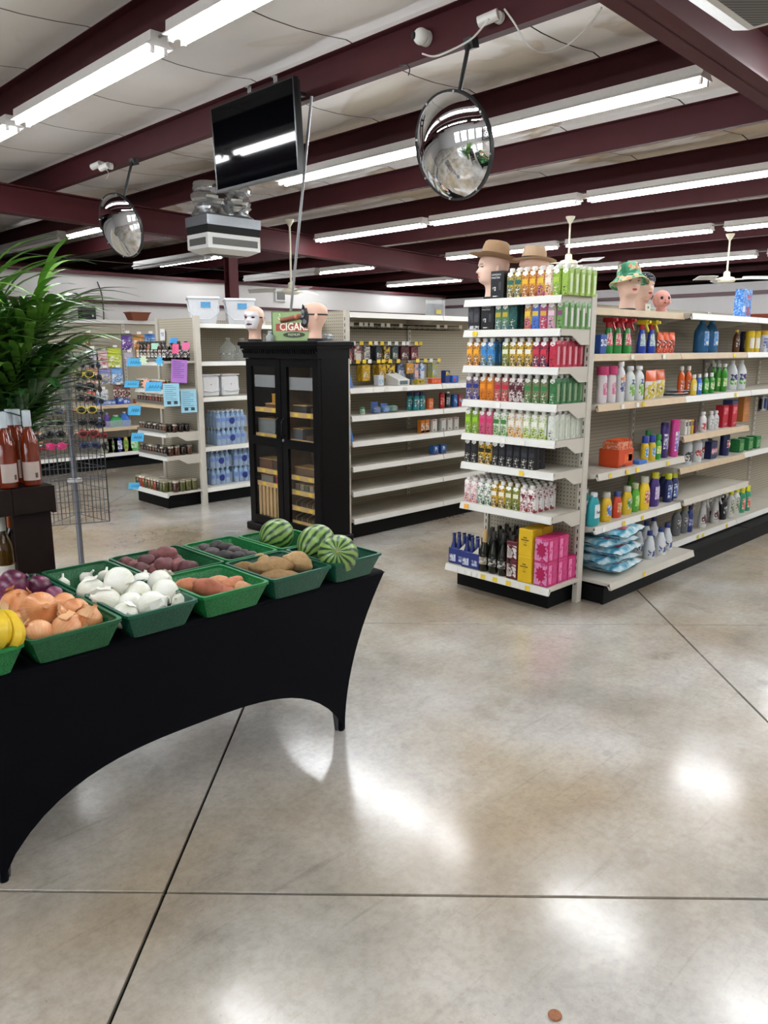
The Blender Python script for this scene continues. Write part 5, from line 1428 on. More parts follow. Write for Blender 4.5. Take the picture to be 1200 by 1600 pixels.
def bottle(prof, sx, sy, hx, cap=None, lab=None, lab2=None, rough=.3, n=18, txt=None, trans=0.):
    """prof in metres; cap (r, z0, z1, hx); lab (z0, z1, hx)"""
    body = MB().lathe(prof, n, sx=sx, sy=sy)
    out = [part('bottle_body', body, mat(hx, rough, var=.05, trans=trans), [], 50)]
    if cap: out.append(part('cap', MB().lathe([(cap[0], cap[1]), (cap[0] * 1.02, cap[1] + .002), (cap[0] * .96, cap[2] - .003), (cap[0] * .85, cap[2])], 14), mat(cap[3], .35), [], 40))
    def rad(z):
        for i in range(len(prof) - 1):
            if prof[i][1] <= z <= prof[i + 1][1]:
                t = (z - prof[i][1]) / max(1e-6, prof[i + 1][1] - prof[i][1]); return prof[i][0] + (prof[i + 1][0] - prof[i][0]) * t
        return prof[-1][0]
    for q_, lb in enumerate((lab, lab2)):
        if not lb: continue
        z0, z1, lh = lb[:3]; sp_ = lb[3] if len(lb) > 3 else 1.1
        mb = MB().loft([[((rad(z) + .001 + .0008 * q_) * sx * math.sin(a), -(rad(z) + .001 + .0008 * q_) * sy * math.cos(a), z) for a in [-sp_ + 2 * sp_ * i / 10 for i in range(11)]] for z in [z0 + (z1 - z0) * k / 4 for k in range(5)]], cap=False, closed=False)
        out.append(part('label', mb, pmat(lh, 'dcd8d0', 60), [], 60))
    for (s, size, hx2, z) in (txt or ()):
        me = text(s, size); me.transform(Matrix.Translation((0, -(rad(z) * sy) - .003, z)))
        out.append(part('lettering', me, mat(hx2, .4)))
    return out
def P(h, r, kind='std'):
    k = {'std': [(.9, 0), (1, .03), (1, .62), (.9, .72), (.55, .82), (.36, .87), (.36, .93)],
         'waist': [(.9, 0), (1, .03), (1, .3), (.86, .45), (.95, .62), (.8, .78), (.45, .88), (.36, .93)],
         'bowl': [(.85, 0), (1, .06), (1, .45), (.95, .62), (.7, .78), (.45, .86), (.42, .92)],
         'can': [(.98, 0), (1, .01), (1, .86), (.93, .9), (.8, .93)],
         'jug': [(.92, 0), (1, .03), (1, .58), (.93, .68), (.6, .83), (.32, .92), (.32, .95)],
         'bleach': [(.92, 0), (1, .04), (1, .36), (.82, .46), (.86, .55), (.6, .68), (.5, .78), (.34, .86), (.34, .92)],
         'spray': [(.9, 0), (1, .03), (1, .30), (.78, .5), (.72, .62), (.6, .72), (.36, .80), (.34, .84)]}[kind]
    return [(a * r, z * h) for a, z in k]
def spray(h, r, hx, trig, lab, txt=None, sy=.7, neck=None):
    out = bottle(P(h, r, 'spray'), 1, sy, hx, None, lab)
    z = h * .84
    tr_ = MB().box(-.014, .014, -.035, .03, z + .018, z + .045).box(-.010, .010, -.052, -.035, z + .024, z + .04).add(
        [(-.006, -.028, z + .02), (.006, -.028, z + .02), (.006, -.018, z + .02), (-.006, -.018, z + .02), (-.005, -.046, z - .025), (.005, -.046, z - .025), (.005, -.038, z - .03), (-.005, -.038, z - .03)],
        [(0, 1, 5, 4), (1, 2, 6, 5), (2, 3, 7, 6), (3, 0, 4, 7), (4, 5, 6, 7)])
    out.append(part('trigger', tr_, mat(trig, .35)))
    out.append(part('collar', MB().lathe([(.016, z - .012), (.018, z - .01), (.017, z + .018)], 12), mat(neck or trig, .35), [], 40))
    for (s, size, hx2, zz) in (txt or ()):
        me = text(s, size); me.transform(Matrix.Translation((0, -r * sy - .003, zz)))
        out.append(part('lettering', me, mat(hx2, .4)))
    return out
def pouch(w, h, hx, top, mid=None, t=.03, seed=1):
    mb = MB(); n = 8; m = 8; rows = []
    def th(i, k):
        a, b_ = i / n, k / m
        return t * (math.sin(pi * a) ** .5) * (max(0, math.sin(pi * min(1, b_ * .9 + .1))) ** .6) + .001
    f = [[(-w / 2 + w * i / n, -th(i, k) * (1 + .2 * mnoise.noise(Vector((i * .7, k * .7, seed)))), h * k / m) for i in range(n + 1)] for k in range(m + 1)]
    g = [[(-w / 2 + w * i / n, th(i, k), h * k / m) for i in range(n + 1)] for k in range(m + 1)]
    kk = int(m * .72)
    b1 = MB().loft(f[:kk + 1], cap=False, closed=False); b1.loft(g[:kk + 1], cap=False, closed=False)
    b2 = MB().loft(f[kk:], cap=False, closed=False); b2.loft(g[kk:], cap=False, closed=False)
    out = [part('pouch_body', b1, pmat(hx, mid or hx, 28, 'e4e0dc'), [], 60), part('pouch_top', b2, mat(top, .3, var=.15, scale=50), [], 60)]
    if mid:
        out.append(part('print', MB().loft([[(x * .7, y - .002, z) for x, y, z in r] for r in f[2:kk - 1]], cap=False, closed=False), pmat(mid, hx, 35, '3a2c3a'), [], 60))
    return out

# ------------------------------------------------------------------ drink cartons on the endcap
ST = {
 'teal': carton('b99a2e', '2f4a52', '1f5f58', '1f4a48'), 'orangey': carton('c98a2a', '8a4a28', 'd8b030', 'a84a1c'), 'magenta': carton('c9a52c', 'a03a78', 'd8b83a', '9a2a60'),
 'peel': carton('dcd2c4', 'c98a4a', 'e6ddd0', 'd0a070'), 'lime': carton('8fae3a', '6f8f2a', 'a6c04a', 'd8e0c0'), 'limeside': carton('86a63c', '9ab84a', None, 'd0dcb0', w=.05),
 'greenteal': carton('4f7a48', '4a6a78', 'b09a30', '1d4f4c'), 'darkteal': carton('1f5550', '18403e', None, '123230', capless=True), 'yblue': carton('5a6ab0', '2f6ac0', 'c9b040', '2a4a9a'),
 'yred': carton('9a4a7a', 'a82a3a', 'c9a03a', '8a2230'), 'rosy': carton('9aa07a', 'c98ab0', 'd8b8c8', 'd090b8'), 'greenpink': carton('5a8a4a', '6a9a50', '7a3a6a', 'd8d0d0', w=.05),
 'orange': carton('d8922a', '6a4a34', 'e6a83a', 'c07a22'), 'blue': carton('4a92d0', '56604a', '3a82c4', '3070b0'), 'olive': carton('8a8a30', '4a5a2a', 'e0dcc8', '6f7a2a'), 'yellow': carton('cfa52a', '4a4036', 'e8e4d8', 'b0902a'),
 'red': carton('b0283a', '2f2a48', 'c03a4a', '8a1a2a'), 'redside': carton('a8243a', 'c03048', None, 'd89aa4', w=.05),
 'navy': carton('8a7468', '2a2f7a', '26307f', '4a4a80'), 'amber': carton('cf7a22', 'b86a1c', 'e0902a', 'a85a18'), 'redbrown': carton('8f6a5c', 'a82a38', 'b52a3a', '8a2a30'), 'maroon': carton('5a1f2a', 'd8d0cc', '4a1822', '401420'),
 'greenbrown': carton('7d6f55', '2f6a34', '2f7a42', '2f5f36'), 'greenside': carton('355f3a', '2f7a42', None, '8a9a7a', w=.05),
 'limed': carton('86a032', '5f8a2a', '8ac02a', '6f8a2a'), 'pink': carton('b8586a', 'c04a70', 'c8306a', 'a04058'), 'whitegreen': carton('d6d8cc', '6a9a50', '3f7a3a', 'e0e2d8'), 'whiteorange': carton('dcd8cc', 'd09a4a', 'e8e4d8', 'e0ddd2'),
 'whitelime': carton('d8dacc', '98b040', 'e8e8dc', 'e2e2d8'), 'whiteside': carton('dadcd2', 'c8ccc0', None, 'b9c4b0', w=.05),
 'black': carton('121216', '1c1c22', '2a2a30', '1c1c20'), 'blackyellow': carton('c9a028', '1c1a14', '14140f', '2a2418'), 'blackcan': carton('0f0f13', '16161c', '2e2e38', '22222a', capless=True),
 'whitepink': carton('e4dede', 'd08a88', None, 'c84a78'), 'whitedarkgreen': carton('e2e4de', '2a5a3a', None, 'c8ccc8'), 'whitered': carton('e6e4e2', '8a2230', None, 'd8d4d2', chevron='7a1c2a')}
DESC = {'teal': 'yellow and teal', 'orangey': 'yellow and orange', 'magenta': 'yellow and magenta', 'peel': 'cream and orange', 'lime': 'lime green', 'limeside': 'light green', 'greenteal': 'green and teal', 'darkteal': 'dark teal capless', 'yblue': 'yellow and blue',
        'yred': 'purple and red', 'rosy': 'pink floral', 'greenpink': 'green and pink', 'orange': 'orange', 'blue': 'sky blue', 'olive': 'olive green', 'yellow': 'golden yellow', 'red': 'crimson', 'redside': 'crimson', 'navy': 'tan and navy', 'amber': 'amber orange',
        'redbrown': 'brown and red', 'maroon': 'maroon', 'greenbrown': 'brown and green', 'greenside': 'dark green', 'limed': 'lime', 'pink': 'pink', 'whitegreen': 'white and green', 'whiteorange': 'white and orange', 'whitelime': 'white and lime', 'whiteside': 'white',
        'black': 'black', 'blackyellow': 'yellow and black', 'blackcan': 'black capless', 'whitepink': 'white and pink', 'whitedarkgreen': 'white and dark green', 'whitered': 'white red-triangle'}
ESP = boxp(.10, .07, .165, '17171b', [('f', -.35, .1, .06, .1, 'c9c9c9'), ('f', -.32, -.1, .28, .42, 'd8d4d0'), ('f', .12, .3, .3, .6, '3a3a40')], [('ESPRESSO', .016, 'd8d8d8', -.06, .86), ('MARTINI', .016, 'd8d8d8', -.1, .75)])
ESP2 = boxp(.095, .07, .16, '26262a', [('f', -.44, -.04, .3, .95, '4a4a50'), ('f', .04, .44, .3, .95, '4a4a50'), ('f', -.48, .48, .02, .16, 'c8c8c8'), ('t', -.45, .45, -.4, .4, 'cfcfcf')])
SHN = ['lowest raised', 'second raised', 'third raised', 'fourth raised', 'fifth raised', 'sixth raised', 'top']
def ecrow(k, slots, rows=2, right=0, rightst=None, y0=3.315, pitch=.061, skip_front=0):
    z = ECZ[k] + .0455
    for j, s_ in enumerate(slots):
        if s_ is None: continue
        for r in range(rows):
            lab = '%s drink carton, %s from left, %s row, %s endcap shelf' % (DESC[s_], ORD[j], ['front', 'second', 'third', 'fourth', 'back'][r], SHN[k])
            put(ST[s_], 'drink_carton', lab, 'carton', (4.055 + r * .064, y0 - j * pitch, z), rz=-pi / 2 + RND.uniform(-.05, .05), group='drink cartons on the endcap')
    if right:
        j = len(slots)
        for r in range(right):
            lab = '%s drink carton at aisle end, %s from front, %s endcap shelf' % (DESC[rightst], ORD[r], SHN[k])
            put(ST[rightst], 'drink_carton', lab, 'carton', (4.055 + r * .064, y0 - j * pitch - .004, z), rz=-pi / 2 + RND.uniform(-.04, .04), group='drink cartons on the endcap')
put(ESP, 'cocktail_box', 'black espresso martini box standing on the endcap top in front', 'box', (4.06, 3.105, ECZ[6] + .0455), rz=-pi / 2 + .05, group='black cocktail boxes')
put(ESP, 'cocktail_box', 'black espresso martini box behind another on the endcap top', 'box', (4.14, 3.09, ECZ[6] + .0455), rz=-pi / 2 - .05, group='black cocktail boxes')
ecrow(6, ['teal', 'teal', 'orangey', 'orangey', 'magenta', 'peel', 'lime'], 2, 5, 'limeside', y0=3.005, pitch=.0555)
put(ESP2, 'cocktail_box', 'black and white twin-pack box on the sixth endcap shelf', 'box', (4.06, 3.285, ECZ[5] + .0455), rz=-pi / 2, group='black cocktail boxes')
put(ESP, 'cocktail_box', 'black espresso martini box on the sixth endcap shelf', 'box', (4.06, 3.175, ECZ[5] + .0455), rz=-pi / 2 + .04, group='black cocktail boxes')
ecrow(5, ['greenteal', 'greenteal', 'darkteal', None, 'magenta', 'yblue', 'yred', 'rosy'], 2, 5, 'greenpink', y0=3.09, pitch=.056)
ecrow(4, ['orange', 'orange', 'blue', 'blue', None, 'olive', 'yellow', 'yellow', 'yellow', 'red', 'red'], 2, 5, 'redside', y0=3.315, pitch=.0575)
ecrow(3, ['navy', 'navy', 'amber', 'amber', 'redbrown', 'redbrown', 'maroon', 'maroon', 'greenbrown', 'greenbrown', 'greenbrown'], 2, 5, 'greenside', y0=3.315, pitch=.0585)
ecrow(2, ['limed', 'limed', 'pink', 'pink', 'whitegreen', 'whitegreen', 'whiteorange', 'whiteorange', 'whitelime', 'whitelime', 'whitelime'], 2, 5, 'whiteside', y0=3.315, pitch=.0585)
ecrow(1, ['black', 'black', 'blackyellow', 'blackyellow', 'black', 'black', 'blackcan', 'blackcan', 'blackcan', 'blackcan'], 2, 0, None, y0=3.315, pitch=.0575)
ecrow(0, ['whitepink', 'whitepink', 'whitedarkgreen', 'whitedarkgreen', 'yellow', 'yellow', 'olive', 'olive', 'whitered', 'whitered'], 4, 0, None, y0=3.31, pitch=.0575)
# endcap base: bottle carriers, sparkling wine, boxes
ZB = .1715
CARR = boxp(.15, .105, .11, '22306f', [('f', -.42, -.08, .15, .6, 'c8ccd8'), ('f', .1, .4, .2, .55, 'b8bcd0'), ('r', -.3, .3, .2, .7, '3a4a90')])
CARR.append(part('handle_card', MB().box(-.07, .07, -.003, .003, .11, .17).add([(-.07, -.052, .11), (.07, -.052, .11), (.07, -.05, .16), (.02, -.05, .11)], [(0, 1, 2, 3)]), mat('c9c4b0', .5)))
BEER = [part('bottle_body', MB().lathe([(.02, 0), (.024, .01), (.024, .10), (.012, .14), (.011, .19)], 12), mat('1c2a6a', .15, coat=.4), [], 50), part('cap', MB().lathe([(.0125, .188), (.0125, .2)], 12), mat('2a3460', .3, .4))]
for c_, (cx, cy) in enumerate(((4.075, 3.385), (4.06, 3.255))):
    put(CARR, 'bottle_carrier', 'navy cardboard six-pack carrier, %s on the endcap base' % ('left one' if c_ == 0 else 'right one'), 'carrier', (cx, cy, ZB), rz=-pi / 2 + .03, group='navy six-pack carriers')
    for i in range(3):
        for j in range(2):
            put(BEER, 'beer_bottle', 'blue bottle in the %s navy carrier, %s, %s slot' % (('left', 'right')[c_], ('front row', 'back row')[j], ORD[i]), 'bottle', (cx - .026 + .052 * j, cy + .046 - .046 * i, ZB + .012), group='blue bottles in the carriers')
CHAMP = bottle([(.03, 0), (.036, .005), (.036, .13), (.022, .18), (.014, .21), (.0145, .27)], 1, 1, '14160f', (.0165, .225, .285, '2a2622'), (.05, .1, '3a3630'), rough=.12)
CHAMPG = bottle([(.03, 0), (.036, .005), (.036, .13), (.022, .18), (.014, .21), (.0145, .27)], 1, 1, '1c1a12', (.0168, .19, .285, 'b59a6a'), (.05, .1, '8a8070'), rough=.12)
for i in range(4):
    for j in range(4):
        g = (i == 0 and j == 0)
        put(CHAMPG if g else CHAMP, 'sparkling_wine_bottle', ('sparkling wine bottle with gold foil in the front row' if g else 'dark sparkling wine bottle, %s from the left, %s row on the endcap base' % (ORD[i], ORD[j])), 'bottle', (4.04 + j * .08, 3.155 - i * .078, ZB), rz=-pi / 2, group='sparkling wine on the endcap base')
MARB = boxp(.085, .11, .125, '5c1a22', [('f', -.42, .42, .12, .8, 'd8d4d0'), ('f', -.3, .0, .25, .65, '8a8684')])
YELB = boxp(.105, .11, .175, 'd8b21e')
for (a0, a1, z0, z1) in ((-.016, .010, .116, .124), (-.032, .026, .101, .109), (-.014, .012, .074, .077), (-.010, .010, .068, .071)):
    YELB.append(part('printed_line', MB().box(a0, a1, -.0558, -.0548, z0, z1), pmat('4a3a10', 'a88a18', 260)))
YELB.append(part('printed_line', MB().tube([(-.009, -.0553, .096), (-.005, -.0553, .086), (0, -.0553, .094), (.005, -.0553, .086), (.009, -.0553, .096)], .0012, 4), mat('4a3a10', .5)))
PNKB = boxp(.105, .11, .155, 'b81e62', [('f', -.46, .46, .05, .95, 'c98ab0'), ('r', -.4, -.1, .1, .9, 'd87aa8'), ('r', .0, .4, .1, .9, 'c03a78')])
PNKB.append(part('rosette', MB().prism([((.033 + .006 * math.cos(10 * 2 * pi * i / 60)) * math.cos(2 * pi * i / 60), (.046 + .006 * math.cos(10 * 2 * pi * i / 60)) * math.sin(2 * pi * i / 60)) for i in range(60)], 0, .0008).xf(Matrix.Translation((0, -.0558, .078)) @ Matrix.Rotation(pi / 2, 4, 'X')), mat('a8124e', .4)))
for k in range(2):
    put(MARB, 'wine_box', 'maroon boxed drink with white label, %s of its stack' % ('bottom', 'top')[k], 'box', (4.06, 2.905, ZB + k * .1255), rz=-pi / 2, group='maroon drink boxes')
    for r in range(2):
        put(YELB, 'yellow_box', 'yellow drink carton box, %s of the %s stack' % (('bottom', 'top')[k], ('front', 'rear')[r]), 'box', (4.055 + r * .118, 2.80, ZB + k * .1755), rz=-pi / 2, group='yellow drink boxes')
    for r in range(3 - k):
        put(PNKB, 'pink_box', 'bright pink drink carton box, %s layer, %s from the front' % (('bottom', 'top')[k], ORD[r]), 'box', (4.065 + r * .116, 2.683, ZB + k * .1558), rz=-pi / 2, group='pink drink boxes')

# ------------------------------------------------------------------ cleaning supplies on the right gondola
def on(u, v, y, z, proto, name, label, cat, group=None, rz=0., scale=1., dx=0.):
    p = at(u, v, y=y)
    t = put(proto, name, label, cat, (p.x + dx, y + .012, z + .0005), rz, group)
    t.scale = (1.16, 1.16, 1.1)
    return t
Z2, Z3, Z4, Z5, Z0 = 1.61, 1.295, .855, .502, .15
OXI = boxp(.065, .06, .11, '2a4f9a', [('f', -.45, .45, .4, .75, 'dfe4ee'), ('t', -.45, .45, -.4, .4, 'e6e6ea')], [('OXI', .028, '1c2f7a', 0, .57)])
on(938, 545, 2.69, Z2, OXI, 'detergent_box', 'blue and white tub of stain remover by the upright', 'box')
SPG = spray(.195, .036, '2f8a3c', 'a81c22', (.05, .12, 'c9505a')); SPB = spray(.19, .034, '2340a8', 'd8c022', (.045, .12, '8fb0b8'), neck='b02a2a')
for k, u in enumerate((952, 966, 981)):
    on(u, 540, 2.69, Z2, SPG, 'spray_bottle', 'green spray bottle with red trigger, %s of three' % ORD[k], 'bottle', 'green spray bottles')
for k, u in enumerate((1004, 1019)):
    on(u, 540, 2.69, Z2, SPB, 'spray_bottle', 'blue spray bottle with yellow trigger, %s of two' % ORD[k], 'bottle', 'blue spray bottles')
PO = pouch(.075, .135, 'c94a24', 'd8582a', '8a3020', .018)
for k, u in enumerate((1033, 1042, 1051)):
    on(u, 540, 2.72 - .01 * k, Z2, PO, 'detergent_pouch', 'small orange pouch, %s of three on the second shelf' % ORD[k], 'pouch', 'orange pouches')
WJ = bottle(P(.225, .062, 'jug'), 1.0, .75, '2a6a9a', (.018, .205, .225, '2f7ab0'), (.05, .15, '3f8ad0', .6), (.06, .08, 'd8e0e8', .3), rough=.15, trans=.3)
for k, u in enumerate((1097, 1112)):
    on(u, 540, 2.74, Z2, WJ, 'washer_fluid_jug', 'large blue fluid jug, %s of two' % ('left', 'right')[k], 'jug', 'blue fluid jugs')
on(1152, 540, 2.72, Z2, bottle(P(.165, .024), 1, 1, '5a3418', (.012, .15, .17, 'd8b02a'), (.04, .1, '3a2010')), 'oil_bottle', 'small brown bottle with gold cap', 'bottle')
on(1164, 540, 2.76, Z2, bottle(P(.16, .032, 'can'), 1, 1, '1a1c30', (.03, .145, .16, '1a2450'), (.03, .09, 'c9b84a')), 'aerosol_can', 'dark navy aerosol can behind the brown bottle', 'can')
YC = bottle(P(.15, .032, 'can'), 1, 1, 'd0b02a', (.033, .125, .165, 'e0c020'), (.03, .11, 'e4e0d0'))
for k, u in enumerate((1173, 1182)):
    on(u, 540, 2.70, Z2, YC, 'aerosol_can', 'yellow capped can with white label, %s of two' % ORD[k], 'can', 'yellow capped cans')
for k, u in enumerate((1194, 1204)):
    on(u, 540, 2.70, Z2, bottle(P(.16, .034, 'can'), 1, 1, 'c9ccd8', (.034, .135, .17, 'd8a81e'), (.03, .11, '4a6ab0')), 'aerosol_can', 'white and blue can with amber cap, %s at the picture edge' % ORD[k], 'can', 'amber capped cans')
# third shelf
PKB = bottle(P(.225, .036, 'waist'), 1, .75, 'd8cfd2', (.034, .165, .215, 'b83a6a'), (.05, .12, 'c96a90', .6))
for k, u in enumerate((942, 956)):
    on(u, 622, 2.64, Z3, PKB, 'softener_bottle', 'white bottle with pink collar, %s of two' % ORD[k], 'bottle', 'pink collared bottles')
on(970, 622, 2.65, Z3, bottle(P(.24, .034), 1, .75, 'd8d8da', (.018, .21, .24, 'e2e2e4'), (.06, .15, '3f4a8a', .8), (.12, .16, 'd87a2a', .7)), 'cleaner_bottle', 'tall white bottle with blue and orange label', 'bottle')
WGB = bottle(P(.21, .04), 1, .8, 'd4d8d6', (.022, .185, .21, 'dcdcdc'), (.03, .10, '6aa83a', .8), (.10, .13, '3a5a9a', .5))
for k, u in enumerate((984, 998)):
    on(u, 622, 2.65 + .0 * k, Z3, WGB, 'cleaner_bottle', 'white bottle with green swoosh label, %s of two' % ORD[k], 'bottle', 'green label bottles')
YPO = pouch(.13, .18, 'c9b52a', 'c9582a', 'd8d0d8', .03, 4)
on(1017, 620, 2.64, Z3, YPO, 'detergent_pouch', 'yellow pouch with orange top, front one', 'pouch', 'yellow pouches'); on(1030, 620, 2.71, Z3, YPO, 'detergent_pouch', 'yellow pouch with orange top, rear one', 'pouch', 'yellow pouches')
PLT = [part('plate', MB().lathe([(.05, 0), (.09, .012), (.11, .016), (.108, .019), (.05, .004)], 28), mat('d8dadc', .35), smooth=40)]
on(1050, 622, 2.75, Z3, PLT, 'foam_plate', 'pale round plate lying on the third shelf', 'plate'); 
pl = at(1056, 622, y=2.75); put(PLT, 'foam_plate', 'second pale plate resting on the lower one', 'plate', (pl.x + .05, 2.75, Z3 + .0195))
OSO = bottle(P(.185, .03), 1, .7, 'c9561e', (.014, .165, .195, 'd8d4cc'), (.04, .10, 'a83a1a', .9), rough=.15)
for k, u in enumerate((1066, 1077)):
    on(u, 600, 2.70, Z3, OSO, 'dish_soap', 'orange dish soap bottle, %s of two' % ORD[k], 'bottle', 'orange dish soaps')
on(1086, 605, 2.62, Z3, bottle(P(.13, .024), 1, .8, 'd8b83a', (.012, .115, .14, 'd8d8d4'), (.03, .08, 'e0d04a')), 'dish_soap', 'small yellow dish soap with flower label', 'bottle')
on(1094, 605, 2.63, Z3, bottle(P(.13, .024), 1, .8, '2f6ac0', (.012, .115, .14, 'd8d8d4'), (.03, .08, '7ab0e0')), 'dish_soap', 'small blue dish soap beside the yellow one', 'bottle')
GSO = bottle(P(.135, .026), 1, .8, '2f8a34', (.012, .118, .145, 'd8d8d4'), (.03, .08, '7ac04a'), rough=.15)
for k, u in enumerate((1104, 1113)):
    on(u, 605, 2.63, Z3, GSO, 'dish_soap', 'small green dish soap, %s of two' % ORD[k], 'bottle', 'small green soaps')
GTA = bottle(P(.2, .028), 1, .7, '3a8a2a', (.013, .18, .205, 'd0d8d0'), (.04, .1, '8ac83a'), rough=.15)
for k, (u, y) in enumerate(((1116, 2.75), (1124, 2.70), (1133, 2.66))):
    on(u, 600, y, Z3, GTA, 'dish_soap', 'tall green dish soap, %s from the left' % ORD[k], 'bottle', 'tall green soaps')
CLR = bottle(P(.22, .03), 1, 1, 'b9c4c0', (.015, .2, .225, 'c8ccc8'), None, rough=.1, trans=.6)
for k, u in enumerate((1113, 1123)):
    on(u, 590, 2.84, Z3, CLR, 'vinegar_bottle', 'clear bottle behind the green soaps, %s of two' % ORD[k], 'bottle', 'clear bottles')
WJ2 = bottle(P(.22, .046, 'jug'), 1, .9, 'd2d6d8', (.018, .2, .225, 'd8dadc'), (.04, .075, '5aa83a', 1.2), (.075, .12, '2a2f6a', 1.2))
for k, u in enumerate((1144, 1158)):
    on(u, 595, 2.74, Z3, WJ2, 'cleaner_jug', 'white jug with navy and green label, %s of two' % ORD[k], 'jug', 'navy green label jugs')
# fourth shelf, first section
ODB = boxp(.17, .13, .11, 'c2451c', [('f', -.1, .45, .2, .7, 'd8622a'), ('f', .15, .4, .3, .75, 'e0c9a8'), ('f', -.46, .0, .02, .14, '3a2018')])
for k in range(6):
    ODB.append(part('hanging_pod', MB().rbox(-.08 + k * .027, -.058 + k * .027, -.062, .05, .085, .155, .006), pmat('c9603a', 'd8a890', 60), [part('pod_cap', MB().rbox(-.077 + k * .027, -.061 + k * .027, -.05, .03, .155, .168, .003), mat('d8562a', .3))]))
on(965, 715, 2.66, Z4, ODB, 'counter_display', 'orange counter display box of detergent pods', 'display box')
on(1000, 725, 2.60, Z4, boxp(.1, .06, .022, '3a6ab8', [('t', -.4, .4, -.3, .3, '6a9ad8')]), 'soap_box', 'small flat blue box beside the orange display', 'box')
YBC = bottle(P(.15, .028), 1, .8, 'd0b222', (.02, .12, .165, '26409a'), (.03, .09, '4f8ac0', .8))
for k, (u, y) in enumerate(((1010, 2.62), (1021, 2.61))):
    on(u, 700, y, Z4, YBC, 'cleaner_bottle', 'yellow bottle with blue cap on the fourth shelf, %s of two' % ORD[k], 'bottle', 'yellow blue-cap bottles')
on(1030, 700, 2.61, Z4, bottle(P(.155, .026), 1, .8, '3f9a3a', (.018, .13, .165, '3a8a3a'), (.04, .09, 'b8d02a')), 'cleaner_bottle', 'green bottle beside the yellow pair', 'bottle')
on(1015, 690, 2.74, Z4, bottle(P(.17, .03), 1, .8, 'd0b222', (.02, .14, .175, '2f8a4a'), None), 'cleaner_bottle', 'yellow bottle with green cap standing behind', 'bottle')
on(1040, 690, 2.62, Z4, bottle(P(.235, .03, 'can'), 1, .8, '3a2a6a', (.026, .2, .235, '2a1c50'), (.06, .16, '5a4a9a'), ), 'softener_bottle', 'tall dark purple bottle with pale print', 'bottle')
on(1056, 685, 2.60, Z4, bottle(P(.25, .034, 'can'), 1, .8, 'b83a82', (.03, .205, .25, 'c03a80'), (.04, .17, '7a6ab8', .8)), 'softener_bottle', 'tall pink bottle next to the purple one', 'bottle')
# shelf of the second section, upper
Z3B, Z4B = 1.0, .755
for k, (u, hx) in enumerate(((1066, 'd8d6d0'), (1071, 'c8c4bc'), (1076, 'c9a02a'), (1081, '5a1c3a'))):
    on(u, 665, 2.64, Z3B, boxp(.03, .08, .1, hx, [('f', -.4, .4, .6, .9, '3a3a44')]), 'sponge_pack', 'thin upright %s pack, %s along the shelf' % (('white', 'grey', 'yellow', 'plum')[k], ORD[k]), 'pack', 'thin upright packs')
on(1100, 660, 2.63, Z3B, bottle(P(.135, .034), 1, .7, 'd4d2d2', (.016, .12, .14, 'd8d8d8'), (.01, .06, 'b02a3a', 1.3)), 'cleaner_bottle', 'white bottle with red base band', 'bottle')
for k, u in enumerate((1113, 1120)):
    on(u, 658, 2.64 + .0 * k, Z3B, bottle(P(.13, .03), 1, .7, 'c8c8c8', (.015, .115, .135, 'd8d8d8'), (.03, .08, '9aa0a4')), 'cleaner_bottle', 'white and grey bottle beside the red boxes, %s of two' % ORD[k], 'bottle', 'grey label bottles')
RDB = boxp(.085, .06, .165, 'a81c2a', [('f', -.35, .4, .6, .9, 'd87a84'), ('f', -.1, .4, .1, .2, 'd8b0b0')])
for k, u in enumerate((1130, 1144)):
    on(u, 648, 2.66 - .02 * k, Z3B, RDB, 'detergent_box', 'red detergent box, %s of two' % ('left', 'right')[k], 'box', 'red detergent boxes')
p = at(1140, 628, y=2.70)
put(boxp(.13, .08, .05, '2f3f6a', [('f', -.3, .3, .2, .8, '5a4a5a')]), 'cloth_box', 'small dark blue box lying on the red boxes', 'box', (p.x, 2.69, Z3B + .1665))
on(1163, 650, 2.74, Z3B, boxp(.12, .05, .2, 'b5743a', [('f', -.3, .3, .3, .8, 'c98a50')]), 'sponge_bag', 'tall orange package behind the red boxes', 'package')
BCN = bottle(P(.155, .034, 'can'), 1, 1, 'c8ccd0', (.028, .14, .158, 'd4d6d8'), (.02, .09, '1c2430', 1.4))
RCN = bottle(P(.155, .034, 'can'), 1, 1, 'c8ccd0', (.028, .14, .158, 'd4d6d8'), (.04, .09, 'a83a3a', 1.4))
on(1075, 715, 2.66, Z4B, BCN, 'polish_can', 'white topped can with black label', 'can')
for k, u in enumerate((1090, 1099)):
    on(u, 713, 2.66 + .05 * k, Z4B, RCN, 'polish_can', 'white topped can with red label, %s of two' % ORD[k], 'can', 'red label cans')
AJX = boxp(.1, .06, .13, '20264f', [('f', -.46, .46, .25, .62, 'b04a54')], [('AJAX', .04, 'e6e6ea', 0, .44)])
on(1111, 712, 2.66, Z4B, AJX, 'scrub_box', 'navy scrub box with red white lettering', 'box'); on(1103, 708, 2.76, Z4B, AJX, 'scrub_box', 'navy scrub box partly hidden behind its twin', 'box')
on(1134, 700, 2.66, Z4B, bottle(P(.18, .034, 'can'), 1, 1, '1c2250', (.03, .165, .182, '20264f'), (.06, .12, 'b02a34', .7), txt=[('A', .04, 'e6e6ea', .09)]), 'scrub_can', 'tall navy cleanser can', 'can')
GBX = boxp(.09, .085, .1, '1f6a34', [('f', -.4, .4, .15, .7, '6a9a5a'), ('t', -.4, .4, -.4, .4, '2f8a48'), ('l', -.4, .4, .1, .9, '2a7a40')])
for k, u in enumerate((1152, 1166, 1178)):
    on(u, 700, 2.68 - .0 * k, Z4B, GBX, 'trash_bag_box', 'green box, %s along the second section shelf' % ORD[k], 'box', 'green boxes')
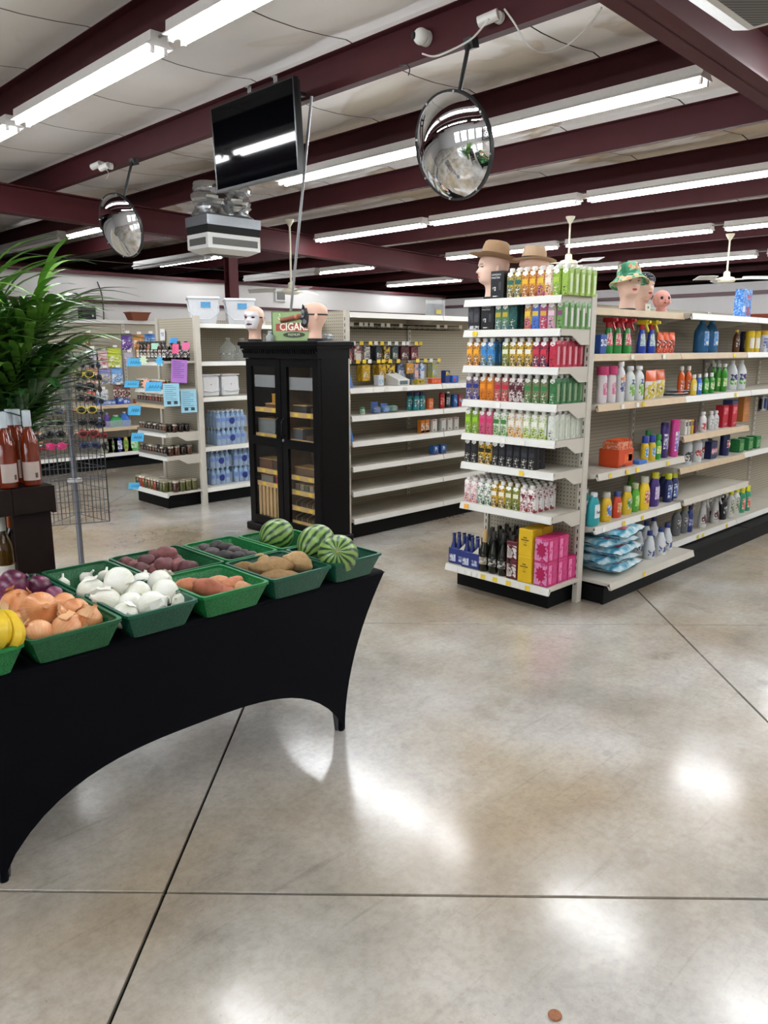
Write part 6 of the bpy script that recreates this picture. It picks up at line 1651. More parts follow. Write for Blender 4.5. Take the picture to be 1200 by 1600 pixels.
# fifth shelf, detergents
FAB = bottle(P(.2, .052, 'bowl'), 1, .6, '1f8f96', (.02, .175, .2, 'd4d6d8'), (.05, .13, 'd8dce0', .55), txt=[('Fab', .026, '22324f', .085)])
on(929, 805, 2.60, Z5, FAB, 'detergent_bottle', 'teal detergent bottle with white cap and oval label', 'bottle'); on(915, 795, 2.72, Z5, FAB, 'detergent_bottle', 'teal detergent bottle half hidden by the upright', 'bottle')
def det(hx, cap, lab, h=.175, r=.042): return bottle(P(h, r * 1.14, 'bowl'), 1, .6, hx, (r * .56, h * .84, h * 1.03, cap), (h * .22, h * .6, lab, .6))
for (u, v, y, pr_, lb) in ((949, 795, 2.61, det('d0a81e', 'b9b3a8', '3a62a8'), 'yellow detergent bottle with blue label, nearest the teal one'), (966, 792, 2.62, det('c2401e', '3a4a8a', 'c9863a', .16, .036), 'orange red detergent bottle with blue cap'),
                           (981, 788, 2.63, det('d0b01e', 'c9c4b8', '4a8a3a'), 'yellow detergent bottle with green round label'), (994, 780, 2.63, det('4a9a2a', 'b8c490', '8ac04a', .18, .036), 'green detergent bottle between yellow ones'),
                           (1008, 775, 2.62, det('d8b81e', 'c8c4b4', 'a84a2a', .215, .046), 'larger yellow detergent bottle with red label'), (1024, 768, 2.63, det('3a2470', 'c9c02a', 'b09ad0', .225, .044), 'purple detergent bottle with yellow cap'),
                           (988, 765, 2.76, det('4a9a2a', '6a7a2a', '8ac04a', .2, .04), 'green topped detergent bottle in the back row')):
    on(u, v, y, Z5, pr_, 'detergent_bottle', lb, 'bottle', 'laundry detergent bottles')
BYC = bottle(P(.195, .034), 1, .8, '1f2a5f', (.022, .16, .2, 'c9cc3a'), (.03, .12, '3a5a9a', .9))
for k, (u, y) in enumerate(((1038, 2.72), (1046, 2.63), (1055, 2.63))):
    on(u, 760, y, Z5, BYC, 'cleaner_bottle', 'navy bottle with lime cap, %s of three' % ORD[k], 'bottle', 'navy lime-cap bottles')
# base shelf, bags and bleach
LB_, nt, b, N, L = nodemat('blue_white_bag')
tc = N('ShaderNodeTexCoord'); wv = N('ShaderNodeTexNoise'); wv.inputs['Scale'].default_value = 9; wv.inputs['Distortion'].default_value = 1.5; L(tc.outputs['Object'], wv.inputs['Vector'])
r1 = N('ShaderNodeValToRGB'); e = r1.color_ramp.elements; e[0].position = .36; e[0].color = (*hexc('3f8aa8'), 1); e[1].position = .62; e[1].color = (*hexc('d2e0e4'), 1); k_ = e.new(.5); k_.color = (*hexc('8fc0d0'), 1)
L(wv.outputs['Fac'], r1.inputs[0]); L(r1.outputs[0], b.inputs['Base Color']); b.inputs['Roughness'].default_value = .25
def bagp(lx, ly, lz, seed):
    def fn(p): return 1 + .10 * mnoise.noise(p * 2.2 + Vector((seed, 0, 0)))
    mb = MB(); n, m = 16, 10
    top, bot = [], []
    for k in range(m + 1):
        t_, b__ = [], []
        for i in range(n + 1):
            a, c = i / n, k / m
            th = lz / 2 * (math.sin(pi * a) ** .4) * (math.sin(pi * c) ** .4) + .002
            nz = .012 * mnoise.noise(Vector((a * 6, c * 5, seed)))
            x, y = (a - .5) * lx, (c - .5) * ly
            t_.append((x, y, lz / 2 + th + nz)); b__.append((x, y, lz / 2 - th))
        top.append(t_); bot.append(b__)
    mb.loft(top, cap=False, closed=False); mb.loft(bot, cap=False, closed=False)
    pt = MB().box(-.12, -.02, -.10, -.05, lz * .93, lz * .96)
    return [part('bag', mb, LB_, [], 70), part('red_print', pt, mat('8a2440', .4, var=.3, scale=80))]
BG = [bagp(.40, .3, .078, s) for s in (1, 2, 3)]
bx = at(952, 870, y=2.62)
for k in range(5):
    put(BG[k % 3], 'laundry_bag', 'pale blue plastic bag, %s from the bottom of the stack' % ORD[k], 'bag', (bx.x - .0 + (.03, -.03, .02, -.02, .06)[k], 2.62 + (.0, .02, .0, .03, -.0)[k], .151 + k * .058), rz=(.1, -.15, .12, -.1, .2)[k], group='stacked blue bags')
BLE = bottle(P(.18, .038, 'bleach'), 1, 1, 'd0d4d8', (.018, .155, .185, '26346f'), (.02, .065, '3a4f8a', 1.2))
for k, (u, v, y) in enumerate(((1017, 850, 2.55), (1034, 845, 2.55), (1044, 840, 2.58), (1000, 835, 2.68), (1012, 832, 2.72), (1023, 828, 2.76), (988, 832, 2.74), (982, 825, 2.84))):
    on(u, v, y, Z0, BLE, 'bleach_bottle', 'white bleach bottle with blue cap, %s' % ('front left', 'front middle', 'front right', 'second row left', 'second row middle', 'back right', 'back left beside the bags', 'farthest back')[k], 'bottle', 'white bleach bottles')
Z0B = .17
GRY = bottle(P(.2, .042, 'std'), 1, .7, '5f6264', (.018, .175, .2, '8a7a3a'), (.06, .12, '4a4a4e', .7))
for k, u in enumerate((1058, 1069)):
    on(u, 825, 2.70, Z0B, GRY, 'cleaner_bottle', 'grey bottle on the lowest shelf, %s of two' % ORD[k], 'bottle', 'grey bottles')
on(1079, 820, 2.68, Z0B, bottle(P(.19, .028), 1, .8, '2a3a7a', (.014, .17, .195, '26306a'), (.05, .1, '5a6ab0')), 'cleaner_bottle', 'slim blue bottle beside the grey pair', 'bottle')
SPW = spray(.215, .04, 'c6c6c4', 'd0d0ce', (.03, .1, '5a3038'))
for k, (u, y) in enumerate(((1100, 2.68), (1111, 2.74), (1119, 2.68))):
    on(u, 805, y, Z0B, SPW, 'spray_bottle', 'white spray cleaner on the lowest shelf, %s of three' % ORD[k], 'bottle', 'white spray cleaners')
on(1131, 800, 2.69, Z0B, bottle(P(.2, .042), 1, .7, '15161a', (.018, .175, .2, '1c1c20'), (.05, .11, '3a3c42', .8)), 'cleaner_bottle', 'black bottle among the white cleaners', 'bottle')
WST = bottle(P(.205, .042), 1, .7, 'c9cac8', (.018, .18, .21, 'd0c82a'), (.03, .14, '6f7a50', .8))
for k, u in enumerate((1142, 1150)):
    on(u, 798, 2.69 + .02 * k, Z0B, WST, 'cleaner_bottle', 'white bottle with dark stripes and yellow cap, %s of two' % ORD[k], 'bottle', 'striped cleaner bottles')
GYL = bottle(P(.205, .04), 1, .7, '2f8a6a', (.02, .165, .215, 'd0cc22'), (.03, .12, 'c9604a', .8))
for k, u in enumerate((1160, 1168)):
    on(u, 790, 2.69 + .0 * k, Z0B, GYL, 'cleaner_bottle', 'green bottle with yellow cap at the shelf end, %s of two' % ORD[k], 'bottle', 'green yellow-cap bottles')
# hanging blister packs at the third section
for k, u in enumerate((1186, 1193, 1200)):
    p = at(u, 640, y=2.80)
    put([part('card', MB().box(-.03, .03, -.002, .002, 0, .14), mat(('22242a', 'c8ccd4', '2a3040')[k], .4)), part('brush', MB().rbox(-.012, .012, -.022, -.002, .02, .12, .004), mat(('15161a', '3a5a9a', 'd8d8d8')[k], .4)), part('hook', MB().tube([(0, .2, .135), (0, -.02, .135)], .003, 5), mat('8a8a8a', .4, .7))],
        'brush_card', 'carded brush hanging in the third section, %s along' % ORD[k], 'brush', (p.x, 2.80, 1.06), group='carded brushes')

# ------------------------------------------------------------------ middle gondola goods
def hook(parent, x, y, z, l, tagm=None, ch=False):
    o = obj('peg_hook', MB().tube([(x, y, z + .01), (x, y, z), (x, y - l, z), (x, y - l - .005, z + .012)], .0028, 5).tube([(x, y, z + .035), (x, y - l - .004, z + .035)], .0022, 5), mat('2a2a2c', .4, .6), parent)
    if tagm:
        obj('price_tag', MB().box(x - .022, x + .022, y - l - .009, y - l - .006, z + .012, z + .045), tagm, o)
rh = random.Random(8)
for (z, xs, tg) in ((1.82, [4.52 + .075 * i for i in range(22)], None), (1.66, [4.52 + .085 * i for i in range(13)], (TAGW, TAGY, TAGW)), (1.50, [4.54 + .085 * i for i in range(9)] + [5.5, 5.6, 5.7, 5.8], (TAGY, TAGY, TAGW))):
    for x in xs:
        hook(G2, x, 5.40, z, .24 + rh.uniform(-.02, .02), tg[rh.randrange(3)] if tg else (TAGW if rh.random() < .5 else None))
def packp(w, h, hx, hx2, n=3):
    mb = MB(); mb2 = MB()
    for k in range(n):
        y = -.02 + k * .03
        mb.rbox(-w / 2, w / 2, y - .010, y + .010, 0, h, .003)
    mb2.box(-w * .42, w * .42, -.032, -.0302, h * .12, h * .55)
    return mb, mb2
GP = 0
for (x, z, w_, h_, hx, hx2, lb) in ((4.55, 1.66, .075, .12, '5a1c2a', '8a3a40', 'maroon packets'), (4.65, 1.66, .075, .12, '6a1f2c', '9a4a4a', 'dark red packets'), (4.76, 1.66, .07, .115, '7a2430', 'd8d0c8', 'red and white packets'), (4.87, 1.66, .06, .1, 'c9c4b8', '6a6a70', 'pale packets'),
                                    (5.02, 1.66, .06, .11, '22262c', '3a3f48', 'black packets'), (5.12, 1.66, .065, .12, 'c9a21e', '2a2418', 'yellow packets'), (5.23, 1.66, .065, .11, '24333a', '4a5a60', 'slate packets'), (5.36, 1.66, .09, .11, '5a1c24', '2a1216', 'wide maroon packets'), (5.49, 1.66, .08, .11, '4a1820', '7a3038', 'deep maroon packets'),
                                    (4.86, 1.50, .08, .125, 'd0aa1a', 'b08a14', 'bright yellow packets'), (5.06, 1.50, .075, .125, 'c9a01c', '8a6a14', 'gold packets'), (5.17, 1.50, .09, .125, 'd8b024', '3a2f18', 'yellow and black packets'), (5.31, 1.50, .08, .11, '1c2433', '6a7a9a', 'navy packets'), (5.43, 1.50, .085, .08, 'c9923a', 'b07a2a', 'amber packets'),
                                    (5.26, 1.385, .07, .09, '2f5a86', '8ab4d8', 'small blue packets'), (5.52, 1.50, .05, .13, '6a86a8', 'd8a090', 'blue and coral packets'), (5.60, 1.50, .05, .14, '5a8ac8', 'c8d4e4', 'pale blue packets'), (5.78, 1.50, .06, .12, 'b0a83a', '8a9aa0', 'olive and grey packets')):
    for k in range(2):
        t = thing('hanging_packet', '%s of %s on a peg hook' % (('front one', 'rear one')[k], lb), 'packet', (x, 5.20 + k * .06, z - h_ * 1.2 + .004), group='packets on peg hooks')
        obj('packet', MB().rbox(-w_ * .6, w_ * .6, -.012, .012, 0, h_ * 1.2, .003), pmat(hx, hx2, 40), t)
        if k == 0: obj('label', MB().box(-w_ * .45, w_ * .45, -.0128, -.0118, h_ * .15, h_ * .65), pmat(hx2, 'd8d0c4', 60), t)
ZA, ZB2, ZC2, ZD2 = 1.311, 1.076, .858, .641
def on2(u, y, z, proto, name, label, cat, v=600, rz=0., group='goods on the middle gondola', dx=0):
    p = at(u, v, y=y); return put(proto, name, label, cat, (p.x + dx, y, z + .0005), rz, group)
on2(592, 5.12, ZA, boxp(.07, .06, .095, 'c4ccd4', [('f', -.4, .4, .2, .6, '8fb0c8')]), 'medicine_box', 'small white and blue box on the upper shelf', 'box')
t = on2(620, 5.12, ZA, [part('tray', MB().xprism([(-.09, 0), (.09, 0), (.09, .11), (-.09, .05)], -.075, .075), mat('cfcfca', .5)), part('print', MB().box(-.05, .05, -.092, -.09, .008, .042), mat('5a6a70', .5, var=.4, scale=90))], 'display_tray', 'white slanted display tray on the upper shelf', 'tray')
on2(637, 5.08, ZA, boxp(.05, .05, .05, '3a4448', [('f', -.3, .3, .2, .7, '8a9498')]), 'small_box', 'small dark box beside the slanted tray', 'box')
on2(655, 5.08, ZA, boxp(.1, .05, .05, 'b0982a', [('f', -.4, .4, .2, .7, '4a4418')]), 'small_box', 'low yellow box on the upper shelf', 'box')
on2(679, 5.08, ZA, boxp(.14, .05, .048, 'c9522a', [('f', -.4, .4, .2, .7, 'd8785a')]), 'small_box', 'long low orange box on the upper shelf', 'box')
on2(696, 5.1, ZA, boxp(.07, .06, .12, '22346f', [('f', -.4, .4, .6, .9, 'c9a83a')]), 'medicine_box', 'upright navy box near the endcap', 'box')
on2(709, 5.08, ZA, boxp(.09, .05, .07, '2a62b0', [('f', -.4, .1, .2, .8, 'b03050')]), 'medicine_box', 'blue and red box nearest the endcap', 'box')
for k, (ax, az) in enumerate(((4.47, 1.312), (4.47, .858))):
    tag(obj('foam_tube', MB().tube([(ax + .005, 4.99, az), (ax + .0, 5.0, az + .08), (ax - .02, 5.02, az + .15), (ax - .015, 5.07, az + .21)], .03, 12), mat('2f6ab8', .6, var=.1), smooth=60), 'curved blue foam tube on the %s shelf beside the cabinet' % ('upper', 'lower')[k], 'foam tube', 'blue foam tubes')
on2(566, 5.05, ZB2, bottle(P(.06, .022, 'can'), 1, 1, 'c8d4c8', (.023, .045, .06, '2f8a5a'), (.01, .04, '6ab08a')), 'small_jar', 'small jar with green lid on the second shelf', 'jar', v=650)
for k, (u, hx, lb) in enumerate(((585, '4a6ab0', 'blue and red box in a clear pack'), (600, '5a8ad0', 'blue clear clamshell pack'), (612, '3f8a5a', 'green clear clamshell pack'))):
    on2(u, 5.05, ZB2, [part('card', MB().box(-.04, .04, -.002, .002, 0, .1 - .02 * k), mat(hx, .4, var=.3, scale=40)), part('blister', MB().rbox(-.04, .04, -.05, -.002, 0, .06, .012), mat('b8c4cc', .1, alpha=.35)), part('insert', MB().rbox(-.03, .03, -.04, -.004, .004, .045, .006), mat(hx, .4, var=.3, scale=60))], 'clamshell_pack', lb + ' on the second shelf', 'pack', v=640)
TEA = bottle(P(.16, .036, 'std'), 1, .7, '1f8288', (.026, .135, .165, '1c2f5a'), (.03, .1, '2f6a74', .9))
for k, (u, y) in enumerate(((640, 5.07), (650, 5.03), (659, 5.03))):
    on2(u, y, ZB2, TEA, 'shampoo_bottle', 'teal bottle with navy cap, %s from the cabinet' % ORD[k], 'bottle', v=625)
on2(671, 5.03, ZB2, boxp(.06, .05, .1, 'c9683a', [('f', -.4, .4, .2, .7, 'd8a080')]), 'medicine_box', 'orange box beside the teal bottles', 'box', v=630)
on2(690, 5.03, ZB2, bottle(P(.15, .026, 'can'), 1, 1, 'a81c24', (.022, .13, .15, '8a161c'), (.03, .1, 'c03a3a')), 'spray_can', 'red spray can on the second shelf', 'can', v=625)
on2(699, 5.04, ZB2, bottle(P(.15, .026, 'can'), 1, 1, '2a2c34', (.022, .13, .15, 'c9ccd0'), (.03, .1, '7a7c84')), 'spray_can', 'black and white spray can beside the red one', 'can', v=625)
for k, u in enumerate((709, 717)):
    on2(u, 5.05, ZB2, boxp(.05, .05, .12, ('2f5a9a', 'a03a48')[k], [('f', -.4, .4, .3, .7, '8ab0d8')]), 'medicine_box', ('blue', 'rose')[k] + ' upright box by the endcap on the second shelf', 'box', v=630)
for k, u in enumerate((658, 665)):
    on2(u, 5.03, ZC2, boxp(.055, .05, .12, 'cf7a2a', [('f', -.42, .42, .02, .75, 'd8d4d0'), ('f', -.42, .42, .02, .18, '8a2a3a')]), 'medicine_box', 'orange topped white box, %s of two' % ORD[k], 'box', v=665)
for k, u in enumerate((676, 690, 700, 710)):
    on2(u, 5.03, ZC2, boxp(.065, .06, .12, 'd2d0cc', [('f', -.3, .3, .08, .2, '5a4a4c'), ('f', -.4, .4, .85, .95, 'b84a50')]), 'medicine_box', 'white box with red rim, %s along the third shelf' % ORD[k], 'box', v=665)
for k, u in enumerate((678, 690)):
    on2(u, 5.0, ZD2, boxp(.075, .06, .085, '2f5f9f', [('f', -.45, .45, .0, .32, '6a2436'), ('f', -.2, .2, .4, .85, 'd8e0e8')]), 'medicine_box', 'blue and maroon box on the nearly empty shelf, %s of two' % ORD[k], 'box', v=705)
p = at(680, 490, y=5.15)
put([part('bag', MB().loft([[((.115 + .012 * (k % 2)) * math.cos(2 * pi * i / 18) * (1 + .06 * mnoise.noise(Vector((i, k, 0)))), .07 * math.sin(2 * pi * i / 18), .0 + .15 * k / 5) for i in range(18)] for k in range(6)]), mat('e4e6e8', .15, alpha=.3), [], 30), part('contents', MB().rbox(-.085, .085, -.05, .05, .005, .12, .01), mat('4a4c50', .5, var=.3, scale=40)), part('label', MB().box(-.07, .0, -.0765, -.0755, .02, .06), mat('b0a04a', .5))],
    'wrapped_package', 'package wrapped in clear white plastic on the gondola top', 'package', (p.x, 5.15, 1.9405))

# ------------------------------------------------------------------ back gondola: buckets, bottled water, jars
BUCK = [part('bucket_body', MB().loft([[(s * a, s2 * c_, z) for s, s2 in ((-1, -1), (1, -1), (1, 1), (-1, 1))] for a, c_, z in ((.12, .12, 0), (.125, .125, .01), (.155, .15, .245))]), mat('dcdee2', .4)), part('lid', MB().rbox(-.17, .17, -.165, .165, .245, .275, .01), mat('e4e6ea', .4)),
        part('handle', MB().tube([(-.162, -.05, .2), (-.15, -.155, .12), (-.07, -.16, .045), (.07, -.16, .045), (.15, -.155, .12), (.162, -.05, .2)], .006, 6), mat('d8dade', .4), smooth=60),
        part('label', MB().add([(-.03, -.1485, .16), (.07, -.1485, .16), (.07, -.1525, .22), (-.03, -.1525, .22)], [(0, 1, 2, 3)]), mat('5a9ac8', .5, var=.3, scale=60))]
for k, (u, v) in enumerate(((318, 500), (374, 500))):
    p = at(u, v, y=7.42)
    put(BUCK, 'storage_bucket', 'white lidded bucket with blue label, %s on the shelf top' % ('left', 'right')[k], 'bucket', (p.x, 7.42, 1.8955), rz=-.5, group='white buckets on the shelf top')
TUB = [part('tub_body', MB().rbox(-.105, .105, -.11, .11, 0, .225, .018), mat('dfe0e2', .4), [], 40), part('lid', MB().rbox(-.11, .11, -.115, .115, .225, .238, .005), mat('e6e6e8', .4)), part('dot', MB().cyl((0, -.1115, .13), (0, -.1105, .13), .006, 8), mat('c03a34', .5)),
       part('handle', MB().tube([(-.11, -.05, .12), (-.1, -.116, .07), (0, -.118, .05), (.1, -.116, .07), (.11, -.05, .12)], .004, 6), mat('d0d2d6', .4))]
for k, u in enumerate((322, 353)):
    p = at(u, 600, y=7.44)
    put(TUB, 'plastic_tub', 'white square tub with red dot, %s on the middle shelf' % ('left', 'right')[k], 'tub', (p.x, 7.44, 1.1305), rz=-.06, group='white tubs on the middle shelf')
DEM = bottle([(.085, 0), (.095, .01), (.095, .13), (.085, .16), (.03, .21), (.025, .24)], 1, 1, 'd4dcd8', (.028, .235, .25, 'c8ccca'), (.07, .085, '5a6068', 3.0), rough=.08, trans=.0)
DEM[0] = part('bottle_body', DEM[0][1], None)
DEM[0][1].materials.clear(); DEM[0] = ('bottle_body', DEM[0][1], mat('c8d0cc', .08, alpha=.3, coat=.5), [], None)
for k, u in enumerate((356, 378)):
    p = at(u, 540, y=7.48)
    put(DEM, 'glass_demijohn', 'large clear glass demijohn, %s on the upper shelf' % ('left', 'right')[k], 'jug', (p.x, 7.48, 1.5055), group='glass demijohns')
WB = MB().lathe([(.026, 0), (.03, .008), (.03, .05), (.027, .06), (.03, .07), (.03, .11), (.022, .145), (.011, .165), (.011, .172)], 10).mesh('bottle', 60)
WBC = MB().lathe([(.0135, .17), (.0135, .186)], 8).mesh('bottle_cap', 40)
WBM = mat('a9cbee', .08, alpha=.62, var=.2, scale=40, coat=.5); WBL = mat('3f6fc0', .4)
def waterpack(loc, label, nx, ny):
    t = thing('water_pack', label, 'bottled water', loc, group='shrink-wrapped water packs')
    for i in range(nx):
        for j in range(ny):
            o = obj('bottle', WB, WBM, t, ((i - (nx - 1) / 2) * .0625, (j - (ny - 1) / 2) * .0625, 0))
            obj('bottle_cap', WBC, mat('d6dce4', .4), o)
            if j == 0:
                obj('label', MB().loft([[(.0308 * math.sin(a), -.0308 * math.cos(a), z) for a in [-1.2 + .4 * k for k in range(7)]] for z in (.07, .11)], cap=False, closed=False), WBL, o)
    w_, d_ = nx * .0625 / 2 + .004, ny * .0625 / 2 + .004
    obj('shrink_wrap', MB().box(-w_, w_, -d_, -d_ + .001, .0, .125).box(-w_ - .001, -w_, -d_, d_, 0, .125).box(w_, w_ + .001, -d_, d_, 0, .125), mat('cfe0f8', .1, alpha=.16, coat=.6), t)
    obj('brand_print', MB().cyl((0, -d_ - .0015, .075), (0, -d_ - .0005, .075), .035, 18), mat('20347a', .4), t)
for k in range(2):
    p = at(350, 660, y=7.43)
    waterpack((p.x + .02, 7.43, .6005 + k * .188), 'water bottle pack on the lower raised shelf, %s of two' % ('bottom', 'top')[k], 6, 4)
for c_ in range(2):
    for k in range(2):
        p = at((336, 372)[c_], 720, y=7.43)
        waterpack((p.x + c_ * .0, 7.43, .1705 + k * .188), 'water bottle pack on the base shelf, %s stack, %s' % (('left', 'right')[c_], ('bottom', 'top')[k]), 4, 4)
# jars on the back endcap
def jar(cont, lid, h=.085, r=.027): return [part('glass', MB().lathe([(r * .9, 0), (r, .005), (r, h * .78), (r * .86, h * .86)], 12), mat(cont, .12, coat=.4, var=.3, scale=70), [], 50), part('lid', MB().lathe([(r * .93, h * .84), (r * .93, h), (r * .85, h * 1.01)], 12), mat(lid, .35, .3), [], 40)]
JARS = [jar('3a1c10', 'b9b2a0'), jar('6a3a18', 'c8c0ae'), jar('4a2a12', '8a8478'), jar('5c4a1c', 'b0a894'), jar('7a2418', 'c4bcae'), jar('22160f', '2a2826'), jar('8a3a1a', 'cfc8b8'), jar('4a4a20', '9a927e')]
JD = ['dark brown', 'amber', 'brown', 'olive', 'red', 'near-black', 'orange', 'green']
rj = random.Random(17)
def jarrow(z, lname, n, rows, y0=7.78, pitch=.062, x0=3.99, sc_=1., pal=range(8)):
    pal = list(pal)
    for r in range(rows):
        for i in range(n):
            c_ = rj.choice(pal)
            put(JARS[c_], 'preserve_jar', '%s preserve jar, %s from the left, %s row, %s' % (JD[c_], ORD[i], ('front', 'second', 'third')[r], lname), 'jar', (x0 + r * .065, y0 - i * pitch, z), group='preserve jars on the back endcap', scale=sc_)
def jardeep(z, lname, cols, rows, y0, pitch, x0, sc_, pal):
    for i in range(cols):
        for r in range(rows):
            c_ = rj.choice(pal)
            put(JARS[c_], 'preserve_jar', '%s preserve jar at the aisle side, %s column, %s deep, %s' % (JD[c_], ORD[i], ORD[r], lname), 'jar', (x0 + r * .072, y0 + i * pitch, z), group='preserve jars on the back endcap', scale=sc_)
jardeep(.1715, 'endcap base', 2, 4, 7.25, .075, 4.05, 1.35, (3, 4, 7, 0)); jardeep(.551, 'first raised shelf', 2, 4, 7.26, .07, 4.02, 1.15, (0, 2, 5)); jardeep(.791, 'second raised shelf', 2, 3, 7.26, .07, 4.08, .95, (5, 0))
jarrow(.1715, 'endcap base', 10, 2, 7.90, .064, 3.97, 1.35, (0, 1, 3, 4, 6, 7)); jarrow(.551, 'first raised shelf', 9, 2, 7.79, .06, sc_=1.05, pal=(0, 2, 5)); jarrow(.791, 'second raised shelf', 9, 2, 7.79, .06, sc_=.95, pal=(0, 2, 5, 1))
jarrow(1.086, 'third raised shelf', 9, 1, 7.79, .062, sc_=1.0, pal=(0, 1, 2, 4)); jarrow(1.236, 'fourth raised shelf', 9, 2, 7.79, .062, sc_=1.1, pal=(0, 1, 3, 6))
for i in range(8):
    c_ = (1, 5, 5, 6, 5, 5, 0, 5)[i]
    put(bottle(P(.17, .034), 1, 1, ('7a4a20', '1c100c', '1c100c', '6a3a20', '1c100c', '1c100c', '3a1c14', '1c100c')[i], (.016, .15, .175, '2a2624'), (.03, .10, ('b09a7a', '3a2a28', '2a2022', '8a6a50', '2a2022', '3a2428', '6a4a40', '2a2022')[i], 1.3), rough=.12), 'syrup_bottle', '%s syrup bottle, %s from the left on the top endcap shelf' % (('amber', 'dark', 'dark', 'amber', 'dark', 'dark', 'reddish', 'dark')[i], ORD[i]), 'bottle', (4.02, 7.80 - i * .077, 1.5165), group='syrup bottles on the back endcap', scale=1.12)
for i in range(3):
    put(bottle(P(.17, .034), 1, 1, '1c100c', (.016, .15, .175, '2a2624'), (.03, .10, '2a2022', 1.3), rough=.12), 'syrup_bottle', 'dark syrup bottle at the aisle side, %s deep on the top endcap shelf' % ORD[i], 'bottle', (4.10 + i * .08, 7.262, 1.5165), group='syrup bottles on the back endcap', scale=1.12)
# notices and price flags on the back endcap
def flag(u, v, w_, h_, hx, label, x=3.93, rz=-.75, txt=None, tilt=0., star=False):
    p = at(u, v, x=x - .03 if x < 3.95 else x)
    if x < 3.95: w_ *= 1.2; h_ *= 1.15
    t = thing('price_flag' if not star else 'star_tag', label, 'sign', p, group='coloured paper price flags', rot=(0, 0, rz))
    if star:
        pts = [((w_ if i % 2 == 0 else w_ * .55) * math.cos(pi * i / 9), (w_ if i % 2 == 0 else w_ * .55) * 1.2 * math.sin(pi * i / 9)) for i in range(18)]
        obj('card', MB().prism(pts, -.001, .001).xf(Matrix.Rotation(pi / 2, 4, 'X')), mat(hx, .6), t)
    else:
        obj('card', MB().add([(-w_, -.001, -h_), (w_ * .8, -.001, -h_), (w_, -.001, h_), (-w_ * .8, -.001, h_), (-w_, .001, -h_), (w_ * .8, .001, -h_), (w_, .001, h_), (-w_ * .8, .001, h_)], [(0, 1, 2, 3), (7, 6, 5, 4), (0, 4, 5, 1), (1, 5, 6, 2), (2, 6, 7, 3), (3, 7, 4, 0)]), mat(hx, .6), t)
    if txt == 'TE': obj('lettering', text(txt, h_ * .9), mat('1c3a6a', .6), t, (0, -.002, 0))
    elif txt:       # hand-written strokes
        for k in range(3 + len(txt) % 2):
            x_ = w_ * (-.5 + .3 * k)
            obj('pen_stroke', MB().tube([(x_, -.0018, -h_ * .35), (x_ + .3 * h_, -.0018, h_ * .3), (x_ + .45 * h_, -.0018, -h_ * .3)], .0028, 4), mat('1c5a8a', .6), t)
BL = '4fb0e0'
flag(210, 566, .07, .035, BL, 'blue price flag on the top endcap shelf edge', txt='$8.99'); flag(206, 600, .07, .03, BL, 'blue price flag on the fourth endcap shelf edge', txt='$6.50')
flag(240, 604, .075, .04, BL, 'wide blue price flag beside the salmon star', txt='$5.99'); flag(210, 641, .06, .045, BL, 'tall blue price flag on the third endcap shelf edge', txt='$7.25'); flag(215, 683, .06, .04, BL, 'blue price flag on the second endcap shelf edge', txt='$7.99'); flag(211, 759, .065, .03, BL, 'blue price flag on the endcap base edge', txt='$9.99')
flag(224, 562, .04, .04, 'd2e6c0', 'pale green star tag on the top shelf edge', star=True); flag(249, 564, .04, .04, BL, 'blue star tag on the top shelf edge', star=True); flag(228, 600, .045, .05, 'eeb09a', 'salmon star tag on the fourth shelf edge', star=True)
flag(242, 541, .04, .03, 'a8d8bc', 'mint green tag hung on the syrup bottles', x=3.98); flag(274, 545, .035, .045, 'd85a86', 'pink diamond tag hung on the syrup bottles, left', x=3.98); flag(290, 541, .04, .035, 'd86a96', 'pink tag hung on the syrup bottles, right', x=3.98); flag(271, 532, .04, .025, '3f90d0', 'small blue tag above the syrup bottles', x=4.05)
flag(254, 523, .055, .06, 'e0e0e2', 'white printed card on the pegboard above the syrup bottles', x=4.335, txt='TE', rz=-pi / 2)
def sheet(u, v, x, y, w_, h_, hx, label, ry=0.):
    p = at(u, v, y=y)
    t = thing('paper_sheet', label, 'paper', (p.x, y, p.z), rot=(0, ry, -.15), group='printed paper sheets')
    obj('sheet', MB().box(-w_, w_, -.001, .001, -h_, h_), mat(hx, .6), t)
    mb = MB()
    for k in range(9):
        mb.box(-w_ * .8, w_ * (.6 if k % 3 else .2), -.0016, -.001, h_ * (.8 - .17 * k), h_ * (.84 - .17 * k))
    o = obj('printed_lines', mb, mat('5a4a8a' if hx.startswith('b') else '5a86a0', .6), t); o['kind'] = 'stuff'
    return t
sheet(280, 580, 0, 7.19, .085, .115, 'b07ac8', 'purple printed sheet taped to the endcap post', .08)
for (u, v, lb) in ((268, 617, 'left pale blue printed sheet on the endcap post'), (295, 627, 'right pale blue printed sheet on the endcap post')):
    t = sheet(u, v, 0, 7.185 if u < 280 else 7.18, .085, .115, '9fd0e4', lb)
    obj('photo_print', MB().box(-.05, -.01, -.0017, -.001, -.095, -.065).box(.02, .06, -.0017, -.001, -.095, -.065), mat('3a4a50', .6, var=.4, scale=60), t)

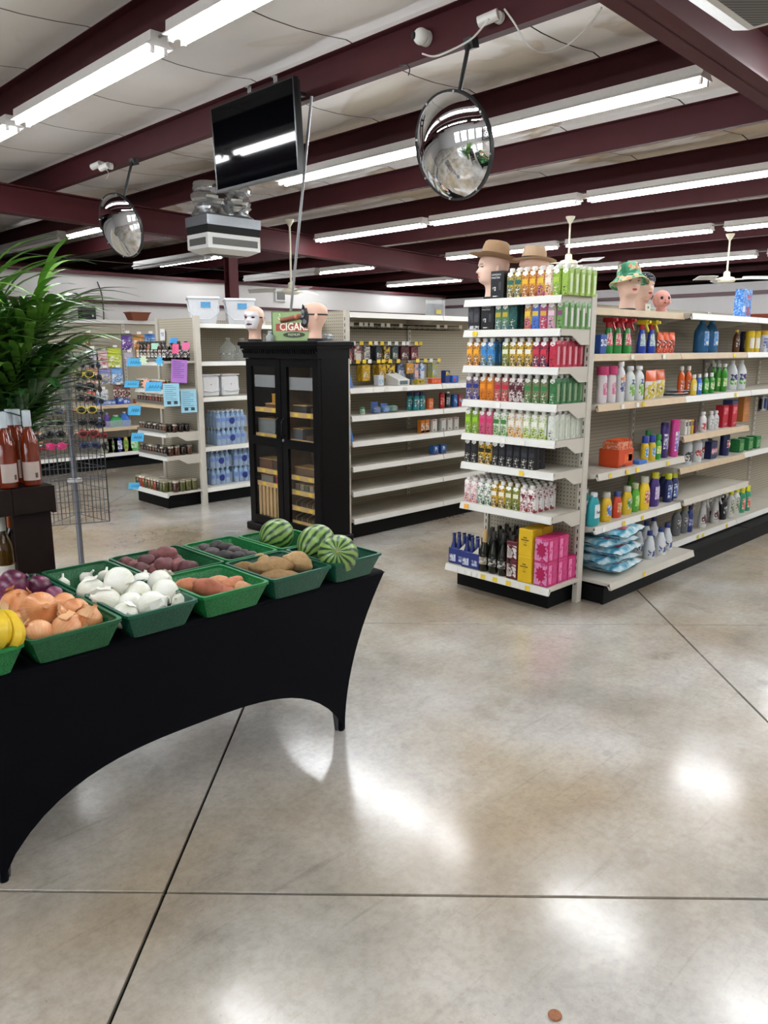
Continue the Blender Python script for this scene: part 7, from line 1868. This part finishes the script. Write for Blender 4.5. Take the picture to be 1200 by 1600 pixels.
# ------------------------------------------------------------------ snack wall behind the rack
rs = random.Random(31)
def snack(u, v, w_, h_, hx, hx2, label, y=10.36):
    w_ *= .82; h_ *= .88
    p = at(u, v, y=y)
    t = put(pouch(w_, h_, hx, hx, hx2, .03, rs.random() * 9), 'snack_bag', label, 'bag', (p.x, y, p.z - h_ / 2), group='snack bags on the grid wall')
    obj('peg_hook', MB().tube([(0, .36, h_), (0, -.03, h_)], .004, 5), mat('9a9a9a', .4, .7), t)
    obj('price_tag', MB().box(-.03, .03, -.036, -.033, h_ + .005, h_ + .04), TAGW, t)
for (u, v, w_, h_, a, b_, lb) in ((198, 534, .20, .25, '4a2a78', '8a5ab0', 'purple snack bag at the top right'), (216, 534, .19, .22, 'b5702a', 'd8b080', 'orange snack bag at the top right'), (234, 530, .19, .16, '2f6ab0', 'a8c8e0', 'blue snack bag at the top right'),
                                  (179, 559, .24, .29, 'b0bc2a', 'd8dc9a', 'lime yellow snack bag'), (161, 562, .17, .27, 'c9a8a8', 'b04a50', 'pale red snack bag beside the lime one'), (143, 556, .16, .2, 'c0c4d0', '8a90a8', 'white snack bag below the empty hooks'), (201, 561, .16, .2, 'b0a8b8', '7a5a90', 'lilac snack bag beside the lime one'),
                                  (163, 588, .22, .24, '7a7ab0', 'c8c07a', 'violet snack bag in the third row'), (183, 587, .2, .24, '5a8ac0', 'c0d0e0', 'light blue snack bag in the third row'), (145, 587, .18, .24, 'b8836a', 'd8c0b0', 'tan snack bag in the third row'),
                                  (184, 611, .15, .19, '5a2018', 'd8c8b8', 'dark red pouch in the fourth row, left'), (197, 611, .15, .19, '4a1a14', 'd0b8a8', 'dark red pouch in the fourth row, right'), (160, 617, .2, .16, 'c8ccd0', '6a6a70', 'white pouch behind the rack'), (222, 607, .14, .2, '5a2018', 'e0d0c0', 'dark red pouch beyond the endcap'), (143, 620, .16, .18, 'a84a3a', 'd8b8a0', 'rust coloured pouch behind the rack'),
                                  (137, 530, .08, .18, '7a5a2a', '2a1c10', 'narrow brown packet near the post')):
    snack(u, v, w_, h_, a, b_, lb)
for k in range(6):
    p = at(142 + k * 8, 522, y=10.5)
    obj('peg_hook', MB().tube([(p.x, 10.73, p.z), (p.x, 10.42, p.z - .02)], .005, 5), mat('8a8a8c', .4, .7), G4)
def loose(u, v, y, z, proto, name, label, cat): p = at(u, v, y=y); put(proto, name, label, cat, (p.x, y, z + .0005), group='small goods behind the sunglasses rack')
for k, (u, hx, w_, h_) in enumerate(((172, '3f6ab8', .16, .06), (188, '2f4fa8', .09, .2), (197, '3a5ac0', .1, .07), (219, 'b03a2a', .14, .06), (233, '3a8a3a', .1, .05), (243, 'c9b02a', .09, .1), (160, '5a7ac0', .14, .05))):
    loose(u, 650, 10.42, .875, boxp(w_, .1, h_, hx, [('f', -.4, .4, .2, .8, 'c8d0e0')]), 'toy_pack', '%s pack on the upper snack wall shelf' % ('first blue', 'tall blue', 'second blue', 'red', 'green', 'yellow', 'pale blue')[k], 'pack')
for k, (u, hx, w_, h_) in enumerate(((170, '5a3a8a', .09, .2), (183, '2f8a4a', .2, .16), (197, '2f6ac0', .14, .2), (158, '3a4a7a', .1, .14))):
    loose(u, 690, 10.45, .565, bottle(P(h_, w_ / 2, 'bowl'), 1, .8, hx, (w_ * .18, h_ * .86, h_, 'd8d8d8'), None), 'toy_bottle', '%s bottle on the middle snack wall shelf' % ('purple', 'green', 'blue', 'slate')[k], 'bottle')
p0, p1 = at(163, 680, y=10.34), at(206, 680, y=10.34)
t = thing('clear_bin', 'clear plastic bin along the middle snack wall shelf', 'bin', (p0.x, 10.34, .566)); obj('front', MB().box(0, p1.x - p0.x, 0, .004, 0, .09), mat('c8d0dc', .1, alpha=.3), t); obj('bottom', MB().box(0, p1.x - p0.x, 0, .3, 0, .004), mat('c8d0dc', .1, alpha=.3), t)
for k, (u, hx, hx2) in enumerate(((175, 'c8c4a8', '4a6a3a'), (184, '2a3f90', 'd8d8e8'), (196, 'b0a05a', '5a8a3a'), (206, '5aa85a', 'c8e0c0'), (166, '9a9a8a', '3a3a30'))):
    loose(u, 712, 10.40, .215, boxp(.17, .12, .2, hx, [('f', -.4, .4, .2, .8, hx2)]), 'toy_box', '%s box on the bottom snack wall shelf' % ('cream', 'navy', 'olive', 'green', 'grey')[k], 'box')
for k, (u, v, z, hx) in enumerate(((52, 668, .565, '8a4a34'), (57, 692, .405, '7a4a3c'), (42, 618, 1.045, '5a7ab0'), (8, 660, .565, '6a2a30'), (62, 640, .875, '9a6a3a'))):
    loose(u, v, 10.42, z, boxp(.16, .1, .12, hx, [('f', -.4, .4, .2, .8, 'b89a80')]), 'goods_box', '%s box on the shelving beyond the wine bottles' % ('rust', 'brown', 'blue', 'maroon', 'tan')[k], 'box')

# litter on the floor
p = at(867, 1587, z=.002)
put([part('disc', MB().lathe([(.006, 0), (.016, 0), (.018, .003), (.016, .006), (.007, .005)], 16), mat('8a5636', .6, var=.4, scale=150), [], 40), part('centre', MB().lathe([(.0065, .0005), (.004, .002)], 10), mat('c9b29a', .6))], 'rusty_cap', 'small rusty bottle cap lying on the floor', 'bottle cap', (p.x, p.y, .0005))
